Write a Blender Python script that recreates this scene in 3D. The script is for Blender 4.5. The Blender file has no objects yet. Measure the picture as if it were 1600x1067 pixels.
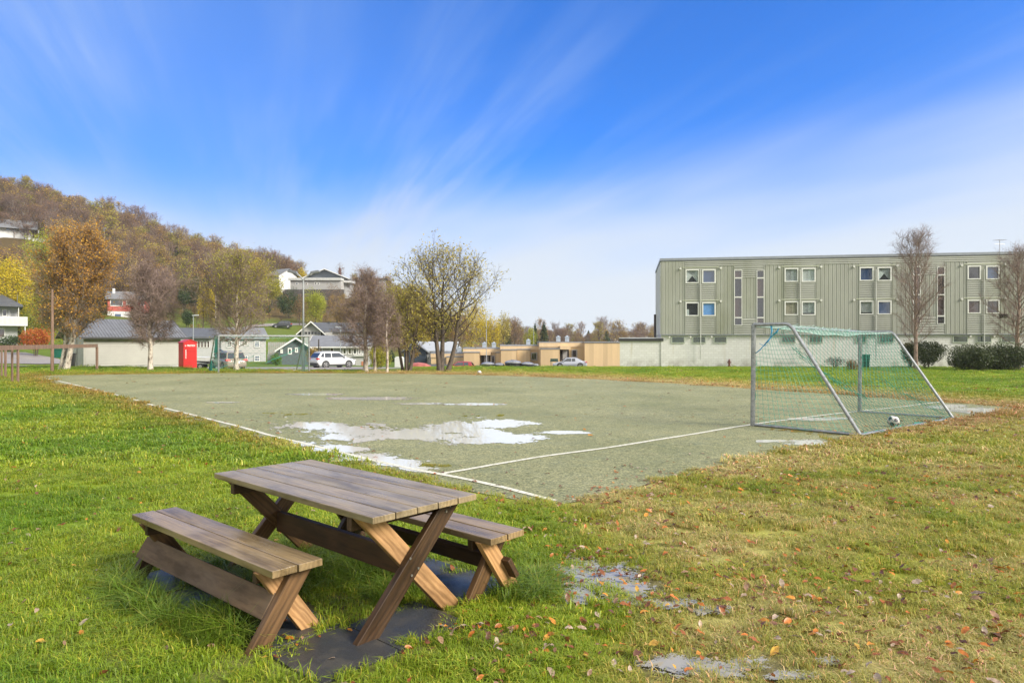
import bpy, bmesh, math, random
import numpy as np
from mathutils import Vector, Matrix, noise
from mathutils.geometry import delaunay_2d_cdt

R = math.radians
FPX, HC = 1080.0, 1.65            # focal length in photo pixels, camera height
rng = np.random.default_rng(7)
random.seed(7)
scene = bpy.context.scene
col = scene.collection

# ------------------------------------------------------------------ helpers
def tag(o, label=None, cat=None, group=None, kind=None):
    if label: o['label'] = label
    if cat: o['category'] = cat
    if group: o['group'] = group
    if kind: o['kind'] = kind
    return o

def empty(name, loc=(0, 0, 0), rz=0.0, label=None, cat=None, group=None):
    o = bpy.data.objects.new(name, None)
    col.objects.link(o)
    o.location = loc
    o.rotation_euler = (0, 0, rz)
    o.empty_display_size = 0.2
    return tag(o, label, cat, group)

class MB:
    """collects faces, then links them as ONE mesh object"""
    def __init__(s):
        s.v, s.f, s.m = [], [], []
    def add(s, vs, fs, m=0):
        b = len(s.v)
        s.v.extend([tuple(p) for p in vs])
        s.f.extend([tuple(b + i for i in q) for q in fs])
        s.m.extend([m] * len(fs))
        return s
    def box(s, x0, x1, y0, y1, z0, z1, m=0):
        vs = [(x0,y0,z0),(x1,y0,z0),(x1,y1,z0),(x0,y1,z0),(x0,y0,z1),(x1,y0,z1),(x1,y1,z1),(x0,y1,z1)]
        return s.add(vs, [(0,3,2,1),(4,5,6,7),(0,1,5,4),(1,2,6,5),(2,3,7,6),(3,0,4,7)], m)
    def quad(s, a, b, c, d, m=0):
        return s.add([a, b, c, d], [(0,1,2,3)], m)
    def prism(s, poly, axis, a0, a1, m=0):
        """poly: 2d points in the two other axes, extruded along axis"""
        def P(u, v, w):
            return {'x': (w, u, v), 'y': (u, w, v), 'z': (u, v, w)}[axis]
        n = len(poly)
        vs = [P(u, v, a0) for u, v in poly] + [P(u, v, a1) for u, v in poly]
        fs = [tuple(range(n))[::-1], tuple(range(n, 2*n))]
        fs += [(i, (i+1) % n, n + (i+1) % n, n + i) for i in range(n)]
        return s.add(vs, fs, m)
    def tube(s, pts, rads, n=6, m=0, cap=True):
        pts = [Vector(p) for p in pts]
        if not hasattr(rads, '__len__'): rads = [rads] * len(pts)
        vs, fs = [], []
        prev = None
        for i, p in enumerate(pts):
            d = (pts[min(i+1, len(pts)-1)] - pts[max(i-1, 0)])
            d = d.normalized() if d.length > 1e-9 else Vector((0, 0, 1))
            if prev is None:
                a = d.orthogonal().normalized()
            else:
                a = prev - d * prev.dot(d)
                a = a.normalized() if a.length > 1e-6 else d.orthogonal().normalized()
            prev = a
            b = d.cross(a)
            for k in range(n):
                t = 2 * math.pi * k / n
                vs.append(p + (a * math.cos(t) + b * math.sin(t)) * rads[i])
        for i in range(len(pts) - 1):
            for k in range(n):
                k2 = (k + 1) % n
                fs.append((i*n+k, i*n+k2, (i+1)*n+k2, (i+1)*n+k))
        if cap:
            fs.append(tuple(range(n))[::-1])
            fs.append(tuple(range((len(pts)-1)*n, len(pts)*n)))
        return s.add(vs, fs, m)
    def cyl(s, c, r, h, n=12, m=0, r2=None):
        return s.tube([c, (c[0], c[1], c[2] + h)], [r, r if r2 is None else r2], n, m)
    def build(s, name, mats, parent=None, smooth=False, loc=None, mat4=None, recalc=True):
        me = bpy.data.meshes.new(name)
        me.from_pydata(s.v, [], s.f)
        if not isinstance(mats, (list, tuple)): mats = [mats]
        for mt in mats: me.materials.append(mt)
        if len(mats) > 1: me.polygons.foreach_set('material_index', s.m)
        if recalc and len(s.f) < 60000:
            bm = bmesh.new(); bm.from_mesh(me)
            bmesh.ops.recalc_face_normals(bm, faces=bm.faces)
            bm.to_mesh(me); bm.free()
        if smooth: me.polygons.foreach_set('use_smooth', [True] * len(me.polygons))
        me.update()
        return link(name, me, parent, loc, mat4)

def link(name, me, parent=None, loc=None, mat4=None):
    o = bpy.data.objects.new(name, me)
    col.objects.link(o)
    if parent is not None: o.parent = parent
    if loc is not None: o.location = loc
    if mat4 is not None: o.matrix_local = mat4
    return o

def np_mesh(name, verts, faces, mats, smooth=False, matidx=None):
    """verts (N,3) and faces (M,k) arrays -> mesh"""
    me = bpy.data.meshes.new(name)
    verts = np.asarray(verts, np.float32); faces = np.asarray(faces, np.int32)
    k = faces.shape[1]
    me.vertices.add(len(verts)); me.vertices.foreach_set('co', verts.ravel())
    me.loops.add(faces.size); me.loops.foreach_set('vertex_index', faces.ravel())
    me.polygons.add(len(faces))
    me.polygons.foreach_set('loop_start', np.arange(0, faces.size, k, dtype=np.int32))
    if matidx is not None: me.polygons.foreach_set('material_index', np.asarray(matidx, np.int32))
    if smooth: me.polygons.foreach_set('use_smooth', np.ones(len(faces), bool))
    for mt in (mats if isinstance(mats, (list, tuple)) else [mats]): me.materials.append(mt)
    me.update(calc_edges=True)
    me.validate()
    return me

def copy_tree(o, parent=None):
    c = o.copy(); col.objects.link(c)
    if parent is not None: c.parent = parent
    for ch in list(o.children): copy_tree(ch, c)
    return c

def bevel(o, w=0.003, seg=2):
    m = o.modifiers.new('bevel', 'BEVEL'); m.width = w; m.segments = seg; m.limit_method = 'ANGLE'
    return o

# ------------------------------------------------------------------ materials
def newmat(name):
    m = bpy.data.materials.new(name); m.use_nodes = True
    nt = m.node_tree
    b = nt.nodes['Principled BSDF']
    return m, nt, b

def N(nt, typ, **kw):
    n = nt.nodes.new(typ)
    for k, v in kw.items():
        if k.startswith('i_'):
            key = k[2:]
            n.inputs[int(key) if key.isdigit() else key.replace('_', ' ')].default_value = v
        else: setattr(n, k, v)
    return n

def L(nt, a, b): nt.links.new(a, b)

def ramp(nt, fac, stops):
    n = nt.nodes.new('ShaderNodeValToRGB')
    e = n.color_ramp.elements
    while len(e) > 1: e.remove(e[-1])
    e[0].position = stops[0][0]; e[0].color = (*stops[0][1], 1)
    for p, c in stops[1:]:
        q = e.new(p); q.color = (*c, 1)
    if fac is not None: L(nt, fac, n.inputs[0])
    return n

def mixc(nt, fac, a, b, mode='MIX'):
    n = nt.nodes.new('ShaderNodeMix'); n.data_type = 'RGBA'; n.blend_type = mode
    for idx, val in ((0, fac), (6, a), (7, b)):
        if hasattr(val, 'is_output'): L(nt, val, n.inputs[idx])
        elif isinstance(val, (int, float)): n.inputs[idx].default_value = val
        else: n.inputs[idx].default_value = (*val, 1)
    return n.outputs[2]

def fnoise(nt, coord, scale, detail=4, rough=0.55, vec=None):
    if vec is not None:
        mp = N(nt, 'ShaderNodeMapping'); mp.inputs['Scale'].default_value = vec
        L(nt, coord, mp.inputs[0]); coord = mp.outputs[0]
    n = N(nt, 'ShaderNodeTexNoise', i_Scale=scale, i_Detail=detail, i_Roughness=rough)
    L(nt, coord, n.inputs['Vector'])
    return n.outputs['Fac']

def bump(nt, b, height, strength=0.3, dist=0.01):
    n = N(nt, 'ShaderNodeBump', i_Strength=strength, i_Distance=dist)
    L(nt, height, n.inputs['Height']); L(nt, n.outputs[0], b.inputs['Normal'])

_mc = {}
def simple(name, c, rough=0.6, var=0.15, scale=3.0, metal=0.0, bmp=0.0, dirt=None, vec=None, spec=0.5):
    """plain painted or stone surface: colour broken up by two sizes of noise"""
    if name in _mc: return _mc[name]
    m, nt, b = newmat(name)
    tc = N(nt, 'ShaderNodeTexCoord')
    f = fnoise(nt, tc.outputs['Object'], scale, 6, 0.65, vec)
    lo = tuple(x * (1 - var) for x in c); hi = tuple(min(1, x * (1 + var)) for x in c)
    cc = ramp(nt, f, [(0.3, lo), (0.7, hi)]).outputs[0]
    if dirt:
        g = fnoise(nt, tc.outputs['Object'], scale * 0.35, 8, 0.7, vec)
        r = ramp(nt, g, [(0.48, (0, 0, 0)), (0.72, (1, 1, 1))])
        cc = mixc(nt, r.outputs[0], cc, dirt)
    L(nt, cc, b.inputs['Base Color'])
    b.inputs['Roughness'].default_value = rough
    b.inputs['Metallic'].default_value = metal
    b.inputs['Specular IOR Level'].default_value = spec
    if bmp:
        h = fnoise(nt, tc.outputs['Object'], scale * 12, 5, 0.6, vec)
        bump(nt, b, h, bmp, 0.01)
    _mc[name] = m
    return m

def leafmat(name, cols, trans=0.35, rough=0.6, inst=False):
    """leaf surface: each leaf takes its own colour from the list"""
    m, nt, b = newmat(name)
    g = N(nt, 'ShaderNodeNewGeometry')
    fac = g.outputs['Random Per Island']
    if inst:
        oi = N(nt, 'ShaderNodeObjectInfo')
        a = N(nt, 'ShaderNodeMath', operation='MULTIPLY', i_1=0.45); L(nt, fac, a.inputs[0])
        c2 = N(nt, 'ShaderNodeMath', operation='MULTIPLY_ADD', i_1=0.55); L(nt, oi.outputs['Random'], c2.inputs[0]); L(nt, a.outputs[0], c2.inputs[2])
        fac = c2.outputs[0]
    k = len(cols)
    r = ramp(nt, fac, [(i / max(1, k - 1), c) for i, c in enumerate(cols)])
    L(nt, r.outputs[0], b.inputs['Base Color'])
    b.inputs['Roughness'].default_value = rough
    b.inputs['Specular IOR Level'].default_value = 0.3
    if trans:
        t = N(nt, 'ShaderNodeBsdfTranslucent'); L(nt, r.outputs[0], t.inputs[0])
        mx = N(nt, 'ShaderNodeMixShader', i_0=trans)
        L(nt, b.outputs[0], mx.inputs[1]); L(nt, t.outputs[0], mx.inputs[2])
        L(nt, mx.outputs[0], nt.nodes['Material Output'].inputs[0])
    return m

def glassmat(name, c=(0.03, 0.035, 0.04), rough=0.05, clear=0.0):
    m, nt, b = newmat(name)
    b.inputs['Base Color'].default_value = (*c, 1); b.inputs['Roughness'].default_value = rough
    b.inputs['Specular IOR Level'].default_value = 0.9
    b.inputs['IOR'].default_value = 1.7
    tc = N(nt, 'ShaderNodeTexCoord')
    bump(nt, b, fnoise(nt, tc.outputs['Object'], 1.3, 2), 0.12, 0.05)
    if clear:
        t = N(nt, 'ShaderNodeBsdfTransparent'); t.inputs[0].default_value = (.85, .9, .9, 1)
        mx = N(nt, 'ShaderNodeMixShader', i_0=clear)
        L(nt, b.outputs[0], mx.inputs[1]); L(nt, t.outputs[0], mx.inputs[2])
        L(nt, mx.outputs[0], nt.nodes['Material Output'].inputs[0])
    return m

def woodmat(name, dark, light, wet=0.4, grey=None, rough=(0.35, 0.6), knots=True, bmp=0.35):
    """timber with grain along the part's own x axis"""
    m, nt, b = newmat(name)
    tc = N(nt, 'ShaderNodeTexCoord'); g = N(nt, 'ShaderNodeNewGeometry')
    add = N(nt, 'ShaderNodeVectorMath', operation='MULTIPLY_ADD')
    oi = N(nt, 'ShaderNodeObjectInfo')
    sm = N(nt, 'ShaderNodeMath', operation='ADD'); L(nt, g.outputs['Random Per Island'], sm.inputs[0]); L(nt, oi.outputs['Random'], sm.inputs[1])
    cx = N(nt, 'ShaderNodeCombineXYZ')
    for i in range(3): L(nt, sm.outputs[0], cx.inputs[i])
    L(nt, cx.outputs[0], add.inputs[0]); add.inputs[1].default_value = (13, 7, 5)
    L(nt, tc.outputs['Object'], add.inputs[2])
    v = add.outputs[0]
    warp = fnoise(nt, v, 1.6, 3, 0.5, (1, 5, 5))
    wv = N(nt, 'ShaderNodeVectorMath', operation='MULTIPLY_ADD'); L(nt, warp, wv.inputs[0]); wv.inputs[1].default_value = (.0, .10, .10); L(nt, v, wv.inputs[2])
    grain = fnoise(nt, wv.outputs[0], 1.0, 7, 0.72, (1.6, 42, 42))
    rings = N(nt, 'ShaderNodeTexWave', i_Scale=11.0, i_Distortion=3.5, i_Detail=3.0); rings.inputs['Detail Scale'].default_value = 1.4
    rings.bands_direction = 'Y'
    mp = N(nt, 'ShaderNodeMapping'); mp.inputs['Scale'].default_value = (.12, 1, 1); L(nt, wv.outputs[0], mp.inputs[0]); L(nt, mp.outputs[0], rings.inputs[0])
    f = mixc(nt, 0.22, grain, rings.outputs['Fac'])
    c = ramp(nt, f, [(0.33, dark), (0.66, light)]).outputs[0]
    if grey:
        s = fnoise(nt, v, 1.0, 5, 0.6, (1.4, 4, 4))
        r = ramp(nt, s, [(0.35, (0, 0, 0)), (0.65, (1, 1, 1))])
        c = mixc(nt, r.outputs[0], c, mixc(nt, f, tuple(x * 0.6 for x in grey), grey))
    c = mixc(nt, 0.45, c, ramp(nt, sm.outputs[0], [(0.2, tuple(x * .55 for x in light)), (1.0, light)]).outputs[0], 'MIX')
    stn = fnoise(nt, v, 1.0, 6, 0.62, (1.7, 7, 7))
    c = mixc(nt, 1.0, c, ramp(nt, stn, [(0.34, (.55, .53, .50)), (0.5, (1, 1, 1)), (.68, (1.25, 1.22, 1.15))]).outputs[0], 'MULTIPLY')
    L(nt, c, b.inputs['Base Color'])
    rn = fnoise(nt, v, 1.3, 4, 0.6, (1, 2.5, 2.5))
    mr = N(nt, 'ShaderNodeMapRange', i_1=0.35, i_2=0.65, i_3=rough[0], i_4=rough[1]); L(nt, rn, mr.inputs[0]); L(nt, mr.outputs[0], b.inputs['Roughness'])
    b.inputs['Specular IOR Level'].default_value = wet
    bump(nt, b, f, bmp, 0.004)
    return m
# ------------------------------------------------------------------ terrain
T_PX = np.array([-900, -200, 0, 100, 200, 300, 400, 500, 600, 700, 850, 1000, 1300, 1700, 2600], float)
T_D = np.array([40, 50, 60, 75, 100, 118, 130, 160, 200, 230, 260, 300, 400, 600, 1500, 6000], float)
T_Z = np.array([
 [0, -.1, -.2, -.2, 1.9, 4.5, 7, 14, 29, 43, 55, 58, 55, 50, 10, 0],
 [0, -.1, -.2, -.2, 1.9, 4.5, 7, 14, 29, 43, 55, 58, 55, 50, 10, 0],
 [0, -.1, -.2, -.2, 1.9, 4.5, 7, 14, 29, 43, 55, 58, 55, 50, 10, 0],
 [0, -.1, -.25, -.5, .5, 2.5, 5, 11, 25, 37, 48, 50, 48, 40, 5, -6],
 [0, -.15, -.5, -.9, .2, 2.0, 3.8, 8, 21, 31, 41, 43, 40, 30, 0, -6],
 [-.02, -.30, -.80, -1.1, -1.7, -1.2, 2.6, 7, 14, 22, 31, 34, 30, 20, -3, -6],
 [-.06, -.44, -.86, -1.15, -1.5, -1.6, 2.6, 6.5, 13, 18.5, 25, 28, 24, 14, -5, -6],
 [-.06, -.42, -.84, -1.15, -1.7, -1.7, .2, 5.2, 13, 16, 17, 14, 8, 2, -6, -6],
 [-.05, -.38, -.76, -1.2, -1.9, -1.6, -.5, 3, 12, 18.5, 18, 14, 4, -2, -6, -6],
 [0, -.26, -.6, -1.6, -2.0, -2, -2, -1, 2, 3, 3, 2, -2, -4, -6, -6],
 [0, -.3, -.5, -1.8, -2.0, -2.1, -2.2, -2.2, -2.5, -3, -3, -3, -4, -5, -6, -6],
 [0, -.38, -.5, -1.7, -2.0, -2.1, -2.2, -2.2, -2.5, -3, -3, -3, -4, -5, -6, -6],
 [0, -.42, -.46, -.5, -.8, -1.1, -1.5, -2.2, -2.5, -3, -3, -3, -4, -5, -6, -6],
 [0, -.42, -.46, -.5, -.8, -1.1, -1.5, -2.2, -2.5, -3, -3, -3, -4, -5, -6, -6],
 [0, -.42, -.46, -.5, -.8, -1.1, -1.5, -2.2, -2.5, -3, -3, -3, -4, -5, -6, -6]])

def _near(x, y):
    s = .74 * (x - 4.73) + .673 * (y - 13.58)
    sp = .5 * (s + np.sqrt(s * s + 4)) - .3
    sp = np.clip(sp, 0, None)
    return -(.0185 * np.minimum(sp, 8) + .0095 * np.clip(sp - 8, 0, 40))

def Hn(x, y):
    """terrain height, arrays"""
    x = np.asarray(x, float); y = np.asarray(y, float)
    d = np.clip(y, 40, 5999)
    px = np.clip(800 + FPX * x / np.maximum(y, 12), -899, 2599)
    j = np.clip(np.searchsorted(T_D, d, side='right') - 1, 0, len(T_D) - 2)
    i = np.clip(np.searchsorted(T_PX, px, side='right') - 1, 0, len(T_PX) - 2)
    a = (px - T_PX[i]) / (T_PX[i+1] - T_PX[i]); b = (d - T_D[j]) / (T_D[j+1] - T_D[j])
    far = (T_Z[i, j] * (1-a) + T_Z[i+1, j] * a) * (1-b) + (T_Z[i, j+1] * (1-a) + T_Z[i+1, j+1] * a) * b
    w = np.clip((y - 40) / 12, 0, 1); w = w * w * (3 - 2 * w)
    return _near(x, np.minimum(y, 55)) * (1 - w) + far * w

def H(x, y): return float(Hn(np.array([x]), np.array([y]))[0])

def ground(px, py, zoff=0.0, dmax=400):
    """world point where the photo pixel meets the terrain"""
    tx = (px - 800) / FPX; tz = (533.5 - py) / FPX
    d = np.concatenate([np.linspace(1.5, 60, 1200), np.linspace(60, dmax, 1500)[1:]])
    diff = HC + tz * d - Hn(tx * d, d) - zoff
    k = np.argmax(diff < 0)
    if diff[k] >= 0: return Vector((tx * 50, 50, H(tx * 50, 50)))
    d0, d1, f0, f1 = d[k-1], d[k], diff[k-1], diff[k]
    dd = d0 + (d1 - d0) * f0 / (f0 - f1)
    return Vector((tx * dd, dd, H(tx * dd, dd)))

def X(px, d): return (px - 800) * d / FPX
def Z(py, d): return HC + (533.5 - py) * d / FPX
def at(px, d, z=None):
    x = X(px, d)
    return Vector((x, d, H(x, d) if z is None else z))

# turf outline in photo pixels, unprojected
TURF_PX = [(52, 588.5), (66, 593), (100, 602), (160, 616), (220, 632), (280, 648), (330, 663), (385, 679), (430, 690), (490, 706),
           (560, 726), (610, 737), (650, 745), (690, 757), (740, 768), (800, 780), (870, 791), (915, 781), (950, 775), (1000, 760), (1050, 747),
           (1100, 735), (1160, 722), (1230, 704), (1300, 691), (1345, 683), (1410, 671), (1487, 656.5), (1530, 650), (1572, 642), (1582, 636),
           (1530, 632), (1450, 627), (1370, 621), (1290, 615), (1180, 608), (1110, 603), (1050, 599), (960, 594), (880, 590.5), (800, 587.5),
           (700, 585), (560, 583.2), (420, 583), (300, 583.6), (180, 585), (90, 586.5)]
TURF = np.array([ground(a, b)[:2] for a, b in TURF_PX])
# wobble the outline a little where the lawn creeps over the carpet
def densify(P, step, amp, seed=0):
    out = []
    n = len(P)
    for i in range(n):
        a, b = P[i], P[(i+1) % n]
        k = max(1, int(np.linalg.norm(b - a) / step))
        for j in range(k):
            out.append(a + (b - a) * j / k)
    out = np.array(out)
    for q in range(len(out)):
        f = min(1.0, 0.35 + out[q][1] / 40)
        out[q] += np.array([noise.noise(Vector((out[q][0] * 1.3, out[q][1] * 1.3, seed))), noise.noise(Vector((out[q][0] * 1.3, out[q][1] * 1.3, seed + 9)))]) * amp * f
    return out
TURF = densify(TURF, 0.35, 0.16)

def inside(P, x, y):
    x = np.asarray(x, float); y = np.asarray(y, float)
    r = np.zeros(x.shape, bool)
    n = len(P)
    for i in range(n):
        x0, y0 = P[i]; x1, y1 = P[(i+1) % n]
        if y0 == y1: continue
        c = ((y0 > y) != (y1 > y)) & (x < (x1 - x0) * (y - y0) / (y1 - y0) + x0)
        r ^= c
    return r

def pdist(P, x, y):
    d = np.full(np.shape(x), 1e9)
    n = len(P)
    for i in range(n):
        a = P[i]; b = P[(i+1) % n]
        ab = b - a; l2 = ab @ ab + 1e-12
        t = np.clip(((x - a[0]) * ab[0] + (y - a[1]) * ab[1]) / l2, 0, 1)
        d = np.minimum(d, np.hypot(x - a[0] - t * ab[0], y - a[1] - t * ab[1]))
    return d

# cheap vectorised value noise
_perm = rng.random((256, 256))
def vnoise(x, y, s):
    x = np.asarray(x) * s + 100.3; y = np.asarray(y) * s + 57.7
    xi = np.floor(x).astype(int); yi = np.floor(y).astype(int)
    u = x - xi; v = y - yi; u = u*u*(3-2*u); v = v*v*(3-2*v)
    g = lambda a, b: _perm[a % 256, b % 256]
    return (g(xi, yi)*(1-u) + g(xi+1, yi)*u)*(1-v) + (g(xi, yi+1)*(1-u) + g(xi+1, yi+1)*u)*v
def fbm(x, y, s, o=4):
    r = 0; a = .5
    for i in range(o):
        r = r + a * vnoise(x + i * 17.1, y - i * 9.3, s * 2**i); a *= .5
    return r / (1 - .5**o)

def sstep(a, b, x):
    t = np.clip((x - a) / (b - a), 0, 1); return t * t * (3 - 2 * t)

GREEN = np.array([.155, .262, .016]); LIME = np.array([.27, .35, .026]); STRAW = np.array([.52, .44, .19])
BROWN = np.array([.20, .105, .035]); DARK = np.array([.075, .14, .012])
def lawn(x, y):
    """colour of the lawn (N,3) and how dry it is"""
    x = np.asarray(x, float); y = np.asarray(y, float)
    ty = np.maximum(y, 1.0)
    px = 800 + FPX * x / ty
    n1 = fbm(x, y, .5); n2 = fbm(x + 40, y, 1.7); n3 = fbm(x, y + 70, .22)
    right = sstep(820, 1060, px)
    dry = right * (.40 + .85 * (n2 - .35)) + .22 * (n2 - .45)
    pd = pdist(TURF[::2], x, y)
    edge = np.exp(-pd / (.3 + .035 * ty)) 
    # far band behind the pitch is withered next to the turf and green further back
    farband = (y > 17) & (px > 560)
    dry = np.where(farband, .25 + 1.0 * np.exp(-pd / (.5 + .06 * ty)) - .25 * sstep(3.5, 8, pd), dry)
    dry = dry + edge * .42 * (.4 + n2)
    dry = np.clip(dry, 0, 1)
    base = GREEN[None] * (1 - sstep(.35, .65, n1)[:, None]) + LIME[None] * sstep(.35, .65, n1)[:, None]
    dk = sstep(.56, .72, n2 * .6 + n1 * .4)[:, None] * .35
    base = base * (1 - dk) + DARK[None] * dk
    yel = np.array([.34, .345, .055])[None]
    c = base * (1 - sstep(.1, .5, dry)[:, None]) + yel * sstep(.1, .5, dry)[:, None]
    k = sstep(.4, .95, dry)[:, None] * .75
    c = c * (1 - k) + STRAW[None] * k
    # leaf litter strip: brown, near the turf edge far away
    lit = (edge * sstep(9, 16, y) * (.55 + .8 * (n1 - .4)))[:, None]
    lit = np.clip(lit, 0, .85)
    c = c * (1 - lit) + np.array([.27, .13, .035])[None] * lit
    return c, dry

def far_ground(x, y):
    px = 800 + FPX * x / np.maximum(y, 1)
    n = fbm(x, y, .06); n2 = fbm(x + 9, y, .35)
    g = np.array([.12, .18, .02])[None]; o = np.array([.17, .115, .04])[None]; b = np.array([.09, .065, .03])[None]
    c = g * (1 - sstep(.35, .6, n)[:, None]) + o * sstep(.35, .6, n)[:, None]
    c = c * (1 - .4 * n2[:, None]) + b * .4 * n2[:, None]
    flat = (1 - sstep(112, 128, y) * (1 - sstep(250, 275, px) * (1 - sstep(465, 480, px)) * (1 - sstep(160, 170, y)) * (.55 + .9 * (n - .3))))[:, None]
    c = c * (1 - np.clip(flat, 0, 1)) + g * np.clip(flat, 0, 1) * (.8 + .4 * n2[:, None])
    hill = sstep(165, 190, y)[:, None] * (px < 640)[:, None]
    return c * (1 - hill) + b * hill * .8 + o * hill * .2

def axis(a, b, step, grow, lo, hi):
    m = list(np.arange(a, b + 1e-6, step)); s = step; p = b
    while p < hi: s *= grow; p += s; m.append(min(p, hi))
    s = step; p = a; q = []
    while p > lo: s *= grow; p -= s; q.append(max(p, lo))
    return np.array(q[::-1] + m)
GX = axis(-14, 14, .35, 1.045, -3000, 3000); GY = axis(0, 24, .35, 1.03, -400, 5000)
xx, yy = np.meshgrid(GX, GY); gx, gy = xx.ravel(), yy.ravel()
gz = Hn(gx, gy)
near = (np.abs(gx) < 60) & (gy < 60)
ind = np.zeros(len(gx), bool); ind[near] = inside(TURF, gx[near], gy[near])
pdn = np.full(len(gx), 50.0); pdn[near] = pdist(TURF[::2], gx[near], gy[near])
bumpz = (fbm(gx, gy, .8, 3) - .5) * .07 * sstep(.3, 2.0, pdn) * (~ind) * (gy < 45)
TABC = np.array([-1.164, 4.562])
bumpz *= sstep(1.6, 2.6, np.hypot(gx - TABC[0], gy - TABC[1]))
gz = gz + bumpz - .012 * sstep(0, .4, pdn) * ind
def lawn_z(x, y):
    b = (fbm(x, y, .8, 3) - .5) * .07 * sstep(.3, 2.0, pdist(TURF[::2], x, y)) * sstep(1.6, 2.6, np.hypot(x - TABC[0], y - TABC[1]))
    return Hn(x, y) + b

cg = far_ground(gx, gy)
cl, _ = lawn(gx[gy < 90], gy[gy < 90])
w = sstep(55, 72, gy[gy < 90])[:, None]
cg[gy < 90] = cl * (1 - w) + cg[gy < 90] * w
nx, ny = len(GX), len(GY)
ii, jj = np.meshgrid(np.arange(nx - 1), np.arange(ny - 1)); a = (jj * nx + ii).ravel()
faces = np.stack([a, a + 1, a + 1 + nx, a + nx], 1)

def groundmat():
    m, nt, b = newmat('lawn_soil')
    at_ = N(nt, 'ShaderNodeAttribute', attribute_name='tint')
    g = N(nt, 'ShaderNodeNewGeometry'); p = g.outputs['Position']
    n1 = fnoise(nt, p, 9, 6, .7); n2 = fnoise(nt, p, 60, 4, .7)
    c = mixc(nt, ramp(nt, n1, [(.3, (.5, .5, .5)), (.7, (1.25, 1.25, 1.25))]).outputs[0], (0, 0, 0), at_.outputs['Color'])
    mul = mixc(nt, 1.0, at_.outputs['Color'], ramp(nt, n1, [(.3, (.62, .6, .55)), (.7, (1.2, 1.2, 1.25))]).outputs[0], 'MULTIPLY')
    mul = mixc(nt, 1.0, mul, ramp(nt, n2, [(.3, (.55, .55, .55)), (.7, (1.2, 1.2, 1.2))]).outputs[0], 'MULTIPLY')
    L(nt, mul, b.inputs['Base Color']); b.inputs['Roughness'].default_value = .85
    b.inputs['Specular IOR Level'].default_value = .15
    bump(nt, b, n2, .8, .02)
    return m
gpx = 800 + FPX * gx / np.maximum(gy, 1.5); gpy = 533.5 + FPX * HC / np.maximum(gy, 1.5)
mudg = np.clip(1.3 * np.exp(-(((gpx - 965) / 120) ** 2 + ((gpy - 912) / 36) ** 2)) + 1.3 * np.exp(-(((gpx - 1130) / 160) ** 2 + ((gpy - 1045) / 34) ** 2)) + 1.2 * np.exp(-(((gx + 1.16) / 1.5) ** 2 + ((gy - 4.5) / 1.3) ** 2)), 0, 1) * (gy > 1.5)
mudg = (mudg * .9)[:, None]
cg = cg * (1 - mudg) + np.array([.15, .125, .07])[None] * mudg
me = np_mesh('ground', np.stack([gx, gy, gz], 1), faces, groundmat(), smooth=True)
ca = me.color_attributes.new('tint', 'FLOAT_COLOR', 'POINT')
ca.data.foreach_set('color', np.concatenate([cg, np.ones((len(cg), 1))], 1).astype(np.float32).ravel())
tag(link('ground', me), kind='structure')

# ------------------------------------------------------------------ sheets that follow the terrain
def sheet(name, P, step, off, mat, zfun=None, cell=None):
    P = np.asarray(P, float)
    x0, y0 = P.min(0); x1, y1 = P.max(0)
    pts = [Vector(p) for p in P]
    n = len(pts)
    gx_ = np.arange(x0, x1, step); gy_ = np.arange(y0, y1, step)
    if len(gx_) and len(gy_):
        a, b = np.meshgrid(gx_, gy_); a = a.ravel() + .37 * step; b = b.ravel() + .31 * step
        k = inside(P, a, b) & (pdist(P, a, b) > step * .3)
        pts += [Vector((u, v)) for u, v in zip(a[k], b[k])]
    res = delaunay_2d_cdt(pts, [(i, (i + 1) % n) for i in range(n)], [], 1, 1e-5)
    vs, fs = res[0], res[2]
    va = np.array([(v[0], v[1]) for v in vs])
    za = (zfun or Hn)(va[:, 0], va[:, 1]) + off
    mb = MB(); mb.add([(p[0], p[1], z) for p, z in zip(va, za)], fs)
    # make sure normals point up
    o = mb.build(name, mat, smooth=True, recalc=False)
    me = o.data
    if len(me.polygons) and me.polygons[0].normal.z < 0: me.flip_normals()
    return tag(o, kind='structure')

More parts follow.
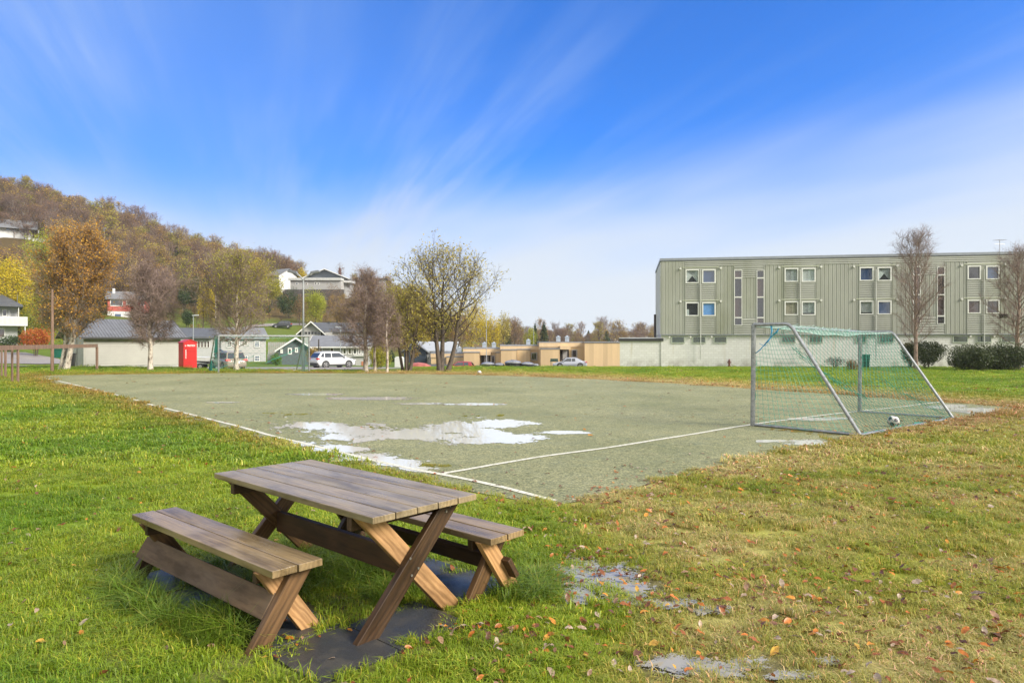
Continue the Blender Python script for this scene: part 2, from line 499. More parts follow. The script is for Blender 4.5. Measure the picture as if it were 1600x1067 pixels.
def turfmat():
    m, nt, b = newmat('artificial_turf')
    g = N(nt, 'ShaderNodeNewGeometry'); p = g.outputs['Position']
    n0 = fnoise(nt, p, .35, 4, .6); n1 = fnoise(nt, p, 2.2, 6, .7); n2 = fnoise(nt, p, 34, 5, .75); n3 = fnoise(nt, p, 160, 3, .7)
    c = ramp(nt, n0, [(.3, (.168, .178, .080)), (.7, (.258, .256, .135))]).outputs[0]
    c = mixc(nt, ramp(nt, n1, [(.5, (0, 0, 0)), (.78, (.55, .55, .55))]).outputs[0], c, (.30, .285, .17))
    c = mixc(nt, ramp(nt, n1, [(.25, (.6, .6, .6)), (.42, (0, 0, 0))]).outputs[0], c, (.115, .14, .05))
    c = mixc(nt, 1.0, c, ramp(nt, n2, [(.36, (.42, .45, .36)), (.5, (1, 1, 1)), (.64, (1.75, 1.7, 1.6))]).outputs[0], 'MULTIPLY')
    c = mixc(nt, 1.0, c, ramp(nt, n3, [(.3, (.6, .6, .6)), (.7, (1.35, 1.35, 1.35))]).outputs[0], 'MULTIPLY')
    n4 = fnoise(nt, p, 13, 6, .8, (.6, 1.6, 1))
    c = mixc(nt, 1.0, c, ramp(nt, n4, [(.34, (.5, .53, .43)), (.5, (1, 1, 1)), (.66, (1.4, 1.36, 1.45))]).outputs[0], 'MULTIPLY')
    L(nt, c, b.inputs['Base Color'])
    mr = N(nt, 'ShaderNodeMapRange', i_1=.35, i_2=.65, i_3=.55, i_4=.85); L(nt, n1, mr.inputs[0]); L(nt, mr.outputs[0], b.inputs['Roughness'])
    b.inputs['Specular IOR Level'].default_value = .35
    s = N(nt, 'ShaderNodeMath', operation='ADD'); L(nt, n2, s.inputs[0]); L(nt, n3, s.inputs[1])
    bump(nt, b, s.outputs[0], .8, .012)
    return m
sheet('turf', TURF, .8, .006, turfmat())

def strip(name, px_pts, width, off, mat, jit=.02, step=.25):
    P = [np.array(ground(a, b)[:2]) for a, b in px_pts]
    C = []
    for a, b in zip(P[:-1], P[1:]):
        k = max(1, int(np.linalg.norm(b - a) / step))
        C += [a + (b - a) * j / k for j in range(k)]
    C.append(P[-1]); C = np.array(C)
    C = np.array([np.mean(C[i - min(2, i, len(C)-1-i):i + min(2, i, len(C)-1-i) + 1], 0) for i in range(len(C))])
    Lf, Rt = [], []
    for i in range(len(C)):
        t = C[min(i+1, len(C)-1)] - C[max(i-1, 0)]; t /= np.linalg.norm(t) + 1e-9
        nn = np.array([-t[1], t[0]])
        j1 = noise.noise(Vector((i * .6, 3.1, 0))) * jit; j2 = noise.noise(Vector((i * .6, 9.1, 4))) * jit
        Lf.append(C[i] + nn * (width / 2 + j1)); Rt.append(C[i] - nn * (width / 2 + j2))
    mb = MB(); vs = []
    for a, b in zip(Lf, Rt):
        vs += [(a[0], a[1], H(*a) + off), (b[0], b[1], H(*b) + off)]
    mb.add(vs, [(2*i, 2*i+1, 2*i+3, 2*i+2) for i in range(len(C) - 1)])
    o = mb.build(name, mat, smooth=True)
    if o.data.polygons[0].normal.z < 0: o.data.flip_normals()
    return tag(o, kind='structure')
def linemat():
    m, nt, b = newmat('worn_white_line')
    g = N(nt, 'ShaderNodeNewGeometry'); p = g.outputs['Position']
    n = fnoise(nt, p, 26, 6, .75)
    c = ramp(nt, n, [(.36, (.30, .29, .19)), (.5, (.56, .545, .45)), (.7, (.72, .70, .62))])
    L(nt, c.outputs[0], b.inputs['Base Color']); b.inputs['Roughness'].default_value = .8
    bump(nt, b, n, .5, .008)
    return m
LM = linemat()
strip('pitch_marking', [(68, 590.3), (100, 597.5), (160, 611.5), (215, 626), (240, 634), (280, 643.5), (330, 656), (390, 671), (410, 678), (450, 687.5), (500, 699), (560, 715),
                        (600, 724), (640, 733), (672, 739), (693, 742.5), (740, 751), (790, 763), (866, 783.5)], .085, .012, LM)
strip('pitch_marking', [(690, 741), (730, 734.5), (775, 727), (800, 720.5), (835, 715.5), (900, 707), (960, 699), (1010, 690.5), (1080, 679.5), (1176, 663.5), (1240, 655),
                        (1300, 647.5), (1380, 639), (1478, 627)], .085, .013, LM)
strip('pitch_marking', [(322, 629.5), (345, 628.3), (367, 628.6)], .07, .012, LM)

# ------------------------------------------------------------------ water lying on turf and lawn
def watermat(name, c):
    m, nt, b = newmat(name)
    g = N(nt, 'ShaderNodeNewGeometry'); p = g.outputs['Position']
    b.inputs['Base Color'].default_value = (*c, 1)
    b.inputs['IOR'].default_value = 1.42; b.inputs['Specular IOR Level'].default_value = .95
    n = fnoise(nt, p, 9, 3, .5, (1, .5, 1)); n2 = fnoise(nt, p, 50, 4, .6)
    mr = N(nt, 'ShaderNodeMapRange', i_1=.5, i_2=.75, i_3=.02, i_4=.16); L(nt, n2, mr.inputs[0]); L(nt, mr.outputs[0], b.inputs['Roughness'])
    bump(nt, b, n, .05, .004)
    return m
WM = watermat('standing_water', (.60, .60, .55))  # milky base colour stands in for the white sky's reflection
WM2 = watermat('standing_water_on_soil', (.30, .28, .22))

def puddle(ells, box, mat, off, res=(1.3, .35), amp=.85, sx=.028, sy=.16, thr=.0, seed=0, fine=.5, grit=.95):
    """marching squares over a pixel window, then laid on the terrain"""
    x0, x1, y0, y1 = box
    nx_ = int((x1 - x0) / res[0]) + 1; ny_ = int((y1 - y0) / res[1]) + 1
    PX = np.linspace(x0, x1, nx_); PY = np.linspace(y0, y1, ny_)
    A, B = np.meshgrid(PX, PY)
    f = np.full(A.shape, -9.0)
    for (cx, cy, rx, ry) in ells:
        f = np.maximum(f, 1 - np.sqrt(((A - cx) / rx) ** 2 + ((B - cy) / ry) ** 2))
    nn = fbm(A.ravel() * sx + seed * 13, B.ravel() * sy, 1.0, 4).reshape(A.shape) - .5
    n2 = fbm(A.ravel() * sx * 5 + 31 + seed, B.ravel() * sy * 5, 1.0, 3).reshape(A.shape) - .5
    n3 = fbm(A.ravel() * sx * 16 + 77 + seed, B.ravel() * sy * 14, 1.0, 2).reshape(A.shape) - .5
    f = f * 1.1 + nn * amp * 2 + n2 * fine * 1.2 + n3 * grit - thr
    f[0] = f[-1] = -1; f[:, 0] = f[:, -1] = -1
    tx = (A - 800) / FPX; tz = (533.5 - B) / FPX
    d = -HC / tz
    for _ in range(6): d = (Hn(tx * d, d) - HC) / tz
    W = np.stack([tx * d, d, Hn(tx * d, d) + off], -1)
    vs, fs, em = [], [], {}
    def vert(p, q):
        key = (p, q) if p <= q else (q, p)
        if key in em: return em[key]
        a, b = key
        if a == b: v = W[a]
        else:
            t = f[a] / (f[a] - f[b]); v = W[a] * (1 - t) + W[b] * t
        em[key] = len(vs); vs.append(tuple(v)); return em[key]
    for j in range(ny_ - 1):
        for i in range(nx_ - 1):
            c = [(j, i), (j, i+1), (j+1, i+1), (j+1, i)]
            s = [f[k] > 0 for k in c]
            if not any(s): continue
            poly = []
            for k in range(4):
                a, b = c[k], c[(k+1) % 4]
                if s[k]: poly.append(vert(a, a))
                if s[k] != s[(k+1) % 4]: poly.append(vert(a, b))
            if len(poly) >= 3: fs.append(poly)
    if not fs: return None, f
    mb = MB(); mb.add(vs, fs)
    o = mb.build('puddle', mat, smooth=True)
    if sum(p.normal.z for p in o.data.polygons) < 0: o.data.flip_normals()
    return tag(o, kind='structure'), (f, box, res)
MAIN_E = [(505, 667, 62, 9), (560, 673, 75, 9), (640, 679, 60, 10), (560, 685, 55, 6), (700, 673, 60, 9), (745, 670, 55, 12), (770, 664, 50, 7), (800, 686, 52, 7), (740, 690, 50, 5)]
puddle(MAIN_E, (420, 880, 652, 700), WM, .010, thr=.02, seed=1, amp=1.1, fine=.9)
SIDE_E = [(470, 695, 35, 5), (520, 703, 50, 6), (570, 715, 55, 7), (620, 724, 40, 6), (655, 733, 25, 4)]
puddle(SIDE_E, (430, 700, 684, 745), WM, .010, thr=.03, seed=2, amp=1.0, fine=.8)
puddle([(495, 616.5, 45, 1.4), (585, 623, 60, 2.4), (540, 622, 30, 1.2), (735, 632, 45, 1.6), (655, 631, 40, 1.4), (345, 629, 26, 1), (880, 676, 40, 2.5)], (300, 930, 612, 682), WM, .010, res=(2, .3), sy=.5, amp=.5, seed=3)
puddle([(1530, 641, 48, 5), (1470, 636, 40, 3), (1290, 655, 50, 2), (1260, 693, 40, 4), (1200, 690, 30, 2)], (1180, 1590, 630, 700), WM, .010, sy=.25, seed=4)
LAWN_E = [(905, 890, 32, 14), (935, 905, 58, 17), (975, 925, 45, 16), (1030, 945, 55, 8), (905, 935, 32, 9), (1110, 955, 30, 7)]
LAWN_E2 = [(1045, 1040, 42, 12), (1110, 1050, 50, 14), (1170, 1040, 30, 9), (1300, 1036, 20, 8), (1235, 1060, 40, 8)]
LAWN_P = LAWN_E + LAWN_E2
LP1 = puddle(LAWN_E, (860, 1150, 868, 968), WM2, .014, res=(.9, .45), sx=.05, sy=.13, amp=.8, seed=5, thr=-.05, fine=.9, grit=1.5)
LP2 = puddle(LAWN_E2, (990, 1330, 1018, 1066), WM2, .014, res=(.9, .45), sx=.05, sy=.13, amp=.8, seed=6, thr=.05, fine=.9, grit=1.5)
def wetness(x, y):
    """how much water lies at a lawn point"""
    px = 800 + FPX * x / np.maximum(y, .5); py = 533.5 + FPX * (HC - Hn(x, y)) / np.maximum(y, .5)
    r = np.full(x.shape, -1.0)
    for _, (f, (x0, x1, y0, y1), (sx, sy)) in (LP1, LP2):
        k = (px > x0) & (px < x1) & (py > y0) & (py < y1)
        j = np.clip(((px - x0) / (x1 - x0) * (f.shape[1] - 1)).astype(int), 0, f.shape[1] - 1)
        i = np.clip(((py - y0) / (y1 - y0) * (f.shape[0] - 1)).astype(int), 0, f.shape[0] - 1)
        r = np.where(k, np.maximum(r, f[i, j]), r)
    return r

# ------------------------------------------------------------------ sky, sun, camera
SUN_AZ = R(118)     # from +y towards +x : behind the camera's right shoulder
SUN_EL = R(31)
def make_world():
    w = bpy.data.worlds.new('World'); scene.world = w; w.use_nodes = True
    nt = w.node_tree; bg = nt.nodes['Background']
    sky = N(nt, 'ShaderNodeTexSky', sky_type='NISHITA', sun_disc=False)
    sky.sun_elevation = SUN_EL; sky.sun_rotation = SUN_AZ; sky.air_density = 1.0; sky.dust_density = 0.6; sky.ozone_density = 3.0
    tc = N(nt, 'ShaderNodeTexCoord'); sep = N(nt, 'ShaderNodeSeparateXYZ'); L(nt, tc.outputs['Generated'], sep.inputs[0])
    z = sep.outputs['Z']
    def M(op, a, b=None, c=None, clamp=False):
        n = N(nt, 'ShaderNodeMath', operation=op, use_clamp=clamp)
        for i, v in enumerate((a, b, c)):
            if v is None: continue
            if hasattr(v, 'is_output'): L(nt, v, n.inputs[i])
            else: n.inputs[i].default_value = v
        return n.outputs[0]
    tint = mixc(nt, 1.0, sky.outputs[0], SKY_TINT, 'MULTIPLY')
    # cirrus: streaks on a high plane running towards azimuth -20 deg
    zp = M('ADD', M('MAXIMUM', z, 0.0), 0.06)
    a0 = math.atan(-400 / 1080)
    U = M('DIVIDE', M('ADD', M('MULTIPLY', sep.outputs['X'], math.cos(a0)), M('MULTIPLY', sep.outputs['Y'], -math.sin(a0))), zp)
    V = M('DIVIDE', M('ADD', M('MULTIPLY', sep.outputs['X'], math.sin(a0)), M('MULTIPLY', sep.outputs['Y'], math.cos(a0))), zp)
    cx = N(nt, 'ShaderNodeCombineXYZ'); L(nt, M('MULTIPLY', U, 1.0), cx.inputs[0]); L(nt, M('MULTIPLY', V, .16), cx.inputs[1]); cx.inputs[2].default_value = 3.7
    n1 = fnoise(nt, cx.outputs[0], 1.9, 4, .5)
    cx2 = N(nt, 'ShaderNodeCombineXYZ'); L(nt, U, cx2.inputs[0]); L(nt, M('MULTIPLY', V, .5), cx2.inputs[1]); cx2.inputs[2].default_value = 8.1
    n2 = fnoise(nt, cx2.outputs[0], .55, 3, .5)
    st = ramp(nt, n1, [(.43, (0, 0, 0)), (.66, (1, 1, 1))]).outputs[0]
    st2 = ramp(nt, n2, [(.32, (.15, .15, .15)), (.65, (1, 1, 1))]).outputs[0]
    cx3 = N(nt, 'ShaderNodeCombineXYZ'); L(nt, M('MULTIPLY', U, 1.0), cx3.inputs[0]); L(nt, M('MULTIPLY', V, .07), cx3.inputs[1]); cx3.inputs[2].default_value = 1.2
    fib = ramp(nt, fnoise(nt, cx3.outputs[0], 6.0, 5, .62), [(.34, (.25, .25, .25)), (.64, (1.5, 1.5, 1.5))]).outputs[0]
    streak = M('MULTIPLY', M('MULTIPLY', M('MULTIPLY', st, st2), fib), .80, clamp=True)
    lft = N(nt, 'ShaderNodeMapRange', interpolation_type='SMOOTHSTEP', i_1=.30, i_2=-.10, i_3=.38, i_4=1); L(nt, M('ARCTAN2', sep.outputs['X'], sep.outputs['Y']), lft.inputs[0])
    streak = M('MULTIPLY', streak, lft.outputs[0])
    # the big white veil low down, reaching higher to the right, and thin milkiness on the left
    az = M('ARCTAN2', sep.outputs['X'], sep.outputs['Y'])
    top = M('ADD', .165, M('MULTIPLY', M('MAXIMUM', az, -.2), .17))
    top = M('ADD', top, M('MULTIPLY', M('SUBTRACT', n2, .5), .25))
    e = M('DIVIDE', M('SUBTRACT', top, z), .26)
    veil = N(nt, 'ShaderNodeMapRange', interpolation_type='SMOOTHSTEP', i_1=-.36, i_2=.42, i_3=0, i_4=.94); L(nt, e, veil.inputs[0])
    left = N(nt, 'ShaderNodeMapRange', interpolation_type='SMOOTHSTEP', i_1=.10, i_2=-.5, i_3=0, i_4=.45); L(nt, az, left.inputs[0])
    left2 = M('MULTIPLY', left.outputs[0], M('ADD', .55, M('MULTIPLY', n2, .9)))
    c1 = mixc(nt, left2, tint, SKY_MILK)
    c2 = mixc(nt, streak, c1, SKY_STREAK)
    c3 = mixc(nt, veil.outputs[0], c2, SKY_VEIL)
    low = N(nt, 'ShaderNodeMapRange', interpolation_type='SMOOTHSTEP', i_1=.24, i_2=.02, i_3=0, i_4=.92); L(nt, z, low.inputs[0])
    # small lens cloud low in the middle
    c4 = mixc(nt, low.outputs[0], c3, SKY_LOW)
    # unseen bright cloud added overhead and behind the camera for soft white fill
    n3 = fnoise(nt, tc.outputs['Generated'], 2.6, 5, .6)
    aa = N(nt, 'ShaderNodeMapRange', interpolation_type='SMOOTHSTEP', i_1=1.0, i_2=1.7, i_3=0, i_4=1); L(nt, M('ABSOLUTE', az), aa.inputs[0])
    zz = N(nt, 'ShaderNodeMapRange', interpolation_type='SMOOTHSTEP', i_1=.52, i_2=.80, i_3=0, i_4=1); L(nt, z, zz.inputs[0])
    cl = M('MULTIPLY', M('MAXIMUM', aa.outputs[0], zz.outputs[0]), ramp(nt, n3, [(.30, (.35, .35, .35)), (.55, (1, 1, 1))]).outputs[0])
    c5 = mixc(nt, cl, c4, SKY_CLOUD_FILL)
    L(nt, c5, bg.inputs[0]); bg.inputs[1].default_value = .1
# radiances are 10x the picture's linear values (strength .1), before exposure
SKY_TINT = (.125, .49, 1.04)
SKY_MILK = (0.91, 1.69, 3.73)
SKY_STREAK = (1.87, 2.57, 3.95)
SKY_VEIL = (2.95, 3.36, 3.98)
SKY_CLOUD_FILL = (5.6, 5.5, 5.4)
SKY_LOW = (3.39, 3.66, 3.98)
EXPOSURE = 1.25
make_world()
sd = bpy.data.lights.new('sun', 'SUN'); sd.energy = 2.7; sd.angle = R(20.0); sd.color = (1.0, .93, .82)
so = bpy.data.objects.new('sun', sd); col.objects.link(so)
dirv = Vector((math.sin(SUN_AZ) * math.cos(SUN_EL), math.cos(SUN_AZ) * math.cos(SUN_EL), math.sin(SUN_EL)))
so.rotation_euler = dirv.to_track_quat('Z', 'Y').to_euler(); so.location = (20, -20, 30)
cd = bpy.data.cameras.new('camera'); cd.lens = 24.3; cd.sensor_width = 36; cd.clip_start = .1; cd.clip_end = 12000
co = bpy.data.objects.new('camera', cd); col.objects.link(co); co.location = (0, 0, HC); co.rotation_euler = (R(90), 0, 0)
scene.camera = co
scene.view_settings.view_transform = 'Standard'; scene.view_settings.look = 'None'
scene.view_settings.gamma = 1; scene.view_settings.exposure = EXPOSURE
scene.cycles.use_denoising = True
scene.cycles.max_bounces = 6; scene.cycles.transparent_max_bounces = 12
scene.cycles.caustics_reflective = False; scene.cycles.caustics_refractive = False

# ------------------------------------------------------------------ picnic table and benches
W_TOP = woodmat('weathered_plank_top', (.05, .036, .018), (.28, .21, .12), wet=.55, grey=(.29, .245, .165), rough=(.24, .42), bmp=.5)
W_BENCH = woodmat('weathered_bench_plank', (.05, .035, .017), (.30, .205, .10), wet=.55, grey=(.27, .215, .135), rough=(.22, .42), bmp=.5)
W_BOARD = woodmat('worn_brown_board', (.05, .032, .02), (.19, .125, .075), wet=.15, grey=(.17, .135, .10), rough=(.6, .8), bmp=.6)
W_DARK = woodmat('dark_brown_timber', (.012, .007, .003), (.075, .040, .018), wet=.35, rough=(.4, .65))
W_MID = woodmat('brown_timber', (.035, .019, .008), (.155, .085, .036), wet=.35, rough=(.4, .65))
W_LIGHT = woodmat('pale_pine_timber', (.16, .075, .028), (.50, .29, .13), wet=.35, rough=(.4, .65))

def plank_top(name, L_, W_, nplank, z, th, gap, mat, parent):
    mb = MB(); w = (W_ - gap * (nplank - 1)) / nplank
    for i in range(nplank):
        y0 = -W_ / 2 + i * (w + gap)
        j = random.uniform(-.003, .003); k = random.uniform(-.0012, .0012)
        # end-sawn plank with a slightly cupped top
        poly = [(y0, z - th + k), (y0 + w, z - th + k), (y0 + w, z - .003 + k), (y0 + w - .004, z + k), (y0 + w * .5, z - .0012 + k), (y0 + .004, z + k), (y0, z - .003 + k)]
        mb.prism(poly, 'x', -L_ / 2 + j, L_ / 2 + j)
    return mb.build(name, mat, parent)

def leg(parent, x0, th, ya, yb, z1, w, mat, name='leg', z0=-.03):
    """diagonal board in the yz plane from (ya, z0) to (yb, z1); its own x axis runs along the board"""
    a = Vector((x0, ya, z0)); b = Vector((x0, yb, z1)); d = (b - a).normalized()
    nz = Vector((1, 0, 0)); ny = nz.cross(d).normalized()
    Rm = Matrix((d, ny, nz)).transposed()
    hw = w / 2 / abs(d.z)
    pts = [(ya - hw, z0), (ya + hw, z0), (yb + hw, z1), (yb - hw, z1)]
    mb = MB(); vs = []
    for s in (-th / 2, th / 2):
        for (y, z) in pts:
            vs.append(Rm.transposed() @ (Vector((x0 + s, y, z)) - a))
    mb.add(vs, [(0,1,2,3), (7,6,5,4), (0,4,5,1), (1,5,6,2), (2,6,7,3), (3,7,4,0)])
    o = mb.build(name, mat, parent, mat4=Matrix.Translation(a) @ Rm.to_4x4())
    return bevel(o, .004)

def along(parent, name, x0, x1, yc, zc, w, th, tilt, mat):
    """board running along the table: width w turned by tilt about x"""
    mb = MB().box(x0, x1, -th / 2, th / 2, -w / 2, w / 2)
    o = mb.build(name, mat, parent, mat4=Matrix.Translation((0, yc, zc)) @ Matrix.Rotation(tilt, 4, 'X'))
    return bevel(o, .004)

def screws(parent, pts, r=.006):
    mb = MB()
    for p, ax in pts:
        p = Vector(p); ax = Vector(ax)
        mb.tube([p, p + ax * .003], r, 8)
    return mb.build('screw_heads', SCREW, parent)
SCREW = simple('dull_screw_steel', (.25, .24, .22), .45, metal=.8)

tb = empty('picnic_table', (-1.164, 4.562, 0), R(137.9), 'large brown wooden picnic table with X-shaped legs between two benches', 'picnic table')
ZT = .72
bevel(plank_top('tabletop', 1.85, .775, 5, ZT, .036, .008, W_TOP, tb), .002)
for sx in (-1, 1):
    xo = sx * (.925 - .135); xi = xo - sx * .05
    leg(tb, xo, .045, .37, -.30, ZT - .037, .112, W_DARK if sx < 0 else W_MID)
    leg(tb, xi, .045, -.37, .30, ZT - .037, .112, W_LIGHT if sx < 0 else W_MID)
    mb = MB().box(-.31, .37, -.024, .024, -.04, .04)
    bevel(mb.build('cross_batten', W_DARK, tb, mat4=Matrix.Translation((xi - sx * .052, 0, ZT - .037 - .041)) @ Matrix.Rotation(R(90), 4, 'Z')), .003)
along(tb, 'stretcher', -.72, .72, .0, .345, .145, .045, 0, W_DARK)
for y, z in ((.04, .40), (-.02, .33), (.03, .30), (-.24, .62), (-.27, .65)):
    MB().tube([(-.79 - .0235, y, z), (-.79 - .0275, y, z)], .0075, 8).build('bolt_head', SCREW, tb)

def bench(cx, cy, rz, label, m1, m2, m3, m4, fm):
    b = empty('bench', (cx, cy, 0), rz, label, 'bench', 'benches beside the picnic table')
    zt = .44
    bevel(plank_top('seat', 1.85, .305, 2, zt, .040, .010, W_BENCH, b), .002)
    for sx, mo, mi in ((-1, m1, m2), (1, m3, m4)):
        xo = sx * (.925 - .11); xi = xo - sx * .05
        leg(b, xo, .045, .20, -.10, zt - .041, .105, mo)
        leg(b, xi, .045, -.20, .10, zt - .041, .105, mi)
        mb = MB().box(-.13, .14, -.022, .022, -.035, .035)
        bevel(mb.build('cross_batten', W_DARK, b, mat4=Matrix.Translation((xi - sx * .048, 0, zt - .041 - .036)) @ Matrix.Rotation(R(90), 4, 'Z')), .003)
    # foot board fixed on the sloping legs
    sl = math.atan2(-.30, .47)
    along(b, 'foot_board', -.79 + .0, .90, .085, .20, .15, .036, -sl + R(0), fm)
    return b
bench(-1.863, 4.357, R(139.3), 'brown bench with a worn foot board on the camera side of the picnic table', W_MID, W_LIGHT, W_DARK, W_MID, W_BOARD)
bench(-.712, 4.965, R(137.9 - 180), 'bench behind the picnic table, next to the pitch line, with a pale front leg', W_DARK, W_DARK, W_LIGHT, W_MID, W_DARK)

# ------------------------------------------------------------------ rubber tiles under the table
def rubbermat():
    m, nt, b = newmat('black_rubber_granulate')
    g = N(nt, 'ShaderNodeNewGeometry'); p = g.outputs['Position']
    n = fnoise(nt, p, 220, 3, .8); n2 = fnoise(nt, p, 5, 5, .6)
    c = ramp(nt, n, [(.35, (.014, .015, .016)), (.58, (.045, .046, .048)), (.72, (.17, .17, .17))]).outputs[0]
    c = mixc(nt, ramp(nt, n2, [(.5, (0, 0, 0)), (.75, (.5, .5, .5))]).outputs[0], c, (.10, .085, .06))
    L(nt, c, b.inputs['Base Color'])
    mr = N(nt, 'ShaderNodeMapRange', i_1=.35, i_2=.65, i_3=.28, i_4=.55); L(nt, n2, mr.inputs[0]); L(nt, mr.outputs[0], b.inputs['Roughness'])
    bump(nt, b, n, .5, .003)
    return m
RUB = rubbermat()
Rt = Matrix.Rotation(R(137.9), 3, 'Z')
def tabloc(px, py):
    g = ground(px, py); v = Rt.transposed() @ Vector((g.x + 1.164, g.y - 4.562, 0)); return v.x, v.y
TILES = []     # centres in the table's frame
TS = .49
cx0, cy0 = tabloc(522, 1022)
cx1, cy1 = tabloc(722, 915)
for (u, v, lab) in ((cx0, cy0, 'wet black rubber tile between the front bench foot and the near table leg'),
                    (cx0 + .01, cy0 - .50, 'black rubber tile beside the foot of the near dark table leg'),
                    (cx0 - .49, cy0 + .50, 'black rubber tile cut by the bottom edge of the picture'),
                    (cx0 + .525, cy0 + .01, 'black rubber tile in shade under the tabletop, grass on its edges'),
                    (cx1, cy1, 'grey shining rubber tile under the near end of the far bench'),
                    (cx1 + .51, cy1 + .02, 'grey rubber tile below the middle of the far bench'),
                    (*tabloc(318, 937), 'rubber tile behind the foot board of the front bench'),
                    (tabloc(318, 937)[0] + .53, tabloc(318, 937)[1], 'rubber tile at the far foot of the front bench')):
    TILES.append((u, v))
    w = Rt @ Vector((u, v, 0))
    mb = MB()
    h = TS / 2; c = .012
    mb.prism([(-h + c, -h), (h - c, -h), (h, -h + c), (h, h - c), (h - c, h), (-h + c, h), (-h, h - c), (-h, -h + c)], 'z', -.03, .014)
    o = mb.build('rubber_tile', RUB)
    x, y = -1.164 + w.x, 4.562 + w.y
    o.location = (x, y, H(x, y)); o.rotation_euler = (R(random.uniform(-.8, .8)), R(random.uniform(-.8, .8)), R(137.9 + random.uniform(-.8, .8)))
    bevel(o, .002)
    tag(o, lab, 'rubber tile', 'rubber tiles under the picnic table')
def tile_cover(x, y):
    u = (x + 1.164) * Rt[0][0] + (y - 4.562) * Rt[1][0]; v = (x + 1.164) * Rt[0][1] + (y - 4.562) * Rt[1][1]
    r = np.full(x.shape, 9.0)
    for a, b in TILES: r = np.minimum(r, np.maximum(np.abs(u - a), np.abs(v - b)) - TS / 2)
    return r

# ------------------------------------------------------------------ scatter through one point cloud
def scatter(name, pts, rots, scls, idx, tints, protos, kind='stuff'):
    c = bpy.data.collections.new(name + '_kinds')
    for i, me in enumerate(protos):
        o = bpy.data.objects.new('%s_kind_%02d' % (name, i), me); c.objects.link(o)
    me = bpy.data.meshes.new(name)
    me.vertices.add(len(pts)); me.vertices.foreach_set('co', np.asarray(pts, np.float32).ravel())
    def attr(n, t, arr, k):
        a = me.attributes.new(n, t, 'POINT'); a.data.foreach_set(k, np.asarray(arr).ravel())
    attr('rot', 'FLOAT_VECTOR', rots.astype(np.float32), 'vector')
    attr('scl', 'FLOAT_VECTOR', scls.astype(np.float32), 'vector')
    attr('idx', 'INT', idx.astype(np.int32), 'value')
    if tints is not None: attr('tint', 'FLOAT_VECTOR', tints.astype(np.float32), 'vector')
    o = link(name, me); tag(o, kind=kind)
    ng = bpy.data.node_groups.new(name + '_scatter', 'GeometryNodeTree')
    ng.interface.new_socket('Geometry', in_out='INPUT', socket_type='NodeSocketGeometry')
    ng.interface.new_socket('Geometry', in_out='OUTPUT', socket_type='NodeSocketGeometry')
    gi = ng.nodes.new('NodeGroupInput'); go = ng.nodes.new('NodeGroupOutput')
    ip = ng.nodes.new('GeometryNodeInstanceOnPoints'); ci = ng.nodes.new('GeometryNodeCollectionInfo')
    ci.inputs['Collection'].default_value = c; ci.inputs['Separate Children'].default_value = True; ci.inputs['Reset Children'].default_value = True
    def na(t, n):
        q = ng.nodes.new('GeometryNodeInputNamedAttribute'); q.data_type = t; q.inputs['Name'].default_value = n; return q.outputs['Attribute']
    ng.links.new(gi.outputs[0], ip.inputs['Points']); ng.links.new(ci.outputs[0], ip.inputs['Instance'])
    ip.inputs['Pick Instance'].default_value = True
    ng.links.new(na('INT', 'idx'), ip.inputs['Instance Index'])
    ng.links.new(na('FLOAT_VECTOR', 'rot'), ip.inputs['Rotation'])
    ng.links.new(na('FLOAT_VECTOR', 'scl'), ip.inputs['Scale'])
    ng.links.new(ip.outputs[0], go.inputs[0])
    m = o.modifiers.new('scatter', 'NODES'); m.node_group = ng
    return o

def grassmat(name):
    m, nt, b = newmat(name)
    t = N(nt, 'ShaderNodeAttribute', attribute_name='tint', attribute_type='INSTANCER')
    v = N(nt, 'ShaderNodeAttribute', attribute_name='shade')       # per blade: hue jitter
    g = N(nt, 'ShaderNodeNewGeometry')
    sv = N(nt, 'ShaderNodeSeparateColor'); L(nt, v.outputs['Color'], sv.inputs[0])
    dry = ramp(nt, sv.outputs[0], [(.0, (.75, .85, .7)), (.6, (1.05, 1.05, 1.0)), (.86, (1.25, 1.1, 1.2)), (.93, (2.0, 1.45, 2.6)), (1.0, (2.3, 1.35, 2.4))])
    c = mixc(nt, 1.0, t.outputs['Color'], dry.outputs[0], 'MULTIPLY')
    L(nt, c, b.inputs['Base Color']); b.inputs['Roughness'].default_value = .45; b.inputs['Specular IOR Level'].default_value = .35
    tr = N(nt, 'ShaderNodeBsdfTranslucent'); L(nt, c, tr.inputs[0])
    mx = N(nt, 'ShaderNodeMixShader', i_0=.35); L(nt, b.outputs[0], mx.inputs[1]); L(nt, tr.outputs[0], mx.inputs[2])
    L(nt, mx.outputs[0], nt.nodes['Material Output'].inputs[0])
    return m
GM = grassmat('grass_blades')

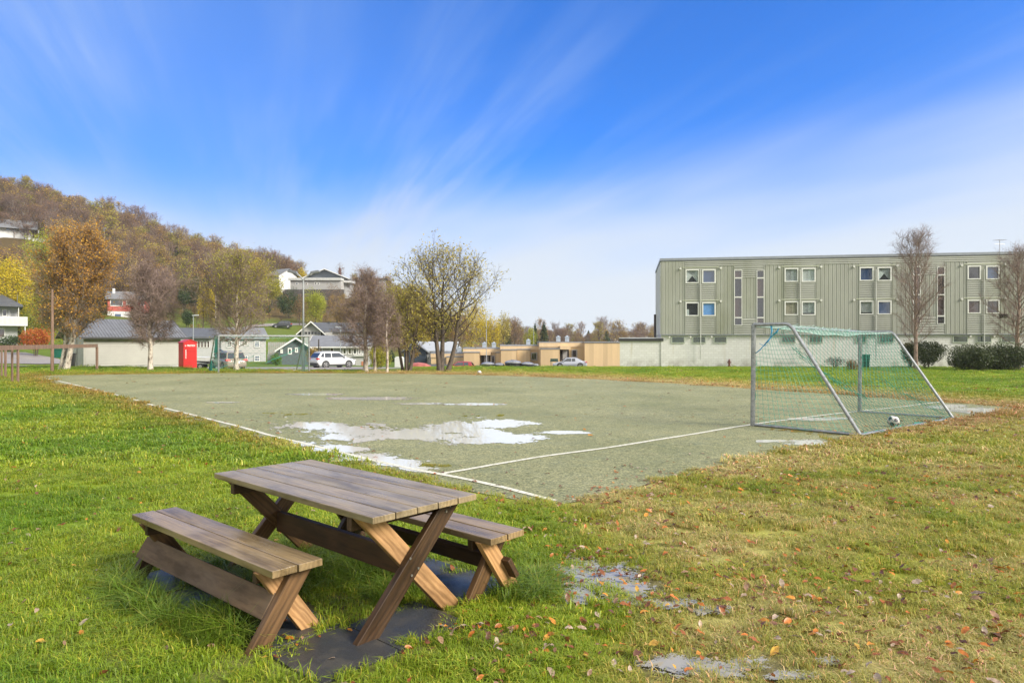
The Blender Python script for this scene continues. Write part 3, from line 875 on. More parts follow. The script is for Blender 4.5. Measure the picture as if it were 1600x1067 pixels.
def grass_patch(name, n, rad, h0, h1, w, lean, seed, curl=.5, clump=0):
    r = np.random.default_rng(seed)
    a = r.random(n) * 2 * np.pi; q = np.sqrt(r.random(n)) * rad
    bx, by = q * np.cos(a), q * np.sin(a)
    if clump:
        k = r.integers(0, clump, n); ca = r.random(clump) * 6.28; cq = np.sqrt(r.random(clump)) * rad
        bx = cq[k] * np.cos(ca[k]) + r.normal(0, rad * .12, n); by = cq[k] * np.sin(ca[k]) + r.normal(0, rad * .12, n)
    h = h0 + (h1 - h0) * r.random(n) ** 1.5
    az = r.random(n) * 2 * np.pi; ln = lean * (.3 + r.random(n))
    dx, dy = np.cos(az), np.sin(az); sx, sy = -dy, dx
    ww = w * (.6 + .8 * r.random(n)) / 2
    z0 = -.012 * np.ones(n)
    m1 = np.stack([bx + dx * h * ln * .35, by + dy * h * ln * .35, h * .55], 1)
    tip = np.stack([bx + dx * h * (ln * .9 + curl * ln), by + dy * h * (ln * .9 + curl * ln), h * (1 - .35 * ln)], 1)
    S = np.stack([sx, sy, np.zeros(n)], 1) * ww[:, None]
    B = np.stack([bx, by, z0], 1)
    V = np.stack([B - S, B + S, m1 + S * .85, m1 - S * .85, tip], 1).reshape(-1, 3)
    i = np.arange(n) * 5
    F4 = np.stack([i, i+1, i+2, i+3], 1); F3 = np.stack([i+3, i+2, i+4], 1)
    me = bpy.data.meshes.new(name)
    me.from_pydata(V.tolist(), [], F4.tolist() + F3.tolist()); me.materials.append(GM)
    at_ = me.color_attributes.new('shade', 'FLOAT_COLOR', 'POINT')
    sh = np.repeat(r.random(n), 5); at_.data.foreach_set('color', np.stack([sh, sh, sh, np.ones_like(sh)], 1).astype(np.float32).ravel())
    return me

lawnP = [grass_patch('lawn_tuft', 240, .13, .018, .054, .0040, .9, 10 + i, clump=(9 if i % 2 else 0)) for i in range(5)]
tallP = [grass_patch('tall_tuft', 90, .07, .07, .19, .0048, 1.0, 30 + i, curl=.9) for i in range(3)]
coarseP = [grass_patch('coarse_tuft', 150, .22, .03, .065, .011, .9, 50 + i, clump=(8 if i % 2 else 0)) for i in range(3)]
farP = [grass_patch('far_tuft', 260, .5, .03, .065, .016, .8, 60 + i) for i in range(2)]

def frustum_pts(dens, d0, d1, m=60):
    """random points over the visible wedge between two depths"""
    tx = (800 + m) / FPX + .02
    mg = 2.3 if d1 < 17 else .3
    A = (d1**2 - d0**2) * tx + 2 * mg * (d1 - d0)
    n = int(A * dens)
    d = np.sqrt(rng.random(n) * (d1**2 - d0**2) + d0**2)
    x = (rng.random(n) * 2 - 1) * (tx * d + mg)
    return x, d
PX_, PY_, RT, SC, IX, TN = [], [], [], [], [], []
def put(x, y, sc, i0, ni, keep=None, tilt=.12, col_=None, zs=None):
    if keep is not None: x, y = x[keep], y[keep]; sc = sc[keep] if hasattr(sc, '__len__') else sc
    n = len(x)
    sc = np.broadcast_to(sc, (n,)) * (.8 + .45 * rng.random(n))
    c, dry = lawn(x, y)
    c = c * (.85 + .3 * rng.random((n, 1)))
    if col_ is not None: c = c * (1 - col_[1]) + np.array(col_[0])[None] * col_[1]
    hz = sc * (zs if zs is not None else 1) * (1 - .3 * dry)
    PX_.append(x); PY_.append(y); SC.append(np.stack([sc, sc, hz], 1)); TN.append(c)
    RT.append(np.stack([rng.normal(0, tilt, n), rng.normal(0, tilt, n), rng.random(n) * 6.28], 1))
    IX.append(i0 + rng.integers(0, ni, n))
for dens, d0, d1, i0, ni, sc in ((95, 2.0, 5.5, 0, 5, 1.0), (60, 5.5, 9, 0, 5, 1.15), (26, 9, 16, 8, 3, 1.1), (13, 16, 26, 8, 3, 1.4), (3.4, 26, 58, 11, 2, 1.1)):
    x, y = frustum_pts(dens, d0, d1)
    k = ~inside(TURF, x, y)
    if d1 < 12:
        tc = tile_cover(x, y); wt = wetness(x, y)
        k &= (tc > rng.random(len(x)) * .10 - .03) & (wt < rng.random(len(x)) * 1.8 - .25)
        # thin on the muddy ground near the puddles
        px = 800 + FPX * x / y; py = 533.5 + FPX * HC / y
        mud = np.exp(-(((px - 960) / 130) ** 2 + ((py - 910) / 38) ** 2)) + np.exp(-(((px - 1130) / 170) ** 2 + ((py - 1045) / 35) ** 2))
        k &= rng.random(len(x)) > mud * .75
    if d0 > 25:
        pxg = 800 + FPX * x / y
        k &= (y < 56) & ~((pxg < 290) & (y > 45)) & ~((pxg > 285) & (pxg < 640) & (y > 42))
    put(x, y, sc, i0, ni, k, zs=.6 if d0 > 25 else None)
# long uncut grass round the legs and over the edges of the tiles
def clumps(list_px, n, rad, sc):
    for (px, py) in list_px:
        g = ground(px, py)
        a = rng.random(n) * 6.28; q = rng.random(n) ** .6 * rad
        x = g.x + q * np.cos(a); y = g.y + q * np.sin(a)
        k = tile_cover(x, y) > -.04
        put(x, y, sc, 5, 3, k, tilt=.25, col_=((.085, .165, .02), .6))
clumps([(232, 905), (255, 915), (290, 905), (330, 895), (215, 925), (420, 905), (450, 880), (470, 905), (520, 905), (560, 900), (600, 905), (620, 930), 
        (815, 932), (835, 915), (640, 890), (560, 865), (480, 860), (380, 985),
        (350, 1000), (310, 985), (275, 960), (240, 945), (345, 960), (200, 935),  (380, 930), (360, 915), (395, 955)], 13, .17, .85)
clumps([(500, 905), (430, 925), (480, 890), (520, 880), (575, 905)], 12, .14, 1.0)
# tufts growing on the turf
for (px, py, r_, n_) in ((675, 728, .12, 10), (425, 646, .2, 6), (757, 650, .3, 6), (600, 668, .2, 5), (1225, 672, .25, 8), (1300, 680, .35, 12), (1320, 676, .3, 10), (1290, 697, .25, 10), (1390, 694, .2, 6), (1255, 676, .2, 6), (640, 627, .3, 4), (460, 648, .2, 4)):
    g = ground(px, py); a = rng.random(n_) * 6.28; q = rng.random(n_) ** .5 * r_
    put(g.x + q * np.cos(a) * 1.6, g.y + q * np.sin(a) * .6, .55, 0, 5, col_=((.30, .24, .04), .6))
gx_, gy_ = np.concatenate(PX_), np.concatenate(PY_)
scatter('grass', np.stack([gx_, gy_, lawn_z(gx_, gy_)], 1), np.concatenate(RT), np.concatenate(SC), np.concatenate(IX), np.concatenate(TN), lawnP + tallP + coarseP + farP)

# fallen leaves
def leaf_mesh(seed):
    r = random.Random(seed); mb = MB()
    n = 5; vs = []; Lh = .5
    for i in range(n + 1):
        t = i / n; w = .25 * math.sin(math.pi * (t * .92 + .04)) ** .8 * (1 + .15 * r.random())
        zc = .14 * math.sin(t * math.pi) * r.uniform(.4, 1.3) + .02
        e = r.uniform(.02, .16)
        vs += [(t - Lh, -w, zc + e), (t - Lh, 0, zc), (t - Lh, w, zc + e * r.uniform(-.4, 1.2))]
    fs = []
    for i in range(n): fs += [(3*i, 3*i+1, 3*i+4, 3*i+3), (3*i+1, 3*i+2, 3*i+5, 3*i+4)]
    mb.add(vs, fs)
    mb.tube([(-.5, 0, .02), (-.75, .02 * r.uniform(-1, 1), .05)], .012, 4)
    me = bpy.data.meshes.new('dead_leaf'); me.from_pydata([tuple(v) for v in mb.v], [], mb.f)
    me.polygons.foreach_set('use_smooth', [True] * len(me.polygons))
    return me
def deadleafmat():
    m, nt, b = newmat('dead_leaf')
    t = N(nt, 'ShaderNodeAttribute', attribute_name='tint', attribute_type='INSTANCER')
    tc = N(nt, 'ShaderNodeTexCoord'); n = fnoise(nt, tc.outputs['Object'], 5, 4)
    c = mixc(nt, 1.0, t.outputs['Color'], ramp(nt, n, [(.3, (.6, .55, .5)), (.7, (1.2, 1.2, 1.2))]).outputs[0], 'MULTIPLY')
    L(nt, c, b.inputs['Base Color']); b.inputs['Roughness'].default_value = .42
    tr = N(nt, 'ShaderNodeBsdfTranslucent'); L(nt, c, tr.inputs[0])
    mx = N(nt, 'ShaderNodeMixShader', i_0=.2); L(nt, b.outputs[0], mx.inputs[1]); L(nt, tr.outputs[0], mx.inputs[2])
    L(nt, mx.outputs[0], nt.nodes['Material Output'].inputs[0])
    return m
DL = deadleafmat()
LPm = [leaf_mesh(i) for i in range(6)]
for me in LPm: me.materials.append(DL)
PAL = np.array([(.46, .15, .022), (.56, .24, .03), (.30, .10, .03), (.20, .075, .03), (.16, .075, .04), (.33, .20, .12), (.46, .36, .28), (.55, .33, .05), (.38, .28, .20), (.12, .05, .025)])
PW = np.array([.17, .10, .15, .14, .12, .10, .07, .03, .07, .05]); PW /= PW.sum()
lx, ly = [], []
for dens, d0, d1 in ((150, 2.0, 5), (110, 5, 9), (60, 9, 16), (20, 16, 30), (8, 30, 50)):
    x, y = frustum_pts(dens, d0, d1)
    px = 800 + FPX * x / y
    pd = pdist(TURF[::2], x, y); ins = inside(TURF, x, y)
    n = fbm(x, y, 1.1, 3); n2 = fbm(x + 5, y + 5, 4, 2)
    pr = .14 + .85 * sstep(750, 950, px) + .25 * sstep(540, 800, px) * sstep(5, 3, y)
    pr = pr * (.15 + 1.9 * sstep(.42, .70, n * .6 + n2 * .4))
    pr = pr + .7 * np.exp(-pd / (.18 + .03 * y)) * sstep(500, 800, px) + .5 * np.exp(-pd / .5) * (y < 12)
    pr = np.where(ins, .035 + .25 * np.exp(-pd / .3) * (y > 4), pr)
    tcov = tile_cover(x, y) if d1 < 12 else np.ones(len(x))
    pr = np.where(tcov < 0, pr * .35, pr)
    k = rng.random(len(x)) < pr
    k &= (y < 50)
    lx.append(x[k]); ly.append(y[k])
# little drifts of leaves
for (px, py, n_, r_) in ((1240, 960, 60, .35), (1215, 950, 40, .3), (1560, 1000, 45, .25), (1545, 975, 25, .2), (1290, 1010, 35, .4), (1390, 1030, 30, .4), (1180, 1030, 25, .3), (770, 990, 20, .2), (765, 985, 14, .12), (700, 1020, 14, .25), (980, 770, 40, .5),
                         (1080, 740, 40, .5), (1220, 775, 30, .5), (250, 860, 6, .3), (440, 1015, 12, .15), (420, 985, 8, .12), (930, 775, 25, .3), (1480, 900, 30, .6), (340, 970, 8, .15)):
    g = ground(px, py); lx.append(g.x + rng.normal(0, r_, n_)); ly.append(g.y + rng.normal(0, r_ * .8, n_))
lx, ly = np.concatenate(lx), np.concatenate(ly); n = len(lx)
ti = rng.choice(len(PAL), n, p=PW); tn = PAL[ti] * (.75 + .5 * rng.random((n, 1)))
s = (.027 + .040 * rng.random(n) ** 1.8) * np.where(ly > 12, 1.35, 1) * np.where(ly > 25, 1.3, 1)
onT = inside(TURF, lx, ly)
lz = np.where(onT, Hn(lx, ly) + .012, lawn_z(lx, ly) + .018 + .025 * rng.random(n))
tcv = tile_cover(lx, ly); lz = np.where(tcv < 0, Hn(lx, ly) + .018, lz)
rot = np.stack([rng.normal(0, .35, n), rng.normal(0, .35, n), rng.random(n) * 6.28], 1)
fl = (onT | (tcv < 0)); rot[fl, :2] *= .2
scatter('fallen_leaves', np.stack([lx, ly, lz], 1), rot, np.stack([s, s, s], 1), rng.integers(0, 6, n), tn, LPm)
print('grass', len(gx_), 'leaves', n)
# ------------------------------------------------------------------ football goals
GALV = simple('galvanised_tube', (.27, .28, .28), .4, var=.35, scale=14, metal=.65, bmp=.1)
NETG = simple('green_net_cord', (.045, .30, .22), .6, var=.3, scale=2)
NETW = simple('faded_net_cord', (.38, .55, .48), .6, var=.2, scale=2)
BLUE = simple('blue_rope', (.04, .28, .50), .5, var=.2, scale=5)
def net_grid(mb, fn, nu, nv, r, m=0, skip=None, diamond=False):
    """cords over a parametric sheet"""
    P = {}
    for i in range(nu + 1):
        for j in range(nv + 1):
            P[i, j] = fn(i / nu, j / nv)
    def seg(a, b):
        if skip and (skip(*a) or skip(*b)): return
        p, q = Vector(P[a]), Vector(P[b])
        if (q - p).length < 1e-4: return
        d = (q - p).normalized(); u = d.orthogonal().normalized() * r; w = d.cross(u)
        k = len(mb.v)
        vs = []
        for c in (p, q):
            for t in (0, 2.094, 4.189): vs.append(c + u * math.cos(t) + w * math.sin(t))
        mb.add(vs, [(0,1,4,3), (1,2,5,4), (2,0,3,5)], m)
    for i in range(nu + 1):
        for j in range(nv + 1):
            if diamond:
                if (i + j) % 2 == 0:
                    if i < nu and j < nv: seg((i, j), (i+1, j+1))
                    if i > 0 and j < nv: seg((i, j), (i-1, j+1))
            else:
                if i < nu: seg((i, j), (i+1, j))
                if j < nv: seg((i, j), (i, j+1))

def make_goal(name, label, base, adir, slope, W_, net_r, cellx=.11, sagk=.16, torn=True, group=None, hgt=1.98, nets=True):
    """local frame: x along the goal line, -y backwards away from the mouth"""
    g = empty(name, base, adir, label, 'football goal', group)
    g.rotation_euler = (0, slope, adir)
    r = .042
    D1, D2 = .76, 2.02
    posts = [(0, 'goal_post'), (W_, 'goal_post')]
    for x, n in posts:
        mb = MB(); mb.tube([(x, 0, 0), (x, 0, hgt)], .046, 12)
        mb.tube([(x, 0, .98), (x, 0, 1.03)], .050, 12)
        mb.build(n, GALV, g, smooth=False)
    MB().tube([(0, 0, hgt), (W_, 0, hgt)], .048, 12).build('crossbar', GALV, g)
    for x in (0, W_):
        pts = [(x, 0, hgt + .01), (x, -D1 + .12, hgt + .012)]
        for t in (0.25, .5, .75, 1): pts.append((x, -D1 + .12 - .16 * t, hgt + .012 - .10 * t * t))
        pts.append((x, -D2, .03))
        MB().tube(pts, .032, 10).build('side_brace', GALV, g)
        MB().tube([(x, 0, .03), (x, -D2, .03)], .026, 8).build('ground_bar', GALV, g)
    MB().tube([(0, -D2, .03), (W_, -D2, .03)], .028, 8).build('back_bar', GALV, g)
    if not nets: return g
    nz = lambda a, b, c: noise.noise(Vector((a, b, c)))
    mb = MB()
    topy, topz = -D1 - .02, hgt - .05
    def back(u, v):        # v: 0 top, 1 ground
        x = u * W_
        y = topy + (-D2 - topy) * v; z = topz * (1 - v) + .03 * v
        sag = sagk * math.sin(math.pi * v) * (.6 + .5 * math.sin(math.pi * u)) * (1 + .5 * nz(u * 4, v * 2, 1))
        return (x + .03 * nz(u * 9, v * 5, 4), y + sag, z - sag * .55)
    nu, nv = int(W_ / cellx), int(2.4 / cellx)
    nu += nu % 2
    net_grid(mb, back, nu, nv, net_r, 0, diamond=True)
    # roof of the net, hanging between crossbar and braces
    def roof(u, v):
        x = u * W_; s = .10 * math.sin(math.pi * u) * math.sin(math.pi * v) + .02
        return (x, topy * v, hgt - s + .03 * nz(u * 8, v * 3, 2))
    net_grid(mb, roof, nu, int(.76 / cellx), net_r, 1, diamond=True)
    for x in (0, W_):
        def side(u, v, x=x):
            # u: 0 at the post, 1 at the brace ; v: 0 ground, 1 top
            z = .03 + v * (hgt - .05)
            yb = -D2 + (D2 - D1) * (z / hgt)
            b = .05 * math.sin(math.pi * u) * nz(u * 3, v * 4, x)
            return (x + b * 1.5, yb * u, z - .06 * math.sin(math.pi * u) * v)
        nv2 = int(hgt / (cellx * .95)); nu2 = int(1.5 / (cellx * .95))
        sk = None
        if torn and x == 0:
            sk = lambda i, j: (j / nv2) > .70 + .27 * (i / nu2) / .45
        net_grid(mb, side, nu2, nv2, net_r, 0, skip=sk)
    # gathered cords: bunched seams along bars and the slack hem
    def bunch(pts, n, spread, rr, m):
        for k in range(n):
            q = [(p[0] + random.gauss(0, spread), p[1] + random.gauss(0, spread), p[2] + random.gauss(0, spread)) for p in pts]
            mb.tube(q, rr, 3, m, cap=False)
    def line(a, b, n): return [tuple(a[i] + (b[i] - a[i]) * t / n for i in range(3)) for t in range(n + 1)]
    bunch(line((.15, -.02, hgt + .03), (W_ - .7, -.03, hgt + .03), int(W_ * 7)), 4, .022, .005, 1)
    bunch(line((.15, -.02, hgt - .02), (W_ - .1, -.03, hgt - .02), int(W_ * 7)), 3, .022, .005, 0)
    bunch(line((0, -.02, .4), (0, -.02, 1.4), 12), 3, .02, .005, 0)
    bunch(line((W_, -.02, .1), (W_, -.02, 1.95), 20), 3, .022, .005, 0)
    bunch(line((.1, -D2, .04), (W_ * .97, -D2, .04), int(W_ * 6)), 3, .022, .005, 0)
    hem = [(W_ * .01 + t * W_ * .40, topy - .25 - t * .5, 1.55 - 1.0 * t ** .8 ) for t in [k / 14 for k in range(15)]]
    bunch([(x, y + .22, z) for x, y, z in hem], 6, .03, .004, 0)
    bunch([(W_ * .55 + t * W_ * .43, topy - .5 - .55 * t, .95 - .85 * t) for t in [k / 14 for k in range(15)]], 3, .03, .004, 0)
    bunch(line((0, -D2 * .1, .05), (0, -D2 * .95, .05), 12), 2, .02, .004, 0)
    mb.build('net', [NETG, NETW], g, recalc=False)
    if torn:
        rb = MB()
        rp = [(0.02, -.02, 1.42), (.0, -.14, 1.50), (.02, -.2, 1.58), (-.02, -.30, 1.66), (.02, -.36, 1.76), (0, -.47, 1.84), (0, -.52, 1.92)]
        rb.tube(rp, [.008, .012, .009, .018, .012, .02, .006], 5)
        for k in range(10):
            i = random.randrange(2, 7); p = Vector(rp[i])
            rb.tube([p, p + Vector((random.uniform(-.05, .05), random.uniform(-.09, .09), random.uniform(-.08, .05)))], .005, 4)
        rb.tube([(0, -.36, 1.97), (.01, -.37, 1.86), (0, -.35, 1.76)], [.02, .016, .006], 5)
        rb.build('rope', BLUE, g)
    return g
NB = Vector((4.73, 13.58, -.012)); FB = Vector((8.6, 17.1, -.11))
av = FB - NB
goal = make_goal('football_goal', 'grey tube football goal with torn green net on the near right of the pitch', NB, math.atan2(av.y, av.x), math.atan(.0187), av.xy.length, .0032, cellx=.09)
# far goal stands at the other end of the pitch
fb = at(341.5, 36.6); fb2 = at(483, 39.6)
fv = fb2 - fb
fg = make_goal('football_goal', 'distant football goal with green net in front of the parked cars', fb2, math.atan2(-fv.y, -fv.x), 0, fv.xy.length, .0036, cellx=.17, torn=False, hgt=2.05)
# a green wind cloth fixed in its left side
DC = simple('green_cloth', (.03, .24, .19), .8, var=.3, scale=4)
Wg = fv.xy.length
mb = MB(); mb.add([(Wg, -.05, 1.9), (Wg, -.6, 1.85), (Wg, -.95, 1.15), (Wg, -.05, 1.15)], [(0,1,2,3)])
mb2 = MB().add([(Wg, -1.95, .05), (Wg, -1.3, .1), (Wg, -1.35, .55), (Wg, -1.6, .8)], [(0,1,2,3)])
o = mb2.build('cloth_panel', DC, fg); sm = o.modifiers.new('thick', 'SOLIDIFY'); sm.thickness = .01
o = mb.build('cloth_panel', DC, fg); sm = o.modifiers.new('thick', 'SOLIDIFY'); sm.thickness = .01

# footballs
BW = simple('ball_white', (.62, .60, .57), .45, var=.15, scale=9, dirt=(.3, .22, .15)); BD = simple('ball_dark_panel', (.05, .05, .055), .45)
def football(px, py, label, d=None, dark=True):
    bm = bmesh.new(); bmesh.ops.create_icosphere(bm, subdivisions=4, radius=.11)
    t = (1 + 5 ** .5) / 2
    ico = [Vector(v).normalized() for a in (-1, 1) for b in (-t, t) for v in ((0, a, b), (a, b, 0), (b, 0, a))]
    for f in bm.faces:
        c = f.calc_center_median().normalized()
        k = max(c.dot(v) for v in ico)
        f.material_index = 1 if (dark and k > .935) else 0
        f.smooth = True
    me = bpy.data.meshes.new('football'); bm.to_mesh(me); bm.free()
    me.materials.append(BW); me.materials.append(BD)
    g_ = ground(px, py); o = link('football', me); o.location = (g_.x, g_.y, g_.z + .115); o.rotation_euler = (.4, 1.1, .6)
    return tag(o, label, 'ball')
football(1396, 667, 'white football with dark panels lying inside the near goal')
football(749, 585, 'small pale ball lying on the far grass edge of the pitch', dark=False)
# ------------------------------------------------------------------ buildings
GL = [glassmat('window_glass_a', (.012, .014, .02)), glassmat('window_glass_b', (.05, .028, .022)), glassmat('window_glass_c', (.03, .06, .13))]  # brown tint of the second glass stands in for reflected buildings
GLP = glassmat('cellar_glass', (.02, .04, .032), .15)
GLC = glassmat('clear_window_glass', (.03, .035, .04), clear=.88)
CURT = simple('pale_curtain', (.75, .74, .72), .9, var=.15, scale=6, vec=(8, 1, .5))
CURT2 = simple('striped_curtain', (.45, .38, .28), .9, var=.7, scale=5, vec=(6, 1, .1))
CURT3 = simple('blue_blind', (.10, .24, .50), .8)
WHITE_TRIM = simple('white_trim', (.66, .66, .63), .5, var=.08)
DARKROOM = simple('interior_shade', (.035, .03, .028), .9)  # dark plates stand for unlit rooms and shaded doorways

def wframe(parent, u0, z0, w, h, fr, y=0.0, bars=(0, 0), frame_mat=None, pane_mat=None, th=.07, face='front', L_=0, depth=.06, name='window', label=None):
    """window on a wall plane: a frame ring with its pane; face tells which wall"""
    mb = MB(); fo = -depth
    x0, x1, z1 = u0, u0 + w, z0 + h
    mb.box(x0, x1, fo, 0, z0, z0 + fr); mb.box(x0, x1, fo, 0, z1 - fr, z1)
    mb.box(x0, x0 + fr, fo, 0, z0 + fr, z1 - fr); mb.box(x1 - fr, x1, fo, 0, z0 + fr, z1 - fr)
    bw = fr * .55
    for i in range(bars[0]):
        c = x0 + (x1 - x0) * (i + 1) / (bars[0] + 1); mb.box(c - bw / 2, c + bw / 2, fo + .008, -.006, z0 + fr, z1 - fr)
    for i in range(bars[1]):
        c = z0 + (z1 - z0) * (i + 1) / (bars[1] + 1); mb.box(x0 + fr, x1 - fr, fo + .012, -.008, c - bw / 2, c + bw / 2)
    M4 = {'front': Matrix.Translation((0, y, 0)), 'left': Matrix.Translation((y, 0, 0)) @ Matrix.Rotation(R(-90), 4, 'Z'),
          'right': Matrix.Translation((L_ + y, 0, 0)) @ Matrix.Rotation(R(90), 4, 'Z')}[face]
    f = mb.build(name, frame_mat or WHITE_TRIM, parent, mat4=M4)
    if label: f['label'] = label
    pb = MB().box(x0 + fr, x1 - fr, -depth * .45, -depth * .45 + .012, z0 + fr, z1 - fr)
    pb.build('pane', pane_mat or random.choice(GL), f)
    return f

def building(name, label, cat, px, d, yaw, Lr, W, z0, he, hr, wall, roof, ridge='u', over=.45, sink=2.0, rth=.18, group=None, gable_mat=None, px_right=None, roofname='roof', fascia=None):
    """corner seen at (px, d); u runs along the front at yaw degrees; ridge: 'u', 'w' or 'flat'"""
    c = Vector((X(px, d), d, z0))
    b = empty(name, c, R(yaw), label, cat, group)
    if name == 'house' and yaw: b.scale.x = math.cos(R(yaw))
    wb = MB().box(0, Lr, 0, W, -sink, he)
    if ridge == 'u':
        for x in (0, Lr):
            e = .02 if x == 0 else -.02
            wb.prism([(0, he), (W, he), (W / 2, hr)], 'x', min(x, x + e), max(x, x + e), 1 if gable_mat else 0)
    if ridge == 'w':
        for y in (0, W):
            e = .02 if y == 0 else -.02
            wb.prism([(0, he), (Lr, he), (Lr / 2, hr)], 'y', min(y, y + e), max(y, y + e), 1 if gable_mat else 0)
    wb.build('wall', [wall] + ([gable_mat] if gable_mat else []), b)
    rb = MB(); o = over
    if ridge == 'flat':
        rb.box(-o, Lr + o, -o, W + o, he, he + rth)
    else:
        S = W if ridge == 'u' else Lr
        sl = (hr - he) / (S / 2)
        e = he - o * sl
        poly = [(-o, e), (S / 2, hr), (S + o, e), (S + o, e + rth), (S / 2, hr + rth), (-o, e + rth)]
        if ridge == 'u': rb.prism(poly, 'x', -o, Lr + o)
        else: rb.prism(poly, 'y', -o, W + o)
    ro = rb.build(roofname, roof, b)
    if fascia:
        fb_ = MB()
        if ridge == 'w':
            poly2 = [(-o - .03, e - .03), (-o - .03, e + rth + .02), (S / 2, hr + rth + .03), (S + o + .03, e + rth + .02), (S + o + .03, e - .03), (S / 2, hr - .05)]
            fb_.prism(poly2, 'y', -o - .04, -o - .003)
        elif ridge == 'u':
            poly2 = [(-o - .03, e - .03), (-o - .03, e + rth + .02), (S / 2, hr + rth + .03), (S + o + .03, e + rth + .02), (S + o + .03, e - .03), (S / 2, hr - .05)]
            fb_.prism(poly2, 'x', -o - .04, -o - .003); fb_.prism(poly2, 'x', Lr + o + .003, Lr + o + .04)
            fb_.box(-o, Lr + o, -o - .05, -o - .003, e - .04, e + .12)
        else:
            fb_.box(-o - .03, Lr + o + .03, -o - .05, -o - .003, he - .05, he + rth + .02)
        fb_.build('fascia', fascia, b)
    return b, ro

# ---- apartment block on the right
AO = Vector((X(1033, 60), 60, 0)); AD = Vector((X(1600, 55.3), 55.3, 0))
ax = (AD - AO).normalized(); AYAW = math.atan2(ax.y, ax.x)
ZB = Z(571, 60); AO.z = ZB
apt = empty('apartment_block', AO, AYAW, 'long three storey apartment block with sage green cladding over a white ground floor', 'apartment block')
def au(px):
    """distance along the facade for a pixel column"""
    t = (px - 800) / FPX
    return (t * AO.y - AO.x) / (ax.x - t * ax.y)
def az_(py, px):
    u = au(px); d = AO.y + ax.y * u
    return Z(py, d) - ZB
AL = au(1640) + 6; AW = 10.6
zcl = az_(522.5, 1033); ztop = az_(404, 1033)
SAGE = simple('sage_green_cladding', (.298, .306, .266), .6, var=.10, scale=.9, dirt=(.22, .23, .17), vec=(1, 1, .25))
SAGE2 = simple('pale_green_trim', (.42, .44, .34), .55, var=.06)
GABLE = simple('pale_gable_sheet', (.55, .54, .49), .6, var=.06)
FLASH = simple('grey_metal_flashing', (.26, .28, .31), .35, var=.1, metal=.4)
def brickwhite():
    m, nt, b = newmat('whitewashed_block')
    tc = N(nt, 'ShaderNodeTexCoord')
    mp = N(nt, 'ShaderNodeMapping'); mp.inputs['Rotation'].default_value = (R(90), 0, 0); L(nt, tc.outputs['Object'], mp.inputs[0])
    br = N(nt, 'ShaderNodeTexBrick', i_Scale=1.0); br.inputs['Brick Width'].default_value = .42; br.inputs['Row Height'].default_value = .2
    br.inputs['Mortar Size'].default_value = .012; br.inputs['Color1'].default_value = (.64, .635, .615, 1); br.inputs['Color2'].default_value = (.585, .58, .56, 1); br.inputs['Mortar'].default_value = (.50, .485, .45, 1)
    L(nt, mp.outputs[0], br.inputs[0])
    n = fnoise(nt, tc.outputs['Object'], 1.2, 7, .7); 
    sep = N(nt, 'ShaderNodeSeparateXYZ'); L(nt, tc.outputs['Object'], sep.inputs[0])
    low = N(nt, 'ShaderNodeMapRange', i_1=.0, i_2=.75, i_3=1, i_4=0); L(nt, sep.outputs[2], low.inputs[0])
    ml = N(nt, 'ShaderNodeMath', operation='MULTIPLY'); L(nt, low.outputs[0], ml.inputs[0])
    rr = ramp(nt, n, [(.42, (0, 0, 0)), (.62, (.9, .9, .9))]); L(nt, rr.outputs[0], ml.inputs[1])
    c = mixc(nt, ml.outputs[0], br.outputs[0], (.30, .28, .25))
    st = fnoise(nt, tc.outputs['Object'], 1.0, 5, .6, (1.6, 1, .18))
    c = mixc(nt, ramp(nt, st, [(.6, (0, 0, 0)), (.74, (.5, .5, .5))]).outputs[0], c, (.42, .37, .26))
    L(nt, c, b.inputs['Base Color']); b.inputs['Roughness'].default_value = .85
    bump(nt, b, br.outputs['Fac'], .3, -.01)
    return m
BWH = brickwhite()
MB().box(0, AL, .10, AW, -.8, zcl + .02).build('plinth_wall', BWH, apt)
MB().box(0, AL, .12, AW + .1, zcl, ztop - .25).build('upper_wall', SAGE, apt)
MB().box(-.06, -.003, .02, AW + .1, zcl, ztop - .32).build('gable_panel', GABLE, apt)
MB().box(-.10, AL, -.10, AW + .2, ztop - .22, ztop).build('roof_edge', FLASH, apt)

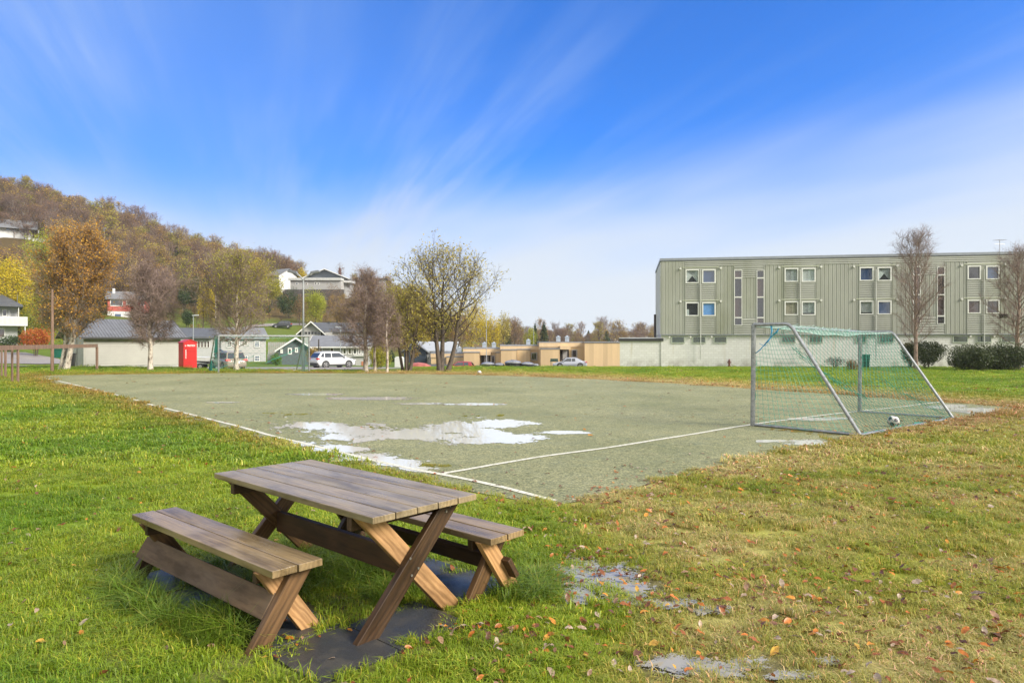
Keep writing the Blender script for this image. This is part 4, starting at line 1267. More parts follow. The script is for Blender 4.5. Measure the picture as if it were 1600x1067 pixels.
wp = []   # (x0,x1,z0,z1) window openings on upper floors
def rect(pxa, pxb, pya, pyb):
    pm = (pxa + pxb) / 2
    return au(pxa), au(pxb), az_(pyb, pm), az_(pya, pm)
UP = []
for (a, b2, c, d2) in ((1071, 1092, 1097, 1118), (1225.5, 1247, 1252, 1274), (1342.5, 1364.5, 1370.5, 1392.5), (1511, 1532, 1540, 1561)):
    m_ = (a + d2) / 2
    k = (m_ - 1033) / 567
    yu = 424 - 7.5 * k - 2.0 * (k > 0); yl = 473 - 5 * k
    for (p, q) in ((a, b2), (c, d2)):
        UP.append((p, q, yu, yu + 21.6)); UP.append((p, q, yl, yl + 21.6))
kinds = ['triangle', 'clear', 'dark', 'blue', 'lace', 'stripe', 'lace', 'pale', 'bluesky', 'pale', 'tri2', 'dark', 'dark', 'dark', 'dark', 'dark']
for i, (a, b2, y0, y1) in enumerate(UP):
    x0, x1, z0, z1 = rect(a, b2, y0, y1)
    kd = kinds[i]
    f = wframe(apt, x0, z0, x1 - x0, z1 - z0, .09, y=.10, frame_mat=WHITE_TRIM, pane_mat=GL[i % 3] if kd in ('dark', 'blue', 'bluesky') else GLC, depth=.20)
    if kd not in ('dark', 'blue', 'bluesky'):
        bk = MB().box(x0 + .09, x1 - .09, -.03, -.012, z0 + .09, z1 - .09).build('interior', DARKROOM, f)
        cb = MB(); w_ = x1 - x0 - .2; hh = z1 - z0 - .2; xa = x0 + .1; za = z0 + .1
        if kd in ('triangle', 'tri2'):
            cb.prism([(xa, za + hh), (xa, za), (xa + w_ * .12, za + hh * .1), (xa + w_ / 2, za + hh * .55), (xa + w_ * .88, za + hh * .1), (xa + w_, za), (xa + w_, za + hh)], 'y', -.078, -.068)
            m2 = CURT
        elif kd == 'lace': cb.box(xa, xa + w_, -.078, -.068, za, za + hh); m2 = CURT
        elif kd == 'stripe': cb.box(xa, xa + w_, -.078, -.068, za, za + hh); m2 = CURT2
        elif kd == 'pale': cb.box(xa, xa + w_, -.078, -.068, za + .1 * hh, za + hh); m2 = CURT
        elif kd == 'clear': cb.box(xa, xa + w_ * .22, -.078, -.068, za, za + hh * .5); m2 = CURT
        cb.build('curtain', m2, f)
    if kd == 'blue':
        MB().box(x0 + .1, x1 - .1, -.094, -.0905, z0 + .12, z1 - .1).build('blind', CURT3, f)
# four bays: moulded head board, downpipe and bracket lamps
PIPE = simple('pale_downpipe', (.42, .43, .40), .5)
LAMPW = simple('white_outlet_box', (.6, .6, .56), .5)
for (a, d2, pipe) in ((1071, 1118, 1094.3), (1225.5, 1274, 1249.7), (1342.5, 1392.5, 1367.7), (1511, 1561, 1536.5)):
    x0, x1 = au(a) - .05, au(d2) + .05
    k = ((a + d2) / 2 - 1033) / 567
    for yy_ in (421 - 7 * k - 2.0 * (k > 0), 470 - 5 * k):
        zz_ = az_(yy_, a)
        MB().box(x0 - .2, x1 + .2, -.09, .12, zz_ - .04, zz_ + .03).build('head_board', SAGE2, apt)
        for xx_ in (x0 - .45, x1 + .30):
            o = MB().tube([(xx_ + .08, .03, zz_ - .10), (xx_ + .08, -.16, zz_ - .10)], [.11, .09], 10).build('outlet_cap', LAMPW, apt)
    xp = au(pipe)
    MB().tube([(xp, -.14, .5), (xp, -.14, az_(421, pipe))], .045, 8).build('downpipe', PIPE, apt)
# stair window strips
for (pa, pb, pc, pd_, yt, yb) in ((1147, 1159.5, 1182, 1194, 422, 508.5), (1426, 1438, 1463.5, 1476, 416.8, 506.3)):
    for (p, q) in ((pa, pb), (pc, pd_)):
        x0, x1, z0, z1 = rect(p, q, yt, yb)
        hh = z1 - z0; cuts = [0, .145, .49, .86, 1]
        for j in range(4):
            za = z1 - cuts[j+1] * hh; zb = z1 - cuts[j] * hh
            wframe(apt, x0, za + .004, x1 - x0, zb - za - .008, .05, y=.10, frame_mat=WHITE_TRIM, pane_mat=GL[(j + int(p)) % 2], depth=.19, name='stair_window')
# cladding: ribbed boards between the windows, as real profiles
def ribs_v(x0, x1, z0, z1, mb, pitch=.30, yb=.12):
    n = max(1, round((x1 - x0) / pitch)); s = (x1 - x0) / n
    prof = []
    for i in range(n):
        a = x0 + i * s
        prof += [(a, -.0), (a + s * .14, .032), (a + s * .28, .0), (a + s * .62, .004), ]
    prof = [(x, -.05 + y) for x, y in prof] + [(x1, -.05), (x1, yb), (x0, yb)]
    # prof as x,y polygon extruded in z
    k = len(prof)
    vs = [(x, y, z0) for x, y in prof] + [(x, y, z1) for x, y in prof]
    fs = [(i, (i+1) % k, k + (i+1) % k, k + i) for i in range(k)]
    mb.add(vs, fs)
def ribs_h(x0, x1, z0, z1, mb, pitch=.185):
    n = max(1, round((z1 - z0) / pitch)); s = (z1 - z0) / n
    for i in range(n):
        a = z0 + i * s
        mb.add([(x0, -.08, a), (x1, -.08, a), (x1, -.03, a + s), (x0, -.02, a + s), (x0, .12, a), (x1, .12, a)],
               [(0,1,2,3), (0,4,5,1)])
    mb.box(x0, x1, -.03, .119, z1 - .004, z1)
za0 = zcl; za1 = ztop - .72
vb = MB(); hb = MB()
def zs(a, d2, up):     # sill and head of upper/lower windows of a bay
    k = ((a + d2) / 2 - 1033) / 567
    yu = 424 - 7.5 * k - 2.0 * (k > 0); yl = 473 - 5 * k
    m_ = (a + d2) / 2
    return az_(yl + 21.6, m_), az_(yl, m_), az_(yu + 21.6, m_), az_(yu, m_)
xl = 0
bays = [(1071, 1118), (1225.5, 1274), (1342.5, 1392.5), (1511, 1561)]
strips = [(1147, 1194), (1426, 1476)]
spans = sorted([(a, b, 'bay') for a, b in bays] + [(a, b, 'st') for a, b in strips])
for a, b, t in spans:
    x0, x1 = au(a), au(b)
    ribs_v(xl, x0, za0, za1, vb)
    vb.box(x0 - .035, x0 + .0, -.085, .119, za0, za1)
    if t == 'bay':
        s0, h0_, s1, h1_ = zs(a, b, 0)
        ribs_h(x0, x1, za0, s0, hb); ribs_h(x0, x1, h0_, s1, hb); ribs_h(x0, x1, h1_, za1, hb)
        # between the twin windows
        i = [k for k, q in enumerate(bays) if q[0] == a][0]
        mid = ((1092, 1097), (1247, 1252), (1364.5, 1370.5), (1532, 1540))[i]
        for (zz0, zz1) in ((s0, h0_), (s1, h1_)): vb.box(au(mid[0]), au(mid[1]), -.05, .12, zz0, zz1)
    else:
        m0, m1 = ((1159.5, 1182) if a < 1300 else (1438, 1463.5))
        zb_ = az_(508.5 if a < 1300 else 506.3, a); zt_ = az_(422 if a < 1300 else 416.8, a)
        ribs_h(x0, x1, za0, zb_, hb); ribs_h(x0, x1, zt_, za1, hb)
        q0 = zb_ + (zt_ - zb_) * .135; q1 = zb_ + (zt_ - zb_) * .86
        ribs_h(au(m0), au(m1), zb_, q0, hb); ribs_v(au(m0), au(m1), q0, q1, vb); ribs_h(au(m0), au(m1), q1, zt_, hb)
    xl = x1
    vb.box(x1 - .0, x1 + .035, -.085, .119, za0, za1)
    xl = x1 + .035
ribs_v(xl, AL, za0, za1, vb)
vb.build('vertical_cladding', SAGE, apt); 
ribs_v(0, au(1070), za1, ztop - .25, vb := MB()); vb.build('corner_cladding', SAGE, apt)
ribs_h(au(1070), AL, za1, ztop - .25, hb, .16)
hb.build('horizontal_cladding', SAGE, apt)
MB().box(-.02, AL, -.09, .12, zcl - .07, zcl - .002).build('drip_moulding', FLASH, apt)
# cellar windows in the plinth
PLW = [(1049, 1070), (1082, 1103), (1115, 1136), (1221, 1243), (1264, 1286), (1337, 1354), (1374, 1397), (1489, 1513), (1526, 1550), (1564, 1591)]
PGF = simple('pale_green_frame', (.36, .40, .33), .5)
for i, (a, b) in enumerate(PLW):
    x0, x1, z0, z1 = rect(a, b, 525.4 - 1.2 * (a - 1049) / 540, 536.2 - .7 * (a - 1049) / 540)
    wframe(apt, x0, z0, x1 - x0, z1 - z0, .07, y=.10, frame_mat=PGF, pane_mat=GLP, depth=.07, name='cellar_window')
    if i in (0, 1, 2, 6, 7, 8): MB().tube([(x0 - .16 if i < 3 else x1 + .16, .10, z1 - .06), (x0 - .16 if i < 3 else x1 + .16, -.06, z1 - .06)], [.10, .08], 10).build('vent_cap', LAMPW, apt)
# water outlet on the plinth
RED = simple('rusty_red_paint', (.13, .035, .025), .6, var=.3)
xh = au(1139); zh = 0
hy = MB(); hy.cyl((0, 0, 0), .09, .52, 10); hy.cyl((0, 0, .52), .14, .08, 10, r2=.10); hy.cyl((0, 0, .60), .05, .10, 8); hy.tube([(-.19, 0, .38), (.19, 0, .38)], .055, 8); hy.cyl((0, 0, 0), .14, .06, 10)
w_ = apt.matrix_world if False else None
hp = AO + ax * xh + Vector((ax.y, -ax.x, 0)) * .15
o = hy.build('fire_hydrant', RED); o.location = (hp.x, hp.y, H(hp.x, hp.y)); o.scale = (.9, .9, .9); tag(o, 'small rusty red hydrant against the white apartment plinth', 'hydrant')
# tv aerial on the roof
ALU = simple('aluminium', (.5, .5, .5), .4, metal=.7)
xa_ = au(1593); pa_ = AO + ax * xa_ + Vector((-ax.y, ax.x, 0)) * 3
ae = MB(); ae.cyl((0, 0, 0), .035, 1.5, 6)
for zz_ in (1.45, 1.1): ae.tube([(-.45, 0, zz_), (.45, 0, zz_)], .02, 5); 
for k in range(7): ae.tube([(-.42 + k * .14, -.28, 1.45), (-.42 + k * .14, .28, 1.45)], .014, 4)
o = ae.build('tv_aerial', ALU); o.location = (pa_.x, pa_.y, ZB + ztop - .1); tag(o, 'thin metal aerial on the apartment roof at the right edge', 'aerial')
# flat roofed annex left of the block
MBK = simple('black_roof_edge', (.03, .03, .032), .5)
nB, nR = building('annex', 'low whitewashed annex with black flat roof edge beside the apartment block', 'annex', 968.5, 60.75, math.degrees(AYAW), 3.62, 7, Z(571, 60.75), Z(533, 60.75) - Z(571, 60.75), 0, BWH, MBK, ridge='flat', over=.12, rth=.24)
MB().box(-.05, 3.55, -.05, 7.05, Z(533, 60.75) - Z(571, 60.75) + .2403, Z(533, 60.75) - Z(571, 60.75) + .32).build('roof_film', simple('pale_roof_sheet', (.5, .52, .55), .3), nB)
# black chimney pipe beside the gable
pp = at(1023.5, 64); o = MB().cyl((0, 0, 0), .11, Z(491, 64) - Z(528, 64), 8).build('flue_pipe', simple('dark_flue', (.05, .04, .04), .5)); o.location = (pp.x, 64, Z(528, 64) - .02); tag(o, 'dark flue pipe rising from the annex roof next to the gable', 'flue')

# ---- row of timber clad terraces in the middle
def vertical_boards(name, c, k=.35, pitch=.22):
    m, nt, b = newmat(name)
    tc = N(nt, 'ShaderNodeTexCoord'); sp = N(nt, 'ShaderNodeSeparateXYZ'); L(nt, tc.outputs['Object'], sp.inputs[0])
    ad = N(nt, 'ShaderNodeMath', operation='ADD'); L(nt, sp.outputs[0], ad.inputs[0]); L(nt, sp.outputs[1], ad.inputs[1])
    dv = N(nt, 'ShaderNodeMath', operation='DIVIDE', i_1=pitch * 3); L(nt, ad.outputs[0], dv.inputs[0])
    fl = N(nt, 'ShaderNodeMath', operation='FLOOR'); L(nt, dv.outputs[0], fl.inputs[0])
    wn = N(nt, 'ShaderNodeTexWhiteNoise', noise_dimensions='1D'); L(nt, fl.outputs[0], wn.inputs['W'])
    n = fnoise(nt, tc.outputs['Object'], 1.2, 5, .6, (2, 2, .3))
    f = N(nt, 'ShaderNodeMath', operation='MULTIPLY_ADD', i_1=.5); L(nt, wn.outputs[0], f.inputs[0]); 
    h = N(nt, 'ShaderNodeMath', operation='MULTIPLY', i_1=.6); L(nt, n, h.inputs[0]); L(nt, h.outputs[0], f.inputs[2])
    r = ramp(nt, f.outputs[0], [(.2, tuple(x * (1 - k) for x in c)), (.8, tuple(min(1, x * (1 + k * .6)) for x in c))])
    L(nt, r.outputs[0], b.inputs['Base Color']); b.inputs['Roughness'].default_value = .7
    return m
PINE = vertical_boards('fresh_pine_cladding', (.58, .42, .23), .16)
PINE2 = simple('pine_fascia', (.60, .44, .26), .7, var=.1)
BROWNF = simple('grey_window_frame', (.40, .38, .35), .5)
VENT = simple('zinc_roof_cowl', (.45, .50, .55), .35, metal=.5)
ROOFG = simple('grey_roof_felt', (.22, .23, .25), .6)
def terrace(label, px0, px1, d, ytop, ybase, proj, wins, extra=None, Wd=9, yaw=0):
    b = empty('terrace_house', (X(px0, d), d, Z(ybase, d) - .5), R(yaw), label, 'terrace house', 'timber clad terrace houses')
    S = d / FPX; Lr = (px1 - px0) * S; z1 = Z(ytop, d) - (Z(ybase, d) - .5)
    MB().box(0, Lr, 0, Wd, -1, z1).build('wall', PINE, b)
    MB().box(-.08, Lr + .08, -.10, Wd + .1, z1 + .002, z1 + .16).build('roof', ROOFG, b)
    MB().box(-.05, Lr + .05, -.12, -.003, z1 - .62, z1 - .02).build('fascia', PINE2, b)
    for (a, c, h, dep) in proj:      # protruding storage boxes: px range, height below the top in m, depth
        x0, x1 = (a - px0) * S, (c - px0) * S
        pb = MB().box(x0, x1, -dep, -.004, -1, z1 - h)
        q = pb.build('bay', PINE, b)
        MB().box(x0 - .06, x1 + .06, -dep - .08, -.13, z1 - h + .002, z1 - h + .12).build('bay_roof', ROOFG, q)
    for (a, ya, c, yb_) in wins:
        wframe(b, (a - px0) * S, Z(yb_, d) - b.location.z, (c - a) * S, (yb_ - ya) * S, .14, y=-.003, frame_mat=BROWNF, pane_mat=GL[1], depth=.08)
    return b, S, z1
def entrance(b, S, px0, a, c, z1, dep):
    x0, x1 = (a - px0) * S, (c - px0) * S
    MB().box(x0, x1, -.03, -.003, .3, z1 - 1.0).build('door_recess_shade', DARKROOM, b)  # flat dark sheet on the wall, painted as the doorway's shade
    MB().box(x0 + (x1 - x0) * .3, x0 + (x1 - x0) * .8, -.09, -.035, .3, z1 - 1.05).build('door', simple('grey_door', (.40, .40, .40), .5), b)
    MB().box(x0 - .1, x1 + .1, -dep, -.13, z1 - .95, z1 - .45).build('canopy', PINE2, b)
t1, S1, h1 = terrace('leftmost timber terrace house, lowest flat roof, small square window', 673.5, 726, 108, 552.5, 577, [(699, 725, .5, 1.6)], [(718 - 1, 558, 725, 569)][:0] + [(688, 559, 696, 569)])
t2, S2, h2 = terrace('timber terrace house with a dark doorway between two storage bays', 724, 784, 106, 545, 577, [(726, 750, .55, 1.8), (775, 783.5, .6, 1.2)], [(767.5, 555, 773.5, 568)])
entrance(t2, S2, 724, 752, 766, h2, 1.3)
t3, S3, h3 = terrace('timber terrace house with one brown window behind the covered cars', 782, 845, 104, 540.5, 577, [(783, 807, .6, 1.8), (807.6, 828, .55, 1.2)], [(829.5, 550.5, 839.5, 563)])
t4, S4, h4 = terrace('tallest timber terrace house with grey door behind the white car', 843, 914, 101, 535.5, 577, [(844, 873, .9, 1.9)], [(893, 546, 902, 558.5)])
entrance(t4, S4, 843, 875, 889, h4, 1.9)
# end gable wall, bright, turned to the sun
g5, _, _ = terrace('broad blank end wall of pale vertical boards right of the white car', 913.5, 968.5, 99.5, 535.5, 577, [], [], Wd=11)
for c_ in list(g5.children):
    if c_.name.startswith('fascia'): bpy.data.objects.remove(c_)
def cowl(px, d, ytop, ybase, label):
    s = d / FPX; w = 6.5 * s / 2; z0 = Z(ybase, d)
    c = MB(); c.prism([(-w, -w), (w, -w), (w, w), (-w, w)], 'z', -.1, .55); c.prism([(-w * 1.15, -w * 1.15), (w * 1.15, -w * 1.15), (w * 1.15, w * 1.15), (-w * 1.15, w * 1.15)], 'z', .55, .66)
    c.tube([(0, 0, .66), (0, 0, .80)], [w * .8, w * .3], 8)
    o = c.build('roof_cowl', VENT); o.location = (X(px, d), d + 2.5, z0 + .16); o.scale.z = 1.15
    tag(o, label, 'roof cowl', 'zinc cowls on the terrace roofs')
for a in ((716, 110, 546, 552, 'zinc cowl on the lowest terrace roof'), (756, 108, 540, 545, 'left cowl of the pair above the dark doorway'), (771, 108, 540, 545, 'right cowl of the pair above the dark doorway'),
          (826, 106, 536, 540.5, 'single cowl on the roof above the brown window'), (874, 103, 530, 535.5, 'left cowl of the pair on the tallest terrace roof'), (888, 103, 530, 535.5, 'right cowl of the pair on the tallest terrace roof')): cowl(*a)
# green letter boxes
lb = MB()
for k in range(4): lb.box(k * .27, k * .27 + .25, 0, .22, 1.0, 1.32)
lb.box(-.05, 1.12, .06, .12, .9, 1.0); lb.box(.05, .12, .06, .12, -.4, .9); lb.box(.95, 1.02, .06, .12, -.4, .9)
o = lb.build('letter_boxes', simple('dark_green_box', (.015, .06, .045), .4)); o.location = (X(860, 97), 97, Z(575, 97)); tag(o, 'row of dark green letter boxes in front of the tallest terrace house', 'letter boxes')

# ---- garage, houses
GREYR = simple('grey_corrugated_roof', (.13, .135, .15), .45, var=.2, scale=2)
SLATE = simple('dark_slate_roof', (.075, .08, .09), .55, var=.25, scale=1.2)
SLATE2 = simple('grey_shingle_roof', (.16, .165, .175), .6, var=.2, scale=1.0)
CREAM = simple('cream_weatherboard', (.335, .325, .29), .6, var=.07, scale=1.0)
GREYW = simple('light_grey_weatherboard', (.36, .365, .36), .65, var=.08)
LGREY = simple('pale_grey_wall', (.37, .365, .35), .65, var=.08)
WH = simple('white_house_paint', (.58, .58, .57), .6, var=.06)
REDW = simple('faded_red_cladding', (.42, .085, .065), .65, var=.15, scale=.8)
DKBLUE = simple('dark_blue_cladding', (.022, .035, .055), .6, var=.15)
DKGREEN = simple('dark_grey_green_cladding', (.085, .105, .112), .65, var=.12)
CONC = simple('grey_foundation', (.22, .22, .21), .8, var=.15)
def laps(parent, x0, x1, z0, z1, pitch, mat, y=0.0, face='front', L_=0):
    mb = MB(); n = round((z1 - z0) / pitch); s = (z1 - z0) / n
    for i in range(n):
        a = z0 + i * s
        mb.add([(x0, -.045, a), (x1, -.045, a), (x1, -.012, a + s), (x0, -.012, a + s), (x0, -.003, a), (x1, -.003, a)], [(0,1,2,3), (0,4,5,1)])
    M4 = {'front': Matrix.Translation((0, y, 0)), 'left': Matrix.Rotation(R(-90), 4, 'Z'), 'right': Matrix.Translation((L_, 0, 0)) @ Matrix.Rotation(R(90), 4, 'Z')}[face]
    return mb.build('weatherboards', mat, parent, mat4=M4)
gyaw = math.degrees(math.atan2(.75, .65))
zg = -.19
gar, _ = building('garage', 'long cream garage with dark corrugated roof behind the birches', 'garage', 131, 47, gyaw, 6.45, 4.2, zg, Z(524, 47) - zg, Z(500, 49) - zg, LGREY, GREYR, over=.4, sink=.6, rth=.09)
laps(gar, .05, 6.4, .15, Z(525.5, 47) - zg - .05, .15, CREAM)
MB().box(0, .09, -.055, -.002, .12, 2.1).build('corner_board', CREAM, gar); MB().box(6.36, 6.45, -.055, -.002, .12, 2.1).build('corner_board', CREAM, gar)
# roof ribs
rib = MB(); ht = Z(524, 47) - zg; hrg = Z(500, 49) - zg; sl = (hrg - ht) / 2.1; e0 = ht - .4 * sl
for k in range(36):
    x = -.38 + k * 7.2 / 35
    rib.add([(x - .035, -.41, e0 + .092), (x + .035, -.41, e0 + .092), (x, -.41, e0 + .135), (x - .035, 2.1, hrg + .092), (x + .035, 2.1, hrg + .092), (x, 2.1, hrg + .135)], [(0, 3, 5, 2), (1, 2, 5, 4), (0, 2, 1)])
rib.build('roof_ribs', GREYR, gar)
MB().box(-.4, 6.85, -.50, -.42, e0 - .02, e0 + .10).build('gutter', MBK, gar)
door_m = simple('grey_side_door', (.38, .37, .33), .6)
for a in (.5, 1.9): MB().box(-2.9 + a, -1.8 + a, -.05, -.004, 0.05, 2.0).build('side_door', door_m, gar, mat4=Matrix.Rotation(R(-90), 4, 'Z') @ Matrix.Translation((0, 0, 0)))

# white house at the left edge with balcony
d = 92; S = d / FPX; z0 = Z(533, d)
h1b, _ = building('house', 'white and grey house with balcony and dark hipped roof at the left edge', 'house', -60, d, 36, (28 + 60) * S, 9, z0, Z(476, d) - z0, Z(453, d) - z0, GREYW, SLATE, over=1.1, group='houses around the pitch')
h1b_l = h1b
bx = MB().box(0, 104 * S, -1.6, -1.5, Z(507, d) - z0, Z(494, d) - z0); bx.box(0, 104 * S, -1.6, -.003, Z(508.5, d) - z0, Z(507, d) - z0 - .004); bx.box(103 * S, 104 * S, -1.49, -.003, Z(507, d) - z0, Z(494, d) - z0)
bx.build('balcony', WH, h1b)
sl_ = MB()
for k in range(52): sl_.box(k * 2 * S + .05, k * 2 * S + .09, -1.63, -1.603, Z(506, d) - z0, Z(495, d) - z0)
sl_.build('railing_slats', GREYW, h1b)
for c_ in list(h1b.children):
    if c_.name.startswith('roof'): bpy.data.objects.remove(c_)
xr = 97 * S; er = Z(478, d) - z0; rr_z = Z(455, d) - z0
MB().add([(-1, -1.7, er), (xr, -1.7, er), (xr, 10.7, er), (-1, 10.7, er), (-1, 4.5, rr_z), (62 * S, 4.5, rr_z), (-1, -1.7, er + .2), (xr, -1.7, er + .2), (xr, 10.7, er + .2), (-1, 10.7, er + .2)], [(0, 3, 2, 1), (0, 1, 7, 6), (1, 2, 8, 7), (2, 3, 9, 8), (6, 7, 5, 4), (7, 8, 5), (8, 9, 4, 5), (0, 6, 4, 9, 3)]).build('roof', SLATE, h1b)
for px in (29.5, 40): MB().box((px + 60) * S - .06, (px + 60) * S + .06, -1.45, -1.33, -1 if px > 35 else Z(494, d) - z0, Z(507.5 if px > 35 else 478, d) - z0).build('balcony_post', WH, h1b)
for (a, ya, c, yb_) in ((3, 481.5, 11, 493.5), (-5, 512, 8, 528), (12, 484, 16, 494)): wframe(h1b, (a + 60) * S, Z(yb_, d) - z0, (c - a) * S, (yb_ - ya) * S, .12, y=-.004, depth=.08)

# red and white house in the trees
d = 150; S = d / FPX; z0 = Z(502, d)
h2b, _ = building('house', 'red over white two storey house half hidden by the bare birch', 'house', 168, d, 29, 68 * S, 9, z0, Z(466, d) - z0, Z(454, d) - z0, WH, SLATE2, over=.6, group='houses around the pitch')
MB().box(.0, 68 * S, -.05, -.004, Z(486, d) - z0, Z(466, d) - z0 - .05).build('red_cladding', REDW, h2b)
MB().box(44 * S, 68.5 * S, -1.5, -.06, Z(488, d) - z0, Z(477.5, d) - z0).build('balcony', REDW, h2b)
for (a, ya, c, yb_) in ((197.5, 467, 205, 475.5), (220, 469, 226, 477), (212, 468, 216, 476), (172, 468, 192, 478), (178, 489, 190, 499), (205, 490, 211, 499), (216, 490, 226, 500)): wframe(h2b, (a - 168) * S, Z(yb_, d) - z0, (c - a) * S, (yb_ - ya) * S, .16, y=-.055 if yb_ < 485 else -.004, depth=.06)
MB().box(1.0, 1.6, 3, 3.6, Z(460, d) - z0, Z(449, d) - z0).build('chimney', WH, h2b)

# white house high on the left slope
d = 205; S = d / FPX; z0 = Z(372, d)
h3b, _ = building('house', 'white house with grey roof high in the woods at the left edge', 'house', -50, d, 35, 101 * S, 9, z0, Z(348, d) - z0, Z(335.5, d) - z0, WH, SLATE2, over=1.6, group='houses around the pitch')
MB().box(110 * S, 112 * S, -1.3, -1.0, -1.5, Z(352, d) - z0).build('porch_post', WH, h3b)
MB().box(101 * S, 125 * S, -1.4, 1, Z(367, d) - z0 - 1.2, Z(366, d) - z0).build('terrace', WH, h3b)
for (a, ya, c, yb_) in ((8, 349, 26, 357), (30, 350, 40, 358)): wframe(h3b, (a + 50) * S, Z(yb_, d) - z0, (c - a) * S, (yb_ - ya) * S, .16, y=-.004, depth=.08, pane_mat=GL[2])

# dark porch house behind the red container
d = 100; S = d / FPX; z0 = Z(571, d)
h4b, _ = building('house', 'house with dark gable and a glazed white porch behind the red container', 'house', 278, d, 24, 58 * S, 7, z0, Z(527, d) - z0, Z(514, d + 3) - z0, GREYW, SLATE, over=.3, group='houses around the pitch', gable_mat=DKBLUE)
for k in range(5): wframe(h4b, (303.5 + k * 5 - 278) * S, Z(543.5, d) - z0, 4.3 * S, 11 * S, .07, y=-.003, depth=.08, pane_mat=GL[1])
MB().box(22 * S, 54 * S, -.9, -.1, Z(529, d) - z0, Z(526, d) - z0).build('porch_roof', SLATE, h4b)

# grey house with white windows
d = 108; S = d / FPX; z0 = Z(568, d)
h5b, _ = building('house', 'light grey two storey house with white barred windows behind the far goal', 'house', 345, d, 30, 78 * S, 8, z0, Z(528, d) - z0, Z(513, d + 4) - z0, GREYW, SLATE2, over=.5, group='houses around the pitch', gable_mat=DKBLUE)
laps(h5b, .1, 78 * S - .1, Z(551.5, d) - z0, Z(529, d) - z0, .3, LGREY)
for (a, ya, c, yb_, bb) in ((354.5, 531.5, 363, 543, (1, 2)), (371, 533, 377, 541, (1, 1)), (384.5, 531.5, 391.5, 540.5, (1, 1)), (402.5, 532.5, 411.5, 543.5, (1, 2)), (401.5, 555.5, 412, 565.5, (2, 1)), (386, 556, 391, 564, (0, 1))):
    MB().box((a - .9 - 345) * S, (c + .9 - 345) * S, -.05, -.046, Z(yb_ + .9, d) - z0, Z(ya - .9, d) - z0).build('window_surround', CONC, h5b)
    wframe(h5b, (a - 345) * S, Z(yb_, d) - z0, (c - a) * S, (yb_ - ya) * S, .13, y=-.052, bars=bb, depth=.07)

# green grey gabled shed
d = 92; S = d / FPX; z0 = Z(571, d)
h6b, _ = building('house', 'small dark grey green gabled house with white trim left of the white car', 'house', 436, d, 16, 52 * S, 8, z0, Z(546, d) - z0, Z(529, d) - z0, DKGREEN, SLATE2, ridge='w', over=.5, group='houses around the pitch', fascia=WHITE_TRIM)
for (a, ya, c, yb_) in ((438, 545.5, 442, 552), (449.5, 543.5, 456, 554), (460.5, 543, 465.5, 551)): wframe(h6b, (a - 436) * S, Z(yb_, d) - z0, (c - a) * S, (yb_ - ya) * S, .16, y=-.004, depth=.08)

# gabled house above the long building
d = 128; S = d / FPX; z0 = Z(545, d)
h7b, _ = building('house', 'pale gabled house with a row of five small windows above the long grey roof', 'house', 471, d, 12, 30 * S, 8, z0, Z(517, d) - z0, Z(503.5, d) - z0, LGREY, SLATE, ridge='w', over=.9, group='houses around the pitch', fascia=WHITE_TRIM)
MB().box(30 * S + .1, 100 * S, 2.5, 9, -1, Z(519, d) - z0).build('side_wing', LGREY, h7b)
MB().prism([(2.0, Z(519, d) - z0), (5.8, Z(504, d) - z0), (9.5, Z(519, d) - z0), (9.5, Z(519, d) - z0 + .2), (5.8, Z(504, d) - z0 + .2), (2.0, Z(519, d) - z0 + .2)], 'x', 14 * S, 101 * S).build('wing_roof', SLATE, h7b)
for k in range(5): wframe(h7b, (476.5 + k * 4.9 - 471) * S, Z(522.5, d) - z0, 3.4 * S, 4.3 * S, .06, y=-.004, depth=.06, frame_mat=SLATE2, pane_mat=GL[0])
MB().box(36 * S, 47 * S, 1.2, 2.49, -1, Z(519, d) - z0).build('dormer', LGREY, h7b)
MB().box(40 * S, 40.9 * S, 5.2, 6, Z(506, d) - z0, Z(500, d) - z0).build('chimney', MBK, h7b)

# long low building behind the white car
d = 98; S = d / FPX; z0 = Z(574, d)
h8b, _ = building('house', 'long cream building with grey slate roof behind the white sport utility car', 'house', 488, d, 8, 86 * S, 9, z0, Z(541, d) - z0, Z(526, d + 4.5) - z0, LGREY, SLATE2, over=.6, group='houses around the pitch', fascia=WHITE_TRIM)
for k, (a, c) in enumerate(((498, 504), (515, 521.5), (534.5, 541), (542.5, 549), (550.5, 557), (558.5, 563), (564, 568.5))): wframe(h8b, (a - 488) * S, Z(551 + (k > 1) * 3, d) - z0, (c - a) * S, (8 + (k > 1) * 2.5) * S, .14, y=-.004, depth=.08, pane_mat=GL[k % 2])
MB().box(64 * S, 85 * S, -.35, -.003, Z(556.5, d) - z0, Z(555, d) - z0).build('ledge', WHITE_TRIM, h8b)
MB().box(62 * S, 67 * S, -.06, -.003, -.5, Z(561, d) - z0).build('garage_door', CONC, h8b)
MB().box(76 * S, 81 * S, -.06, -.003, -.5, Z(565, d) - z0).build('door', simple('orange_door', (.42, .16, .08), .6), h8b)

